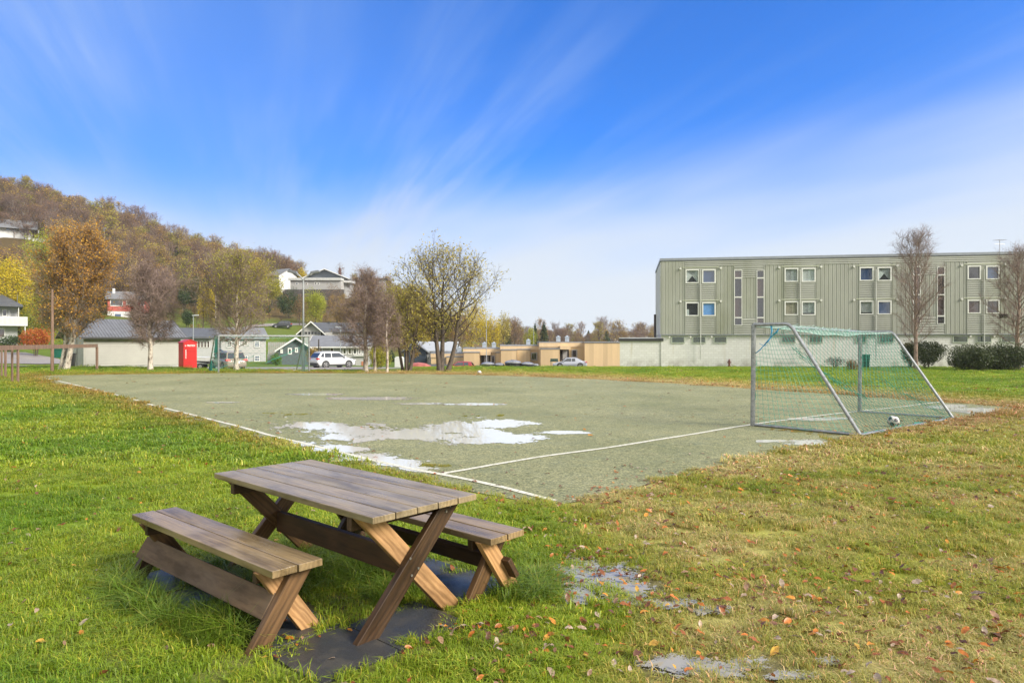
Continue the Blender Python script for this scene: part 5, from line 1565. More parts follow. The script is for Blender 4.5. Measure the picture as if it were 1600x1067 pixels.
# big house on the ridge
d = 215; S = d / FPX; z0 = Z(456, d)
h9b, _ = building('house', 'large gabled hilltop house with brick chimney above the lime green tree', 'house', 478, d, 0, 62 * S, 11, z0, Z(434, d) - z0, Z(421.5, d) - z0, GREYW, SLATE2, ridge='w', over=1.6, group='houses around the pitch', fascia=WHITE_TRIM, gable_mat=simple('blue_grey_gable', (.14, .16, .19), .6))
MB().box(-17.5 * S, 60 * S, -4.2, -.01, -1.5, Z(440, d) - z0).build('front_wing', LGREY, h9b)
MB().box(-20 * S, 61 * S, -4.8, -.02, Z(440, d) - z0 + .003, Z(436.3, d) - z0).build('front_roof', simple('pale_fascia', (.48, .49, .47), .6), h9b)
MB().box(51 * S, 72 * S, -1.2, 5, Z(442, d) - z0, Z(438.5, d) - z0).build('balcony', WH, h9b)
MB().box(47.5 * S, 50 * S, 3, 4, Z(430, d) - z0, Z(417, d) - z0).build('chimney', simple('brick_chimney', (.10, .045, .035), .8), h9b)
for (a, ya, c, yb_) in ((468.5, 443, 472.5, 447), (497, 442.5, 500.5, 447), (502, 443, 505.5, 447), (484, 443, 487, 447)): wframe(h9b, (a - 478) * S, Z(yb_, d) - z0, (c - a) * S, (yb_ - ya) * S, .16, y=-4.2 - .004, depth=.08)
MB().box(-23 * S, 66 * S, -5.8, -4.9, -3.5, Z(454.5, d) - z0).build('retaining_wall', simple('dark_stone', (.08, .07, .065), .9, var=.4, scale=1), h9b)

d = 225; S = d / FPX; z0 = Z(449, d)
building('house', 'small flat roofed hut on the ridge right of the tall purple birch', 'house', 585, d, 8, 17 * S, 6, z0, Z(436.5, d) - z0, 0, GREYW, MBK, ridge='flat', over=.7, rth=.3, group='houses around the pitch')
d = 235; S = d / FPX; z0 = Z(449, d)
building('house', 'white house with grey roof cut off by yellow trees on the ridge', 'house', 420, d, -30, 26 * S, 8, z0, Z(430, d) - z0, Z(420, d) - z0, WH, SLATE2, over=.8, group='houses around the pitch')

# dark blue barn
d = 112; S = d / FPX; z0 = Z(574, d)
h12, _ = building('barn', 'dark blue barn with light grey roof left of the timber terraces', 'barn', 631, d, 0, 35 * S, 9, z0, Z(548, d) - z0, Z(535, d) - z0, DKBLUE, ROOFG, ridge='w', over=.5)
MB().box(35 * S + .02, 66 * S, .8, 8.5, -1, Z(550, d) - z0).build('white_wing', WH, h12)
MB().prism([(.3, Z(549.5, d) - z0), (4.6, Z(535.5, d) - z0), (9, Z(549.5, d) - z0), (9, Z(549, d) - z0 + .15), (4.6, Z(535, d) - z0 + .15), (.3, Z(549, d) - z0 + .15)], 'x', 18 * S, 82 * S).build('wing_roof', simple('light_grey_roof', (.34, .36, .38), .5), h12)
for (a, c) in ((667, 670), (674, 678)): wframe(h12, (a - 631) * S, Z(563, d) - z0, (c - a) * S, 6 * S, .12, y=.79, depth=.06)
# pale warehouse in the haze
d = 330; S = d / FPX; z0 = Z(533, d)
building('warehouse', 'pale flat roofed warehouse far off in the haze beside the annex', 'warehouse', 960, d, 0, 75 * S, 20, z0, Z(526.5, d) - z0, 0, WH, WH, ridge='flat', over=.3, rth=.4)
# ------------------------------------------------------------------ trees
def birchbark(name, base, dark, sc=6):
    m, nt, b = newmat(name)
    tc = N(nt, 'ShaderNodeTexCoord')
    n = fnoise(nt, tc.outputs['Object'], sc, 5, .7, (1, 1, .35)); n2 = fnoise(nt, tc.outputs['Object'], sc * 1.5, 3, .6, (.6, .6, 3))
    c = ramp(nt, n, [(.40, dark), (.52, base)]).outputs[0]
    c = mixc(nt, ramp(nt, n2, [(.58, (0, 0, 0)), (.66, (1, 1, 1))]).outputs[0], c, tuple(x * .25 for x in base))
    L(nt, c, b.inputs['Base Color']); b.inputs['Roughness'].default_value = .8
    return m
BARK_W = birchbark('birch_bark', (.55, .48, .40), (.14, .10, .08))
BARK_B = birchbark('brown_bark', (.10, .075, .055), (.045, .035, .028))
BARK_R = birchbark('reddish_birch_bark', (.30, .21, .16), (.10, .06, .05))
TW_P = simple('purple_brown_twigs', (.23, .165, .14), .85, var=.3)
TW_B = simple('brown_twigs', (.22, .165, .12), .85, var=.3)
TW_D = simple('dark_twigs', (.075, .055, .042), .85, var=.3)
LF_O = leafmat('orange_leaves', [(.34, .16, .04), (.52, .26, .04), (.62, .36, .05), (.26, .14, .06)])
LF_Y = leafmat('yellow_leaves', [(.55, .42, .02), (.68, .50, .02), (.50, .42, .03), (.34, .28, .03)])
LF_YG = leafmat('yellow_green_leaves', [(.30, .30, .03), (.42, .38, .035), (.22, .25, .03), (.48, .40, .04)])
LF_L = leafmat('lime_leaves', [(.26, .32, .03), (.40, .40, .04), (.33, .36, .03)])
LF_PY = leafmat('pale_yellow_leaves', [(.52, .42, .13), (.44, .37, .08), (.34, .29, .10), (.55, .44, .06)])
LF_PY2 = leafmat('olive_yellow_leaves', [(.44, .38, .07), (.36, .34, .06), (.52, .44, .08), (.27, .25, .05)])
LF_OC = leafmat('ochre_leaves', [(.26, .17, .05), (.36, .24, .05), (.20, .13, .045), (.40, .30, .06)])
LF_BR = leafmat('brown_leaves', [(.20, .12, .06), (.26, .16, .07), (.15, .09, .05)])
LF_R = leafmat('red_leaves', [(.42, .08, .03), (.55, .16, .03), (.30, .06, .03), (.50, .28, .03)])
LF_G = leafmat('dark_green_leaves', [(.03, .06, .018), (.055, .09, .025), (.035, .05, .02)], trans=.2)
LF_G2 = leafmat('hedge_leaves', [(.035, .055, .018), (.065, .085, .03), (.05, .055, .025)], trans=.15, rough=.45)

def rv(r): 
    v = Vector((r.gauss(0, 1), r.gauss(0, 1), r.gauss(0, 1))); return v.normalized()
def skeleton(r, Hh, Rr, cb=.2, nl=30, nb=8, el=(25, 65), peak=.8, pw=.8, stems=((0, 0, 0, 1),), tr=.12, wob=.04, up=.35, droop=0.0, lr=.35, forks=()):
    """returns bark tubes and a list of branch polylines carrying twigs"""
    tubes, br = [], []
    for st_ in stems:
        ox, oy, lean_az, hs = st_[:4]
        lean = st_[4] if len(st_) > 4 else (.0 if len(stems) == 1 else .16)
        pts = []; n = 14; p = Vector((ox, oy, -.15)); Hs = Hh * hs
        ldir = Vector((math.cos(lean_az), math.sin(lean_az), 0))
        wx, wy = r.random() * 9, r.random() * 9
        for i in range(n + 1):
            t = i / n
            pts.append(Vector((ox, oy, 0)) + ldir * (lean * Hs * (t ** .8)) + Vector((noise.noise(Vector((t * 3, wx, 0))), noise.noise(Vector((t * 3, wy, 5))), 0)) * wob * Hs * t + Vector((0, 0, -.15 + Hs * t)))
        rads = [tr * hs * ((1 - i / n) ** .85) + .008 + (tr * .35 if i == 0 else 0) for i in range(n + 1)]
        tubes.append((pts, rads, 8))
        nn = max(4, int(nl / len(stems)))
        a0 = r.random() * 6
        for k in range(nn):
            h = cb + (1 - cb) * ((k + .4) / nn) ** 1.12
            hp = (h - cb) / (1 - cb)
            env = Rr * max(.08, math.sin(math.pi * min(.98, .10 + .88 * hp ** peak))) ** pw
            f = h * n; i = min(n - 1, int(f)); p0 = pts[i].lerp(pts[i+1], f - i)
            e = R(el[0] + (el[1] - el[0]) * hp + r.uniform(-9, 9))
            az = a0 + k * 2.4 + r.uniform(-.3, .3)
            ln = env / math.cos(e) * r.uniform(.72, 1.08)
            ln = min(ln, (Hs * 1.03 - p0.z) / max(.2, math.sin(e)) + .35)
            d = Vector((math.cos(az) * math.cos(e), math.sin(az) * math.cos(e), math.sin(e)))
            q = [p0]; m = 6; dd = d.copy()
            for s_ in range(m):
                dd = (dd + Vector((0, 0, up * .18 - droop * .2 * (s_ / m))) + rv(r) * .13).normalized()
                q.append(q[-1] + dd * ln / m)
            r0 = min(rads[i] * .62, .012 + .016 * ln)
            tubes.append((q, [r0 * (1 - j / (m + .6)) + .004 for j in range(m + 1)], 5))
            nbk = max(3, round(nb * min(1.25, ln / (Rr * .95))))
            for b_ in range(nbk):
                t = .18 + .82 * (b_ + r.random()) / nbk
                f2 = t * m; j = min(m - 1, int(f2)); bp = q[j].lerp(q[j+1], f2 - j)
                bd = (q[j+1] - q[j]).normalized()
                sd_ = rv(r); sd_ = (sd_ - bd * sd_.dot(bd)).normalized()
                bdir = (bd * .75 + sd_ * .75 + Vector((0, 0, .25 - droop * .5))).normalized()
                bl = ln * lr * (1.05 - .6 * t) * r.uniform(.6, 1.2) + .12
                w = [bp]; cur = bdir
                for s_ in range(3):
                    cur = (cur + rv(r) * .15 + Vector((0, 0, .08 - droop * .22))).normalized(); w.append(w[-1] + cur * bl / 3)
                br.append((w, bl))
            br.append((q[3:], ln * .5))
    return tubes, br

def twigs_np(r, br, per, ln, w, droop=0.0, up=.2, sub=3, subl=.55):
    """triangular slivers for twigs; returns verts, faces, and twig axes for leaves"""
    B, D = [], []
    for q, bl in br:
        k = max(2, int(per * (.6 + bl)))
        for _ in range(k):
            t = r.random() ** .7 * (len(q) - 1.001); i = int(t)
            p = q[i].lerp(q[i+1], t - i); B.append(p); D.append((q[i+1] - q[i]).normalized())
    B = np.array(B); D = np.array(D); n = len(B)
    g = np.random.default_rng(r.randrange(1 << 30))
    def nrm(v): return v / (np.linalg.norm(v, axis=1, keepdims=True) + 1e-9)
    d = nrm(D * .8 + nrm(g.normal(size=(n, 3))) * .75 + np.array([0, 0, up - droop]))
    l = ln * (.5 + g.random(n))
    P, Q, Wd = [B], [B + d * l[:, None]], [np.full(n, w)]
    AX = [(B, d, l)]
    for s_ in range(sub):
        t = .25 + .7 * g.random(n)
        b2 = B + d * (l * t)[:, None]
        d2 = nrm(d * .8 + nrm(g.normal(size=(n, 3))) * .7 + np.array([0, 0, up * .5 - droop * 1.6]))
        l2 = l * subl * (.5 + g.random(n))
        P.append(b2); Q.append(b2 + d2 * l2[:, None]); Wd.append(np.full(n, w * .7)); AX.append((b2, d2, l2))
    P = np.concatenate(P); Q = np.concatenate(Q); Wd = np.concatenate(Wd)
    dd = nrm(Q - P); s = nrm(np.cross(dd, nrm(g.normal(size=dd.shape)))) * (Wd / 2)[:, None]
    V = np.stack([P - s, P + s, Q], 1).reshape(-1, 3)
    F = np.arange(len(V)).reshape(-1, 3)
    return V, F, AX

def leaves_np(g, AX, n, size, keep=None, along=(.3, 1.1), jit=.06):
    b = np.concatenate([a[0] for a in AX]); d = np.concatenate([a[1] for a in AX]); l = np.concatenate([a[2] for a in AX])
    k = g.integers(0, len(b), int(n * 1.0))
    t = along[0] + (along[1] - along[0]) * g.random(len(k))
    p = b[k] + d[k] * (l[k] * t)[:, None] + g.normal(0, jit, (len(k), 3))
    if keep is not None:
        m = keep(p); p = p[m]
    return quads(g, p, size)
def quads(g, p, size):
    n = len(p)
    a = g.normal(size=(n, 3)); a /= np.linalg.norm(a, axis=1, keepdims=True)
    b = np.cross(a, g.normal(size=(n, 3))); b /= np.linalg.norm(b, axis=1, keepdims=True)
    s = (size * (.6 + .8 * g.random(n)) / 2)[:, None]
    V = np.stack([p - a * s, p - b * s * .6, p + a * s, p + b * s * .6], 1).reshape(-1, 3)
    return V, np.arange(4 * n).reshape(-1, 4)

def tree(label, px, py, pytop, rpx, seed, bark, twm, lfm=None, nleaf=0, lsize=.07, d=None, group=None, name='birch_tree', cat='tree', keepf=None,
         per=9, tl=.42, tw=.014, sub=3, limb=.75, tdroop=.0, jit=.06, lalong=(.3, 1.1), loc=None, **kw):
    r = random.Random(seed); g = np.random.default_rng(seed)
    P = ground(px, py) if d is None else at(px, d)
    if d is None: d = P.y
    Hh = Z(pytop, d) - P.z; Rr = rpx * d / FPX
    root = empty(name, P, 0, label, cat, group)
    Hh *= .87
    tubes, br = skeleton(r, Hh, Rr, **kw)
    mb = MB()
    for q, ra, n in tubes:
        if n == 8: mb.tube(q, ra, n, cap=False)
    mb.build('trunk', bark, root, smooth=True, recalc=False)
    V, F, AX = twigs_np(r, br, per, tl, tw, droop=tdroop, sub=sub)
    bm = MB()
    link('branches', np_mesh('branches', V, F, twm), root)
    tb_ = MB()
    for q, ra, n in tubes:
        if n != 8: tb_.tube(q, [x_ * limb for x_ in ra], n, cap=False)
    for q, bl in br: tb_.tube(q, [.012, .009, .006, .003][:len(q)] if len(q) <= 4 else .008, 3, cap=False)
    tb_.build('crown', twm, root, recalc=False)
    if nleaf:
        V, F = leaves_np(g, AX, nleaf, lsize, (lambda p: keepf(p, Hh, Rr, g)) if keepf else None, lalong, jit)
        link('foliage', np_mesh('foliage', V, F, lfm), root)
    return root

# the row of birches along the far side of the pitch
sunny = lambda p, Hh, Rr, g: g.random(len(p)) < .30 + .9 * np.clip((p[:, 0] * .8 - p[:, 1] * .3) / Rr + (p[:, 2] / Hh - .62) * 1.3, 0, 1)
G1 = 'birches between the pitch and the parking'
tree('broad orange leaved birch with two white stems left of the garage', 101, 578, 354, 55, 11, BARK_W, TW_B, LF_O, 34000, .10, d=41, group=G1, keepf=sunny, stems=((-.28, .1, .2, .92, .11), (.12, -.1, -.1, 1.0, .16)), nl=58, nb=9, cb=.22, el=(34, 68), peak=.72, tr=.17, per=14, tl=.5, lr=.45, tw=.014, sub=4)
tree('purple brown bare birch with pale trunk in front of the garage', 235, 579, 409, 42, 12, BARK_W, TW_P, LF_OC, 500, .06, d=40.5, group=G1, nl=42, nb=9, cb=.26, el=(20, 62), peak=.62, pw=.9, tr=.15, per=16, tl=.45, tdroop=.12, tw=.015, sub=4)
tree('birch with thinning yellow crown in front of the beige estate car', 369, 580, 399, 66, 13, BARK_W, TW_B, LF_YG, 10000, .08, d=40.5, group=G1, nl=44, nb=9, cb=.24, el=(22, 66), peak=.72, tr=.15, per=12, tl=.52, wob=.05, tw=.013, sub=4, keepf=lambda p, Hh, Rr, g: g.random(len(p)) < .12 + .9 * sstep(.5, .95, p[:, 2] / Hh + p[:, 0] / Rr * .25))
tree('dense purple brown birch right of the white sport utility car', 571, 577.5, 413, 42, 14, BARK_W, TW_P, LF_OC, 2600, .06, d=41.5, group=G1, nl=46, nb=9, cb=.24, el=(8, 66), peak=.50, pw=.85, tr=.15, per=15, tl=.45, tdroop=.15, tw=.015)
tree('slim bent birch stem just right of the dense purple birch', 586, 575, 462, 26, 15, BARK_W, TW_P, LF_OC, 400, .06, d=42.5, group=G1, nl=26, nb=7, cb=.42, el=(25, 60), peak=.6, tr=.10, wob=.10, per=9, tl=.4)
tree('thin birch with straight white stem left of the many-stemmed willow', 605, 580, 452, 24, 16, BARK_W, TW_P, LF_OC, 500, .06, d=40.5, group=G1, nl=28, nb=7, cb=.30, el=(10, 60), peak=.5, tr=.075, per=10, tl=.4, tdroop=.3)
G2 = 'willows left of the timber terraces'
st5 = tuple((.18 * math.cos(a), .18 * math.sin(a), a, h) for a, h in ((.2, .92), (2.9, .95), (1.6, 1), (-1.5, .85), (3.6, .8), (-.4, .9)))
tree('low many-stemmed willow with yellow green leaves left of the tall willow', 635, 576, 446, 50, 17, BARK_B, TW_B, LF_PY2, 6500, .10, d=42.5, group=G2, name='willow_tree', stems=st5, nl=52, nb=6, cb=.25, el=(36, 66), peak=.8, tr=.10, wob=.05, per=5, tl=.5, lr=.35)
tree('tall open willow with dark trunks and sparse pale yellow leaves', 692, 576.5, 388, 76, 18, BARK_B, TW_D, LF_PY, 4800, .125, d=42.5, group=G2, name='willow_tree', stems=((-.20, 0, 2.9, .96, .07), (.26, 0, .1, .93, .20), (-.10, .05, 1.3, 1.0, .04)), nl=60, nb=7, cb=.28, el=(22, 58), peak=.85, pw=.65, tr=.16, wob=.05, per=4, tl=.55, lr=.34, tw=.016, lalong=(.7, 1.1), jit=.09)
G3 = 'bare birches beside the apartment block'
tree('bare reddish birch standing before the apartment block, seen past the goal', 1431, 577, 352, 42, 19, BARK_R, TW_P, group=G3, nl=38, nb=8, cb=.20, el=(38, 72), peak=.62, pw=.7, tr=.15, per=11, tl=.5, wob=.025, tw=.011)
tree('bare birch behind the hedge at the right edge of the picture', 1590, 578, 376, 50, 20, BARK_R, TW_P, group=G3, nl=44, nb=9, cb=.20, el=(20, 68), peak=.62, tr=.16, per=11, tl=.5, wob=.05, tw=.012)
# a crow's nest in it
nb_ = MB(); rr_ = random.Random(4)
for k in range(60):
    a = rr_.random() * 6.28; q = .22 * rr_.random() ** .3
    p = Vector((math.cos(a) * q, math.sin(a) * q, rr_.uniform(-.12, .12))); t_ = Vector((-math.sin(a), math.cos(a), rr_.uniform(-.4, .4))) * .2
    nb_.tube([p - t_, p + t_ * .3, p + t_], .012, 3)
o = nb_.build('bird_nest', TW_D); g_ = at(1568, 49.5); o.location = (g_.x, 49.5, Z(494, 49.5)); tag(o, 'dark twig nest in the bare birch at the right edge', 'nest')

def bush(label, px, d, ytop, ybase, rpx, mat, n, size, seed, name='shrub', stem=TW_D, ry=None, group=None, zb=None, flat=0, cat='shrub', trunk=False, lump=12, fill=.5):
    """foliage in clumps over an uneven mound, with stems showing below"""
    g = np.random.default_rng(seed); r = random.Random(seed)
    s = d / FPX; rx = rpx * s; z0 = H(X(px, d), d) if zb is None else zb
    zt = Z(ytop, d); ybz = Z(ybase, d)
    hh = (zt - ybz) / 2; cz = (zt + ybz) / 2 - z0; ry = rx if ry is None else ry
    root = empty(name, (X(px, d), d, z0), 0, label, cat, group)
    c = g.normal(size=(lump, 3)); c /= np.linalg.norm(c, axis=1, keepdims=True); c *= (.45 + .45 * g.random((lump, 1)))
    cr = .34 + .30 * g.random(lump)
    k = g.integers(0, lump, n)
    q = g.normal(size=(n, 3)); q /= np.linalg.norm(q, axis=1, keepdims=True); q *= (g.random((n, 1)) ** (1 / 2.2)) * cr[k][:, None]
    p = c[k] + q
    m = g.random(n) < fill
    q2 = g.normal(size=(n, 3)); q2 /= np.linalg.norm(q2, axis=1, keepdims=True); q2 *= g.random((n, 1)) ** .45 * .95
    p[m] = q2[m]
    p = p * np.array([rx, ry, hh]); p[:, 2] += cz
    p = p[p[:, 2] > .03]
    V, F = quads(g, p, size)
    link('foliage', np_mesh('foliage', V, F, mat), root)
    mb = MB(); nst = 1 if trunk else 7
    base = cz - hh
    for i in range(nst):
        e = Vector(c[i % lump]) * .6
        tip = Vector((e.x * rx, e.y * ry, cz + e.z * hh * .6))
        b0 = Vector((0 if trunk else e.x * rx * .3, 0 if trunk else e.y * ry * .3, -.1))
        mb.tube([b0, b0.lerp(tip, .5) + Vector((0, 0, .1 * hh)), tip], [.02 + .012 * hh * (3 if trunk else 1), .015 + .006 * hh * (3 if trunk else 1), .01], 5, cap=False)
    if trunk:
        for i in range(lump):
            e = Vector(c[i]) * .85; tip = Vector((e.x * rx, e.y * ry, cz + e.z * hh)); b0 = Vector((0, 0, max(.3, cz - hh * (.7 - .4 * r.random()))))
            mb.tube([b0, b0.lerp(tip, .5), tip], [.02 + .012 * hh, .014 + .004 * hh, .01], 4, cap=False)
    mb.build('trunk' if trunk else 'stems', stem, root, recalc=False)
    return root
# right side shrubs
bush('round dark evergreen shrub with bare lower stems against the white plinth', 1449, 53.5, 532, 568, 28, LF_G2, 9000, .10, 31, lump=18, fill=.2)
bush('olive green shrub left behind the bare reddish birch', 1421, 54.5, 533, 570, 14, leafmat('olive_leaves', [(.09, .085, .025), (.14, .12, .03), (.06, .065, .02)]), 3500, .09, 32)
bush('wide dark clipped hedge mound right of the round shrub', 1515, 47.5, 540, 581, 35, LF_G2, 14000, .09, 33, name='hedge', cat='hedge', lump=26, ry=1.2, fill=.3)
bush('tall dark hedge mound at the right edge under the birch', 1566, 47.8, 537, 581, 48, LF_G2, 20000, .09, 34, name='hedge', cat='hedge', lump=34, ry=1.3, fill=.35)
bush('reddish brown shrub seen through the goal net', 1331, 49, 561, 583, 9, LF_BR, 900, .08, 35)
bush('low grey leafless shrub by the wall seen through the goal net', 1306, 53, 556, 572, 16, simple('grey_twig_tips', (.10, .09, .08), .9), 900, .07, 36)
# ---- individual leafy trees further off
LT = [('bright yellow tree above the white balcony house', 12, 100, 398, 500, 40, LF_Y, 4200, .26), ('lime and yellow tree below the white hillside house', 72, 150, 361, 445, 34, LF_L, 3600, .34),
      ('yellow tree directly right of the lime tree, behind the orange birch', 62, 142, 400, 475, 28, LF_Y, 3000, .32), ('olive yellow tree behind the wooden pole', 66, 104, 428, 540, 30, LF_YG, 4200, .24),
      ('ochre tree between the pole and the garage roof', 104, 96, 452, 545, 24, LF_YG, 3400, .22), ('dark olive tree left of the wooden pole', 30, 108, 455, 545, 26, LF_YG, 3000, .24),
      ('narrow bright yellow poplar, the taller left one of two on the grass bank', 317, 140, 442, 498, 7.5, LF_Y, 1700, .22), ('narrow bright yellow poplar, the shorter right one of two on the grass bank', 330, 139, 448, 500, 7.5, LF_Y, 1600, .22),
      ('small dark green bush tree below the yellow poplars', 293, 132, 484, 509, 10, LF_G, 1500, .22), ('dome shaped lime green tree beside the tall street lamp', 492, 160, 452, 503, 20, LF_L, 4200, .26),
      ('brown thin tree leaning against the lime dome tree', 468, 158, 462, 500, 13, LF_BR, 900, .22), ('small golden tree on the ridge behind the street lamp', 472, 226, 420, 440, 8, LF_Y, 900, .3),
      ('golden yellow tree on the slope above the thin yellow birch', 402, 190, 402, 450, 22, LF_Y, 2600, .34), ('green yellow tree left of the white ridge house', 424, 188, 420, 470, 20, LF_YG, 2600, .34),
      ('dark green tree mass below the hilltop house wall', 452, 168, 452, 496, 20, LF_G, 2600, .3), ('dark spruce like tree above the left yellow poplar', 305, 172, 434, 475, 13, LF_G, 1900, .3),
      ('dark green bush left above the small dark tree', 288, 165, 452, 478, 10, LF_G, 1300, .3), ('yellow brown bush in front of the green grey house', 490, 88, 540, 575, 13, LF_OC, 1500, .16),
      ('low green bush left of the green grey house', 432, 86, 553, 571, 9, leafmat('fresh_green_leaves', [(.10, .19, .03), (.16, .25, .04)]), 900, .14), ('yellow green bush between the birches and the willows', 592, 68, 538, 576, 16, LF_YG, 2600, .13),
      ('olive yellow tree behind the dense purple birch', 612, 145, 456, 540, 22, LF_YG, 2800, .28), ('yellow tree filling the gap between the two willows', 662, 140, 462, 545, 22, LF_Y, 2800, .27),
      ('yellow tree behind the trunks of the tall willow', 690, 146, 478, 545, 18, LF_YG, 2300, .27), ('brown autumn tree right of the tall willow', 716, 148, 486, 548, 20, LF_BR, 1900, .26),
      ('large golden tree above the lowest terrace roof', 738, 152, 470, 546, 22, LF_Y, 3200, .27), ('golden tree beside the thin flagpole', 766, 156, 486, 548, 17, LF_Y, 2400, .27),
      ('pale golden tree above the dark doorway terrace', 787, 162, 482, 540, 13, LF_PY, 1500, .27), ('brown purple bare tree left of the pines', 806, 165, 490, 545, 13, LF_BR, 900, .24),
      ('yellow green tree between the two pines', 829, 172, 511, 545, 10, LF_L, 1100, .26), ('small rusty bush below the willow by the barn', 647, 100, 545, 560, 8, LF_OC, 500, .18),
      ('rusty orange undergrowth bush below the hilltop house', 533, 165, 478, 502, 14, LF_OC, 1200, .28), ('brown tree in front of the hilltop house', 520, 190, 440, 490, 16, LF_BR, 700, .26),
      ('bare ridge tree beside the brick chimney', 532, 235, 409, 440, 7, LF_BR, 260, .3), ('bare bushy tree beside the ridge hut', 606, 228, 424, 450, 8, LF_BR, 350, .3),
      ('yellow tree below the ridge hut', 622, 205, 446, 500, 17, LF_YG, 1500, .3), ('olive tree on the slope under the ridge hut', 594, 195, 455, 510, 18, LF_YG, 1500, .3), ('ochre tree above the pale gabled house', 560, 175, 470, 515, 18, LF_OC, 1500, .3)]
for i, (lab, px, d, yt, yb, rp, mt, n, sz) in enumerate(LT):
    bs = 'bush' in lab
    bush(lab, px, d, yt, yb, rp, mt, int(n * 1.5), sz * .9, 100 + i, name='shrub' if bs else 'leafy_tree', cat='shrub' if bs else 'tree', trunk=not bs, group='autumn shrubs' if bs else 'autumn trees on the slopes behind the houses', stem=BARK_B, lump=16, fill=.3, ry=rp * d / FPX * .8)
bush('orange and red round shrub below the white balcony', 55, 80, 511, 545, 21, LF_R, 4200, .15, 160, lump=14)
bush('dark green shrub under the balcony at the left edge', 16, 84, 522, 545, 20, LF_G, 2200, .16, 161, lump=14)

def conifer(label, px, d, yt, yb, rp, seed):
    g = np.random.default_rng(seed); s = d / FPX; Rr = rp * s
    zt = Z(yt, d); z0 = Z(yb, d); Hh = zt - z0
    root = empty('pine_tree', (X(px, d), d, z0), 0, label, 'tree', 'dark pines')
    n = 2600; t = g.random(n) ** .8; a = g.random(n) * 6.28
    whorl = np.round(t * 11) / 11
    q = Rr * (1 - whorl) ** .7 * (.35 + .65 * g.random(n) ** .6) * (.8 + .2 * np.sin(a * 5 + whorl * 20))
    p = np.stack([q * np.cos(a), q * np.sin(a), Hh * (.12 + .88 * (whorl + g.normal(0, .018, n))) - q * .15], 1)
    V, F = quads(g, p, .42 * s * 4.5 / 1.0 * .2 + .25)
    link('foliage', np_mesh('foliage', V, F, LF_G), root)
    MB().tube([(0, 0, -1), (0, 0, Hh * .97)], [.2, .03], 6).build('trunk', BARK_B, root)
conifer('dark pine above the brown window terrace, left of the pair', 836, 176, 507, 548, 8, 1)
conifer('wider dark pine right of the pair above the tallest terrace', 850, 178, 505, 548, 11, 2)
conifer('dark pine beside the golden tree over the terraces', 793, 170, 502, 548, 9, 3)

# ---- woods: many trees that read as one mass
inst_leaf = {}
def proto(nm, bare, leaf, nleaf, size, Hh=7.5, Rr=2.3, seed=0, con=False):
    r = random.Random(seed); g = np.random.default_rng(seed)
    V, F, mi = [], [], []
    vs, fs, ms = [], [], []
    if con:
        n = 900; t = g.random(n); a = g.random(n) * 6.28; q = Rr * (1 - t) ** .8 * (.4 + .6 * g.random(n))
        p = np.stack([q * np.cos(a), q * np.sin(a), Hh * (.08 + .92 * t)], 1)
        V_, F_ = quads(g, p, size); me = np_mesh(nm, V_, F_, [leaf]); return me
    tubes, br = skeleton(r, Hh, Rr, nl=20, nb=5, cb=.22, el=(35, 70), peak=.75, tr=.10, wob=.05)
    mb = MB()
    for q, ra, n in tubes[:]: mb.tube(q, [x * 1.3 for x in ra], 3, cap=False)
    tv = [tuple(v) for v in mb.v]; tf = list(mb.f); tm = [0] * len(tf)
    Vt, Ft, AX = twigs_np(r, br, 6, .6, .030, sub=2)
    b = len(tv); tv += [tuple(v) for v in Vt]; tf += [tuple(int(x) + b for x in f) for f in Ft]; tm += [1] * len(Ft)
    if nleaf:
        Vl, Fl = leaves_np(g, AX, nleaf, size)
        b = len(tv); tv += [tuple(v) for v in Vl]; tf += [tuple(int(x) + b for x in f) for f in Fl]; tm += [2] * len(Fl)
    me = bpy.data.meshes.new(nm); me.from_pydata(tv, [], tf)
    for m_ in (bare, TWI, leaf): me.materials.append(m_)
    me.polygons.foreach_set('material_index', tm)
    return me
TWI = leafmat('wood_twigs', [(.095, .065, .055), (.18, .12, .10), (.13, .09, .07)], trans=0, rough=.9, inst=True)
IL_B = leafmat('wood_brown_leaves', [(.22, .12, .06), (.36, .19, .05), (.15, .095, .06), (.30, .18, .06)], inst=True)
IL_O = leafmat('wood_ochre_leaves', [(.32, .19, .04), (.46, .27, .04), (.52, .38, .05), (.24, .14, .05)], inst=True)
IL_P = leafmat('wood_pale_leaves', [(.50, .40, .12), (.40, .31, .08), (.58, .44, .08), (.28, .20, .09)], inst=True)
IL_Y = leafmat('wood_yellow_leaves', [(.42, .35, .04), (.30, .29, .04), (.52, .40, .04)], inst=True)
IL_G = leafmat('wood_dark_needles', [(.03, .055, .02), (.05, .075, .025)], trans=.1, inst=True)
BWI = simple('wood_birch_stem', (.26, .22, .19), .8, var=.3, scale=1)
woodP = [proto('wood_a', BWI, IL_B, 260, .20, seed=1), proto('wood_b', BARK_B, IL_B, 500, .20, seed=2), proto('wood_c', BARK_B, IL_O, 750, .22, seed=3), proto('wood_d', BWI, IL_P, 500, .22, seed=4),
         proto('wood_e', BARK_B, IL_Y, 1100, .24, seed=5), proto('wood_f', BARK_B, IL_G, 0, .45, Hh=7, Rr=2.2, seed=6, con=True), proto('wood_g', BWI, IL_B, 60, .2, seed=7)]
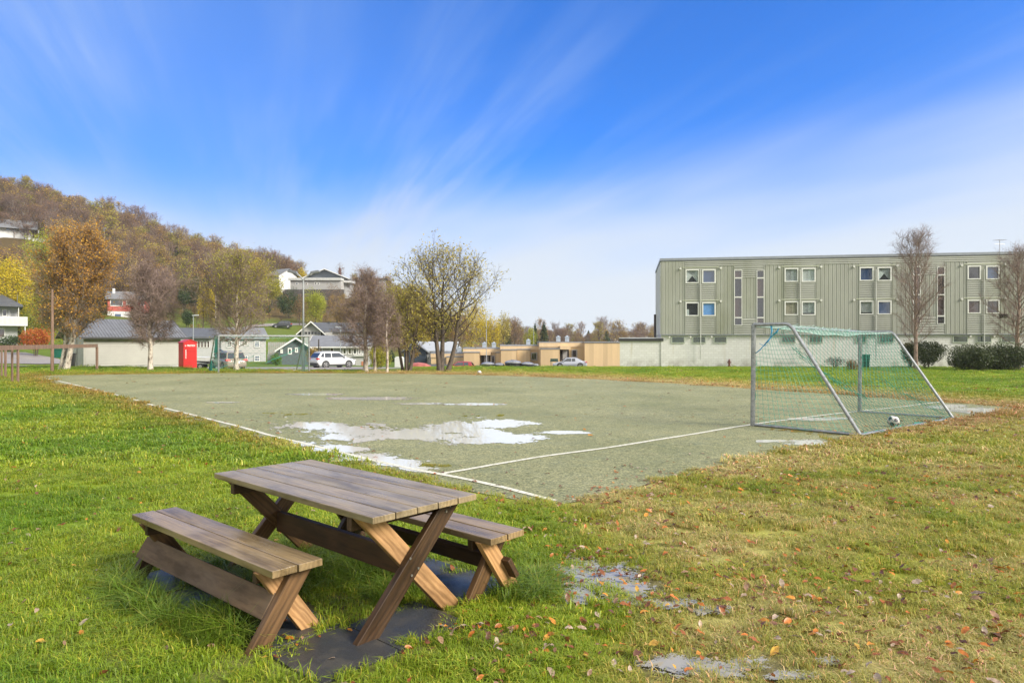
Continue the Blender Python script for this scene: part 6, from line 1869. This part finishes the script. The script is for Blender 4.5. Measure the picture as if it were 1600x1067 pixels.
# keep sight lines open to these: (px0, px1, distance of the thing, lowest row that must stay visible)
CLEAR = [(40, 104, 150, 440), (0, 50, 100, 500), (308, 338, 139, 498), (280, 300, 130, 505), (385, 420, 190, 440), (475, 510, 160, 500), (438, 470, 168, 488), (293, 316, 172, 470), (-80, 66, 205, 370), (166, 246, 150, 492), (-80, 50, 92, 530), (418, 450, 235, 446), (455, 560, 215, 458), (580, 606, 225, 446), (425, 455, 150, 530), (60, 72, 205, 380), (468, 575, 128, 530), (160, 166, 205, 376), (485, 575, 98, 570), (303, 342, 140, 500)]
def wood(name, n, pxr, dr, weights, sc, seed, ymax=None, extra=None):
    g = np.random.default_rng(seed)
    px = g.uniform(pxr[0], pxr[1], n); u = g.random(n); d = np.sqrt(dr[0]**2 + u * (dr[1]**2 - dr[0]**2))
    x = (px - 800) * d / FPX; z = Hn(x, d); py = 533.5 - (z - HC) * FPX / d
    s = sc * (.58 + .85 * g.random(n) ** 1.4)
    top = py - 8.9 * s * FPX / d; rp = 3.0 * s * FPX / d
    k = np.ones(n, bool)
    for (a, b, dd, row) in CLEAR:
        k &= ~((px + rp > a) & (px - rp < b) & (d < dd + 6) & (top < row))
    if extra is not None: k &= extra(px, d, py, x, g)
    px, d, x, z, s = px[k], d[k], x[k], z[k], s[k]; n = len(px)
    # kinds come in drifts
    f = fbm(x, d, .035, 3) + g.normal(0, .08, n); w = np.cumsum(weights) / np.sum(weights)
    rank = np.argsort(np.argsort(f)) / n
    mixr = np.where(g.random(n) < .45, g.random(n), rank)
    idx = np.searchsorted(w, mixr).clip(0, len(weights) - 1)
    rot = np.stack([g.normal(0, .05, n), g.normal(0, .05, n), g.random(n) * 6.28], 1)
    scl = np.stack([s * g.uniform(.85, 1.2, n), s * g.uniform(.85, 1.2, n), s * g.uniform(.85, 1.15, n)], 1)
    print(name, n)
    return scatter(name, np.stack([x, d, z - .2], 1), rot, scl, idx, None, woodP)
def hillkeep(px, d, py, x, g):
    grassbank = (px > 255) & (px < 470) & (d > 118) & (d < 163)
    road = (px > 385) & (px < 560) & (d > 138) & (d < 166)
    low = (d < 118)
    return ~(grassbank & (g.random(len(px)) < .9)) & ~road & ~(low & (px > 150))
wood('hillside_woods', 3000, (-260, 470), (120, 300), [2.6, 3, 3.8, 2.2, 2.2, .6, 3], 1.0, 21, extra=hillkeep)
wood('ridge_woods', 420, (440, 720), (140, 300), [2, 3, 4, 2, 3, .6, 1], .75, 22, extra=lambda px, d, py, x, g: ~((px < 600) & (d < 172)) & ~((px > 450) & (px < 560) & (d > 200) & (d < 235)))
wood('distant_treeline', 1500, (700, 1500), (240, 620), [2, 3, 4, 3, 3, 1.2, 3], 1.15, 23, extra=lambda px, d, py, x, g: (px < 1060))
wood('undergrowth', 1300, (-200, 640), (112, 230), [1, 2, 5, 1.6, 4, 1.6, .5], .28, 24, extra=lambda px, d, py, x, g: ~((px > 330) & (px < 470) & (d > 118) & (d < 150)))
# ------------------------------------------------------------------ cars
TYRE = simple('tyre_rubber', (.02, .02, .021), .7); RIM = simple('alloy_rim', (.45, .45, .46), .3, metal=.8)
TAIL = simple('tail_lamp_red', (.50, .02, .02), .45, spec=.3); HEAD = simple('headlamp_glass', (.55, .56, .58), .1)
PLATE = simple('white_number_plate', (.6, .6, .6), .5); TRIMB = simple('black_plastic_trim', (.025, .025, .027), .5)
CGL = glassmat('car_glass', (.012, .016, .02), .03)
def paint(name, c, metal=.3, rough=.25):
    m, nt, b = newmat(name); b.inputs['Base Color'].default_value = (*c, 1); b.inputs['Metallic'].default_value = metal; b.inputs['Roughness'].default_value = rough
    b.inputs['Coat Weight'].default_value = .6
    tc = N(nt, 'ShaderNodeTexCoord'); n = fnoise(nt, tc.outputs['Object'], 3, 5); mr = N(nt, 'ShaderNodeMapRange', i_1=.3, i_2=.7, i_3=rough, i_4=rough + .2); L(nt, n, mr.inputs[0]); L(nt, mr.outputs[0], b.inputs['Roughness'])
    return m
STYLES = {  # length, width, height, belt, hood height, cabin points: (rear base, rear roof, front roof, front base), wheel radius, wheel x's, ground clearance
 'suv': dict(L=4.6, W=1.86, H=1.68, belt=1.08, hood=1.02, cab=(-2.22, -1.75, .35, 1.15), wr=.37, wx=(-1.36, 1.36), gc=.24, trunk=1.05, black=True),
 'estate': dict(L=4.9, W=1.86, H=1.66, belt=1.00, hood=.95, cab=(-2.38, -2.0, .45, 1.25), wr=.36, wx=(-1.42, 1.40), gc=.24, trunk=.98, black=False),
 'sedan': dict(L=4.7, W=1.86, H=1.46, belt=.92, hood=.88, cab=(-1.95, -.95, .45, 1.25), wr=.35, wx=(-1.38, 1.42), gc=.16, trunk=.98, black=False),
 'hatch': dict(L=4.1, W=1.76, H=1.48, belt=.92, hood=.88, cab=(-1.95, -1.55, .30, 1.10), wr=.32, wx=(-1.25, 1.25), gc=.16, trunk=.95, black=False)}
def car(label, px, d, zbase, heading, style, body_m, group='parked cars', roof_m=None, name='parked_car'):
    S = STYLES[style]; Lh = S['L'] / 2; W2 = S['W'] / 2
    root = empty(name, (X(px, d), d, zbase), heading, label, 'car', group)
    xs = [-Lh, -Lh + .08, -Lh + .35, -1.2, -.3, .6, 1.15, Lh - .55, Lh - .15, Lh]
    tops = [S['trunk'] - .18, S['trunk'] - .03, S['trunk'], S['belt'] + .02, S['belt'], S['belt'], S['belt'] - .0, S['hood'] - .06, S['hood'] - .20, S['hood'] - .38]
    bots = [S['gc'] + .18, S['gc'] + .05] + [S['gc']] * 6 + [S['gc'] + .03, S['gc'] + .15]
    ws = [.86, .93, .98, 1, 1, 1, .99, .96, .88, .72]
    vs, fs = [], []; K = 10
    for x, zt, zb, w in zip(xs, tops, bots, ws):
        h = zt - zb; w = w * W2
        ring = [(w * .90, zb), (w * .985, zb + .18 * h), (w, zb + .5 * h), (w * .975, zb + .82 * h), (w * .90, zt), (-w * .90, zt), (-w * .975, zb + .82 * h), (-w, zb + .5 * h), (-w * .985, zb + .18 * h), (-w * .90, zb)]
        vs += [(x, y, z) for y, z in ring]
    for i in range(len(xs) - 1):
        for k in range(K): fs.append((i*K+k, i*K+(k+1) % K, (i+1)*K+(k+1) % K, (i+1)*K+k))
    fs += [tuple(range(K)), tuple(range((len(xs)-1)*K, len(xs)*K))]
    c0, c1, c2, c3 = S['cab']; zr = S['H']; zb = S['belt'] - .03; wr_ = W2 * .76; wb_ = W2 * .93
    mb = MB(); mb.add(vs, fs)
    cx = [c0, c1, (c1 + c2) / 2, c2, c3]; cz = [zb, zr - .05, zr, zr - .03, zb]
    cv = []
    for x, z in zip(cx, cz):
        w = wb_ if z == zb else wr_
        cv += [(x, -w, z), (x, -w * .9, z + (.02 if z != zb else 0)), (x, w * .9, z + (.02 if z != zb else 0)), (x, w, z)]
    b0 = [(c1, -wb_, zb), (c1, wb_, zb), (c2, -wb_, zb), (c2, wb_, zb)]
    cf = [(i*4+k, i*4+k+1, (i+1)*4+k+1, (i+1)*4+k) for i in range(4) for k in range(3)]
    # side faces of the cabin
    cv += [(cx[1], -wb_, zb), (cx[2], -wb_, zb), (cx[3], -wb_, zb), (cx[1], wb_, zb), (cx[2], wb_, zb), (cx[3], wb_, zb)]
    n0 = 20
    cf += [(0, 4, n0), (4, 8, n0+1, n0), (8, 12, n0+2, n0+1), (12, 16, n0+2), (3, n0+3, 7), (7, n0+3, n0+4, 11), (11, n0+4, n0+5, 15), (15, n0+5, 19)]
    mb.add(cv, cf)
    o = mb.build('body', body_m, root, smooth=False); bevel(o, .03, 2)
    for p in o.data.polygons: p.use_smooth = True
    # glass, laid just outside the cabin skin
    def side(sy, pts, nm='side_window'):
        q = []
        for x, f in pts:
            w = wb_ + (wr_ - wb_) * f + .012; q.append((x, sy * w, zb + (zr - .05 - zb) * f))
        m_ = MB(); m_.add(q, [tuple(range(len(q)))]); w_ = m_.build(nm, CGL, root); so_ = w_.modifiers.new('t', 'SOLIDIFY'); so_.thickness = .01; so_.offset = 1 if sy > 0 else -1
    a, b_ = .12, .88
    xf = lambda f, lo, hi: lo + (hi - lo) * f
    for sy in (-1, 1):
        mid = (c1 + c2) / 2 + .05; q3 = c1 + (mid - c1) * .30
        side(sy, [(mid + .05, a), (xf(a, c3, c2) - .12, a), (c2 - .06, b_), (mid + .05, b_)])
        side(sy, [(q3, a), (mid - .04, a), (mid - .04, b_), (q3 + .03, b_)])
        if style in ('suv', 'estate'): side(sy, [(xf(a, c0, c1) + .22, a + .1), (q3 - .09, a + .04), (q3 - .06, b_), (c1 + .12, b_)], 'quarter_window')
    def screen(xa, xb, nm):
        m_ = MB(); q = []
        for f in (a, b_):
            x = xa + (xb - xa) * f; w = (wb_ + (wr_ - wb_) * f) * .88; z = zb + (zr - .05 - zb) * f
            dx = .025 * (1 if xa > 0 else -1); q += [(x + dx, -w, z + .012), (x + dx, w, z + .012)]
        m_.add(q, [(0, 1, 3, 2)]); w_ = m_.build(nm, CGL, root); so_ = w_.modifiers.new('t', 'SOLIDIFY'); so_.thickness = .01
    screen(c3, c2, 'windscreen'); screen(c0, c1, 'rear_window')
    for x in S['wx']:
        for sy in (-1, 1):
            y = sy * (W2 - .10)
            ar = MB(); ar.tube([(x, sy * (W2 - .04), S['wr'] + .02), (x, sy * (W2 + .006), S['wr'] + .02)], S['wr'] + .06, 20); ar.build('wheel_arch', TRIMB, root)
            wl = MB(); wl.tube([(0, -.11, 0), (0, -.08, 0), (0, .08, 0), (0, .11, 0)], [S['wr'] * .9, S['wr'], S['wr'], S['wr'] * .9], 20)
            w_ = wl.build('wheel', TYRE, root); w_.location = (x, y, S['wr'])
            rm = MB(); rm.tube([(0, sy * .09, 0), (0, sy * .125, 0)], S['wr'] * .18, 10)
            for k in range(5):
                t = k * 2 * math.pi / 5; rm.tube([(0, sy * .118, 0), (math.cos(t) * S['wr'] * .62, sy * .112, math.sin(t) * S['wr'] * .62)], [S['wr'] * .14, S['wr'] * .10], 4)
            rm.tube([(math.cos(t * .3142) * S['wr'] * .64, sy * .113, math.sin(t * .3142) * S['wr'] * .64) for t in range(21)], S['wr'] * .06, 4)
            rm.build('rim', RIM, w_)
    tz = S['belt'] - .03
    for sy in (-1, 1):
        MB().prism([(-Lh + .42, tz - .02), (-Lh + .03, tz + .03), (-Lh - .02, tz - .12), (-Lh + .10, tz - .14)], 'y', min(sy * W2 * .62, sy * W2 * 1.0), max(sy * W2 * .62, sy * W2 * 1.0)).build('tail_lamp', TAIL, root)
        MB().box(Lh - .28, Lh - .02, min(sy * W2 * .45, sy * W2 * .88), max(sy * W2 * .45, sy * W2 * .88), S['hood'] - .30, S['hood'] - .17).build('headlight', HEAD, root)
        mi = MB(); mi.box(c3 - .38, c3 - .22, min(sy * W2 * .93, sy * (W2 + .16)), max(sy * W2 * .93, sy * (W2 + .16)), S['belt'] + .0, S['belt'] + .16); mi.build('wing_mirror', body_m, root)
    MB().box(-Lh - .015, -Lh + .02, -.26, .26, .62 if style != 'suv' else .70, .74 if style != 'suv' else .82).build('number_plate', PLATE, root)
    if S['black']:
        MB().prism([(-W2 * .93, S['gc'] + .0), (W2 * .93, S['gc'] + .0), (W2 * .93, .58), (-W2 * .93, .58)], 'x', -Lh - .03, -Lh + .25).build('bumper', TRIMB, root)
        for sy in (-1, 1): MB().box(-1.0, 1.0, min(sy * W2 * .97, sy * (W2 + .012)), max(sy * W2 * .97, sy * (W2 + .012)), S['gc'], S['gc'] + .16).build('sill', TRIMB, root)
    for sy in (-1, 1):
        if style in ('suv', 'estate'): MB().tube([(c1 + .2, sy * wr_ * .9, zr + .05), (c2 - .1, sy * wr_ * .9, zr + .05)], .02, 6).build('roof_rail', RIM, root)
    return root
P_WH = paint('white_car_paint', (.55, .56, .57), 0); P_BG = paint('beige_silver_paint', (.24, .205, .16), 0, .35); P_GR = paint('dark_grey_paint', (.035, .038, .042), .3); P_SI = paint('silver_paint', (.42, .44, .48), .5)
P_RD = paint('red_car_paint', (.28, .02, .03), .1); P_BK = paint('black_car_paint', (.012, .013, .016), .1)
car('white sport utility car with black trim parked beside the lamp post', 520, 72, Z(574.7, 72), R(46), 'suv', P_WH)
car('beige silver estate car seen from behind through the far goal', 356, 62.5, Z(577.5, 62.5), R(180 - 50), 'estate', P_BG)
car('dark hatchback parked high on the hillside road', 441, 150, H(X(441, 150), 150) + .1, R(195), 'hatch', P_GR)
car('silver white sedan parked in front of the tallest terrace house', 890, 96, Z(575, 96), R(180), 'sedan', P_SI)
car('red hatchback mostly hidden by the grass edge near the lowest terrace', 719, 98, Z(581, 98), R(176), 'hatch', P_RD)
# domed waste containers half sunk in the ground
WBK = simple('black_slatted_container', (.018, .018, .02), .4, spec=.5); WLD = simple('wet_grey_lid', (.20, .205, .22), .25, var=.4, scale=2)
def dome(px, w_px, ytop, label, tall=1.0, ridge=False, d=90):
    S_ = d / FPX; r_ = w_px * S_ / 2; h = Z(ytop, d) - Z(579, d)
    e = empty('waste_container', (X(px, d), d, Z(579, d)), 0, label, 'waste container', 'domed waste containers before the terraces')
    b_ = MB(); n = 28; hb_ = h * .71
    b_.tube([(0, 0, -.4), (0, 0, hb_ * .5), (0, 0, hb_)], [r_ * .93, r_ * .98, r_], n)
    o = b_.build('container_body', WBK, e)
    rb_ = MB()
    for k in range(n):
        t = k * 2 * math.pi / n; rb_.box(-.03, .03, -.02, .02, -.3, hb_ * .96); 
        m_ = Matrix.Rotation(t, 4, 'Z') @ Matrix.Translation((0, -r_ * .97, 0)) @ Matrix.Rotation(R(-2), 4, 'X')
        for q in range(len(rb_.v) - 8, len(rb_.v)): rb_.v[q] = tuple(m_ @ Vector(rb_.v[q]))
    rb_.build('body_slats', TRIMB, e, recalc=False)
    l_ = MB(); zs_ = [hb_ + .01] + [hb_ + .02 + (h - hb_ - .02) * math.sin(t * math.pi / 12) for t in range(7)]
    rs_ = [r_ * 1.05] + [r_ * 1.05 * math.cos(t * math.pi / 12) + .02 for t in range(7)]
    l_.tube([(0, 0, z_) for z_ in zs_], rs_, n); l_.build('lid', WLD, e, smooth=True)
    MB().tube([(0, 0, hb_ - .06), (0, 0, hb_ + .005)], [r_ * 1.06, r_ * 1.06], n).build('rim', TRIMB, e)
    if ridge: MB().prism([(-r_ * .75, h * .80), (-r_ * .2, h * 1.04), (r_ * .5, h * .99), (r_ * .8, h * .74)], 'y', -.10, .10).build('lid_handle', WLD, e)
dome(762, 20, 565.5, 'leftmost of the black domed containers in front of the dark doorway terrace')
dome(780.5, 15, 567, 'small low black domed container, second from the left in the row')
dome(801.5, 25, 562.5, 'widest black domed container with a ridged wet lid in the middle of the row', ridge=True)
dome(824, 20, 565.5, 'black domed container with pale lid right of the widest one')
dome(837, 10, 568, 'half hidden domed container at the right end of the row', d=94)

# ------------------------------------------------------------------ trailer with boat
z = Z(577, 64)
tr = empty('boat_trailer', (X(318, 64), 64, z), R(8), 'low boat trailer with a small wheel beside the red container', 'trailer')
MB().box(-1.6, 1.2, -.5, -.42, .48, .56).box(-1.6, 1.2, .42, .5, .48, .56).box(-.4, -.3, -.5, .5, .42, .48).box(-2.4, -1.6, -.04, .04, .48, .56).build('chassis', GALV, tr)
for sy in (-1, 1):
    w_ = MB().tube([(-.1, sy * .56, .28), (-.1, sy * .70, .28)], .28, 16).build('wheel', TYRE, tr)
    MB().tube([(-.1, sy * .705, .28), (-.1, sy * .72, .28)], .16, 12).build('rim', RIM, w_)
bt = empty('motor_boat', (X(318, 64), 64, z + .57), R(8), 'small white motor boat with tilted outboard on the trailer', 'boat')
mb = MB(); rings = []
for x, w, zk, zt in ((-2.1, .12, .45, .72), (-1.5, .55, .20, .66), (-.6, .80, .06, .60), (.4, .85, 0, .56), (1.1, .80, 0, .56)):
    rings.append([(x, -w, zt), (x, -w * .9, zk + .2), (x, 0, zk), (x, w * .9, zk + .2), (x, w, zt), (x, w * .88, zt), (x, 0, zt - .2), (x, -w * .88, zt)])
vs = [p for r_ in rings for p in r_]; K = 8
mb.add(vs, [(i*K+k, i*K+(k+1) % K, (i+1)*K+(k+1) % K, (i+1)*K+k) for i in range(4) for k in range(K)] + [tuple(range(K)), tuple(range(4*K, 5*K))])
mb.build('hull', paint('boat_gelcoat', (.6, .6, .58), 0), bt)
om = MB().prism([(1.15, .55), (1.6, .75), (1.75, 1.15), (1.35, 1.35), (1.0, 1.0), (.95, .7)], 'y', -.18, .18)
o = om.build('outboard_motor', simple('outboard_black', (.03, .02, .025), .3), bt); bevel(o, .05, 2)
MB().prism([(1.2, .0), (1.45, -.1), (1.6, .75), (1.3, .7)], 'y', -.07, .07).build('motor_leg', TRIMB, bt)

# upturned red boat cover by the barn
bc = empty('covered_boat', (X(656, 92), 92, Z(576, 92)), R(3), 'flat red covered boat lying beside the blue barn', 'boat')
mb = MB(); rings = []
for x, w, h in ((-1.35, .5, .45), (-1.0, .85, .75), (-.2, .95, .85), (.8, .85, .72), (1.5, .12, .38)):
    rings.append([(x, -w, .30), (x, -w * .9, h * .8), (x, 0, h), (x, w * .9, h * .8), (x, w, .30), (x, 0, .12)])
vs = [p for r_ in rings for p in r_]; K = 6
mb.add(vs, [(i*K+k, i*K+(k+1) % K, (i+1)*K+(k+1) % K, (i+1)*K+k) for i in range(4) for k in range(K)] + [tuple(range(K)), tuple(range(4*K, 5*K))])
mb.build('tarpaulin', simple('faded_red_tarp', (.36, .10, .08), .6, var=.2), bc)
MB().box(-1.0, -.9, -.7, .7, 0, .3).box(.7, .8, -.6, .6, 0, .3).build('trestles', W_MID, bc)
# white jetty-like tank beside it
o = MB().prism([(-.55, 0), (.55, 0), (.55, 1.3), (.35, 1.45), (-.35, 1.45), (-.55, 1.3)], 'y', -.4, .4).build('storage_box', WH); o.location = (X(624, 88), 88, Z(575, 88)); bevel(o, .04); tag(o, 'white storage box at the foot of the many-stemmed willow', 'box')

# ------------------------------------------------------------------ red clothing container
RC = simple('bright_red_container', (.52, .010, .012), .42, var=.08, scale=1.0)
RC2 = simple('red_container_side', (.50, .014, .016), .42, var=.08)
d = 46.5; S_ = d / FPX
cbn = empty('clothing_container', (X(286.5, d), d, Z(575, d)), R(48), 'bright red clothes collection container with white lettering', 'container')
w_, dp, h_ = .91, .80, 43.5 * S_
prof = [(0, -.2), (w_, -.2), (w_, h_ * .90), (w_ * .70, h_ * .975), (w_ * .5, h_), (w_ * .30, h_ * .975), (0, h_ * .90)]
o = MB().prism(prof, 'y', 0, dp).build('body', RC, cbn); bevel(o, .02)
MB().prism([(-.03, h_ * .895), (w_ * .3, h_ * .98), (w_ * .5, h_ * 1.006), (w_ * .7, h_ * .98), (w_ + .03, h_ * .895), (w_ + .03, h_ * .92), (w_ * .7, h_ * 1.0), (w_ * .5, h_ * 1.03), (w_ * .3, h_ * 1.0), (-.03, h_ * .92)], 'y', -.04, dp + .03).build('roof', RC2, cbn)
MB().box(w_ * .30, w_ * .85, -.035, -.003, h_ * .60, h_ * .64).build('handle', RC2, cbn)
LETW = simple('white_lettering', (.72, .70, .68), .5, var=.02)
def text(s, size, parent, m4, name='lettering', mat=None):
    c = bpy.data.curves.new(name, 'FONT'); c.body = s; c.size = size; c.extrude = .004; c.align_x = 'LEFT'; c.offset = size * .03
    t = bpy.data.objects.new(name, c); col.objects.link(t)
    dg = bpy.context.evaluated_depsgraph_get(); me = bpy.data.meshes.new_from_object(t.evaluated_get(dg))
    bpy.data.objects.remove(t); bpy.data.curves.remove(c)
    me.materials.clear(); me.materials.append(mat or LETW)
    return link(name, me, parent, mat4=m4)
text('FRETEX', .165, cbn, Matrix.Translation((w_ * .25, -.006, h_ * .775)) @ Matrix.Rotation(R(90), 4, 'X'))
em = MB()
for k, a in enumerate((0, 60, 120)): em.box(-.055, .055, -.006, -.001, -.012, .012)
q = MB(); q.prism([(-.06, -.02), (-.02, -.02), (.0, -.06), (.02, -.02), (.06, -.02), (.02, .01), (.035, .06), (0, .03), (-.035, .06), (-.02, .01)], 'y', -.008, -.002)
o = q.build('emblem', LETW, cbn); o.location = (w_ * .15, 0, h_ * .80)
# column of small print running upwards on the front
sp = MB(); r_ = random.Random(3); zz = h_ * .34
while zz < h_ * .66:
    l = r_.uniform(.02, .05); sp.box(w_ * .15, w_ * .15 + r_.uniform(.045, .075), -.008, -.002, zz, zz + l); zz += l + .014
sp.build('small_print', LETW, cbn)

# ------------------------------------------------------------------ poles, lamps, bins, frames
STEEL = simple('lamp_post_steel', (.36, .38, .39), .45, metal=.4, var=.15)
def P3(px, py=None, d=None): return ground(px, py) if d is None else at(px, d)
b = P3(474, d=44); S_ = 44 / FPX
lp = empty('street_lamp', b, 0, 'tall grey street lamp with two curved arms beside the far goal', 'street lamp')
ht = Z(437, 44) - b.z
MB().tube([(0, 0, -.1), (0, 0, 1.2), (0, 0, 1.21), (0, 0, ht)], [.10, .10, .065, .045], 12).build('pole', STEEL, lp)
for sx, ex, ez in ((-1, -14.5, 12), (1, 16.5, 11.8)):
    tip = Vector((ex * S_ * .82, 0, ht + ez * S_ * .92))
    MB().tube([(0, 0, ht - .05), (sx * .12, 0, ht + .12), (tip.x * .55, 0, ht + ez * S_ * .55), tuple(tip)], .045, 8).build('arm', STEEL, lp)
    hd = MB().prism([(-.10, -.03), (-.05, .08), (.42, .10), (.52, .02), (.48, -.06), (-.02, -.07)], 'y', -.14, .14)
    o = hd.build('lamp_head', simple('lamp_head_grey', (.16, .17, .18), .4), lp, mat4=Matrix.Translation(tip) @ Matrix.Rotation(0 if sx > 0 else math.pi, 4, 'Z') @ Matrix.Rotation(R(-8), 4, 'Y')); bevel(o, .015)
def slim_lamp(px, d, ytop, label, side=1, r=.05, head=True, name='street_lamp', mat=None, cat='street lamp'):
    g_ = at(px, d); h = Z(ytop, d) - g_.z
    e = empty(name, g_, 0, label, cat, 'slim poles and lamps in the distance' if head else None)
    MB().tube([(0, 0, -.3), (0, 0, h)], [r, r * .7], 8).build('pole', mat or STEEL, e)
    if head:
        MB().prism([(-.1, h - .02), (.0, h + .06), (.55, h + .08), (.6, h), (.0, h - .04)], 'y', -.12, .12).build('lamp_head', simple('pale_lamp_head', (.5, .52, .53), .4), e, mat4=Matrix.Rotation(0 if side > 0 else math.pi, 4, 'Z'))
    return e
slim_lamp(302, 78, 493, 'slim pale street lamp rising behind the red container')
slim_lamp(532, 84, 511, 'slim pale street lamp in front of the long cream building', -1)
slim_lamp(163, 203, 357, 'small lamp in the woods above the orange birch')
slim_lamp(834, 118, 513, 'thin pale pole behind the terraces below the pines', head=False, name='pole', cat='pole')
slim_lamp(760, 99, 488, 'tall thin pale flagpole in front of the dark doorway terrace', head=False, name='flagpole', cat='flagpole', r=.06)
DK = simple('tarred_wood', (.05, .04, .035), .8, var=.3)
slim_lamp(498, 86, 530, 'short dark utility post before the long cream building', head=False, name='utility_pole', mat=DK, cat='pole', r=.11)
slim_lamp(337, 136, 462, 'pale bare post beside the shorter yellow poplar', head=False, name='pole', cat='pole', r=.09, mat=simple('pale_post', (.35, .30, .25), .8))
PW = simple('weathered_pole_wood', (.19, .12, .085), .85, var=.35, scale=4, vec=(4, 4, .5))
b = ground(81.5, 583); o = MB().tube([(0, 0, -.1), (.01, 0, 1.6), (0, 0, Z(452, b.y) - b.z)], [.085, .075, .055], 8).build('utility_pole', PW); o.location = b; tag(o, 'tall brown wooden pole standing by the wooden rail frame', 'pole')
# long wooden rail on posts left of the pitch
fr = empty('rail_frame', (0, 0, 0), 0, 'brown wooden rail on thin posts beside the left corner of the pitch', 'rail frame')
pa = ground(28, 598.5); pb = at(151.5, 38.5)
fr.location = (pa.x, pa.y, pa.z)
mbp = []
dvec = pb - pa
topA = Z(542, pa.y) - pa.z; topB = Z(542, pb.y) - pa.z
def post(p, zt, w=.05, nm='post'):
    q = p - Vector(fr.location); return bevel(MB().box(-w / 2, w / 2, -w / 2, w / 2, -.15, zt).build(nm, PW, fr, loc=(q.x, q.y, q.z)), .004)
post(pa, topA, .07); post(pb, topB - (pb.z - pa.z), .10)
ang = math.atan2(dvec.y, dvec.x)
MB().box(-2.6, dvec.xy.length, -.045, .045, -.09, .09).build('rail', PW, fr, mat4=Matrix.Translation((0, 0, topA - .02)) @ Matrix.Rotation(ang, 4, 'Z'))
for (px, py, w) in ((19, 597.5, .06), (8.5, 590, .075), (2.5, 589, .06)):
    p = ground(px, py); post(p, Z(542.5, p.y) - p.z, w)
# bins
GB = simple('green_bin_plastic', (.01, .15, .10), .4); 
b = at(91.5, 46)
bn = empty('litter_bin', b, 0, 'green litter bin on a post left of the garage', 'litter bin')
zc = Z(558.5, 47) - b.z; ztp = Z(546, 47) - b.z
o = MB().prism([(-.20, zc), (.20, zc), (.25, ztp), (-.25, ztp)], 'y', -.18, .18).build('bin_body', GB, bn); bevel(o, .02)
MB().box(-.27, .27, -.20, .20, ztp + .002, ztp + .05).build('lid', GB, bn)
MB().box(.05, .12, .19, .25, -.1, ztp + .1).build('post', DK, bn)
b = at(112, 45.6); wb_ = empty('wheelie_bin', b, R(20), 'black bin standing at the garage side wall', 'bin')
o = MB().prism([(-.16, .05), (.16, .05), (.22, .85), (-.22, .85)], 'y', -.22, .22).build('bin_body', TRIMB, wb_); bevel(o, .02); MB().box(-.24, .24, -.25, .25, .853, .90).build('lid', TRIMB, wb_)
b = at(1350, 55.4); gb_ = empty('wheelie_bin', b, 0, 'dark green wheelie bin at the white wall seen through the goal net', 'bin')
o = MB().prism([(-.28, .05), (.28, .05), (.34, 1.0), (-.34, 1.0)], 'y', -.3, .3).build('bin_body', simple('bottle_green_plastic', (.01, .07, .05), .4), gb_); bevel(o, .02); MB().box(-.36, .36, -.34, .34, 1.003, 1.06).build('lid', GB, gb_)
# low fence by the grey house and stakes
GF = simple('grey_fence_boards', (.30, .29, .27), .8, var=.2)
b = at(419, 100); f_ = empty('board_fence', b, R(18), 'low grey board fence right of the grey two storey house', 'fence')
for k in range(16): MB().box(k * .27, k * .27 + .22, 0, .03, 1.4, 3.1).build('board', GF, f_)
MB().box(-.05, 4.3, .031, .09, 1.6, 1.7).build('rail', GF, f_); MB().box(-.05, 4.3, .031, .09, 2.7, 2.8).build('rail', GF, f_); MB().box(-.1, 4.35, -.1, .5, -.5, 1.39).build('footing', CONC, f_)

# ------------------------------------------------------------------ roads
def asphalt(name, c):
    m, nt, b = newmat(name); g = N(nt, 'ShaderNodeNewGeometry'); p = g.outputs['Position']
    n = fnoise(nt, p, .8, 5, .6); n2 = fnoise(nt, p, 12, 4, .7)
    q = ramp(nt, n, [(.3, tuple(x * .75 for x in c)), (.7, tuple(x * 1.2 for x in c))]).outputs[0]
    q = mixc(nt, 1.0, q, ramp(nt, n2, [(.3, (.75, .75, .75)), (.7, (1.15, 1.15, 1.15))]).outputs[0], 'MULTIPLY')
    L(nt, q, b.inputs['Base Color']); b.inputs['Roughness'].default_value = .75; return m
GRAV = asphalt('gravel', (.26, .235, .215))
def wpoly(L_): return [tuple(at(px, d)[:2]) for px, d in L_]
sheet('road', wpoly([(-120, 60), (60, 54), (96, 56), (103, 66), (92, 78), (40, 84), (-120, 86)]), 3, .05, GRAV)
sheet('road', wpoly([(-120, 47), (40, 46.5), (48, 48.5), (-120, 50)]), 3, .04, GRAV)
sheet('parking', wpoly([(292, 60), (420, 58), (560, 60), (640, 66), (640, 78), (520, 80), (400, 73), (300, 72)]), 3, .05, GRAV)
sheet('road', wpoly([(386, 141), (400, 146), (425, 151), (452, 156), (480, 159), (480, 162), (450, 159.5), (420, 155), (396, 150), (380, 145)]), 2, .12, GRAV)
sheet('road', wpoly([(640, 88), (980, 88), (990, 100), (640, 108)]), 3, .05, asphalt('wet_asphalt', (.07, .07, .075)))
# ------------------------------------------------------------------ autumn air
hz, nt, b = newmat('haze')
nt.nodes.remove(b)
pv = N(nt, 'ShaderNodeVolumePrincipled'); pv.inputs['Color'].default_value = (.93, .96, 1, 1); pv.inputs['Density'].default_value = .00020; pv.inputs['Anisotropy'].default_value = .2
L(nt, pv.outputs[0], nt.nodes['Material Output'].inputs['Volume'])
tag(MB().box(-420, 420, -60, 700, -9, 75).build('haze', hz), kind='stuff')
scene.cycles.volume_bounces = 1
scene.cycles.volume_step_rate = 5
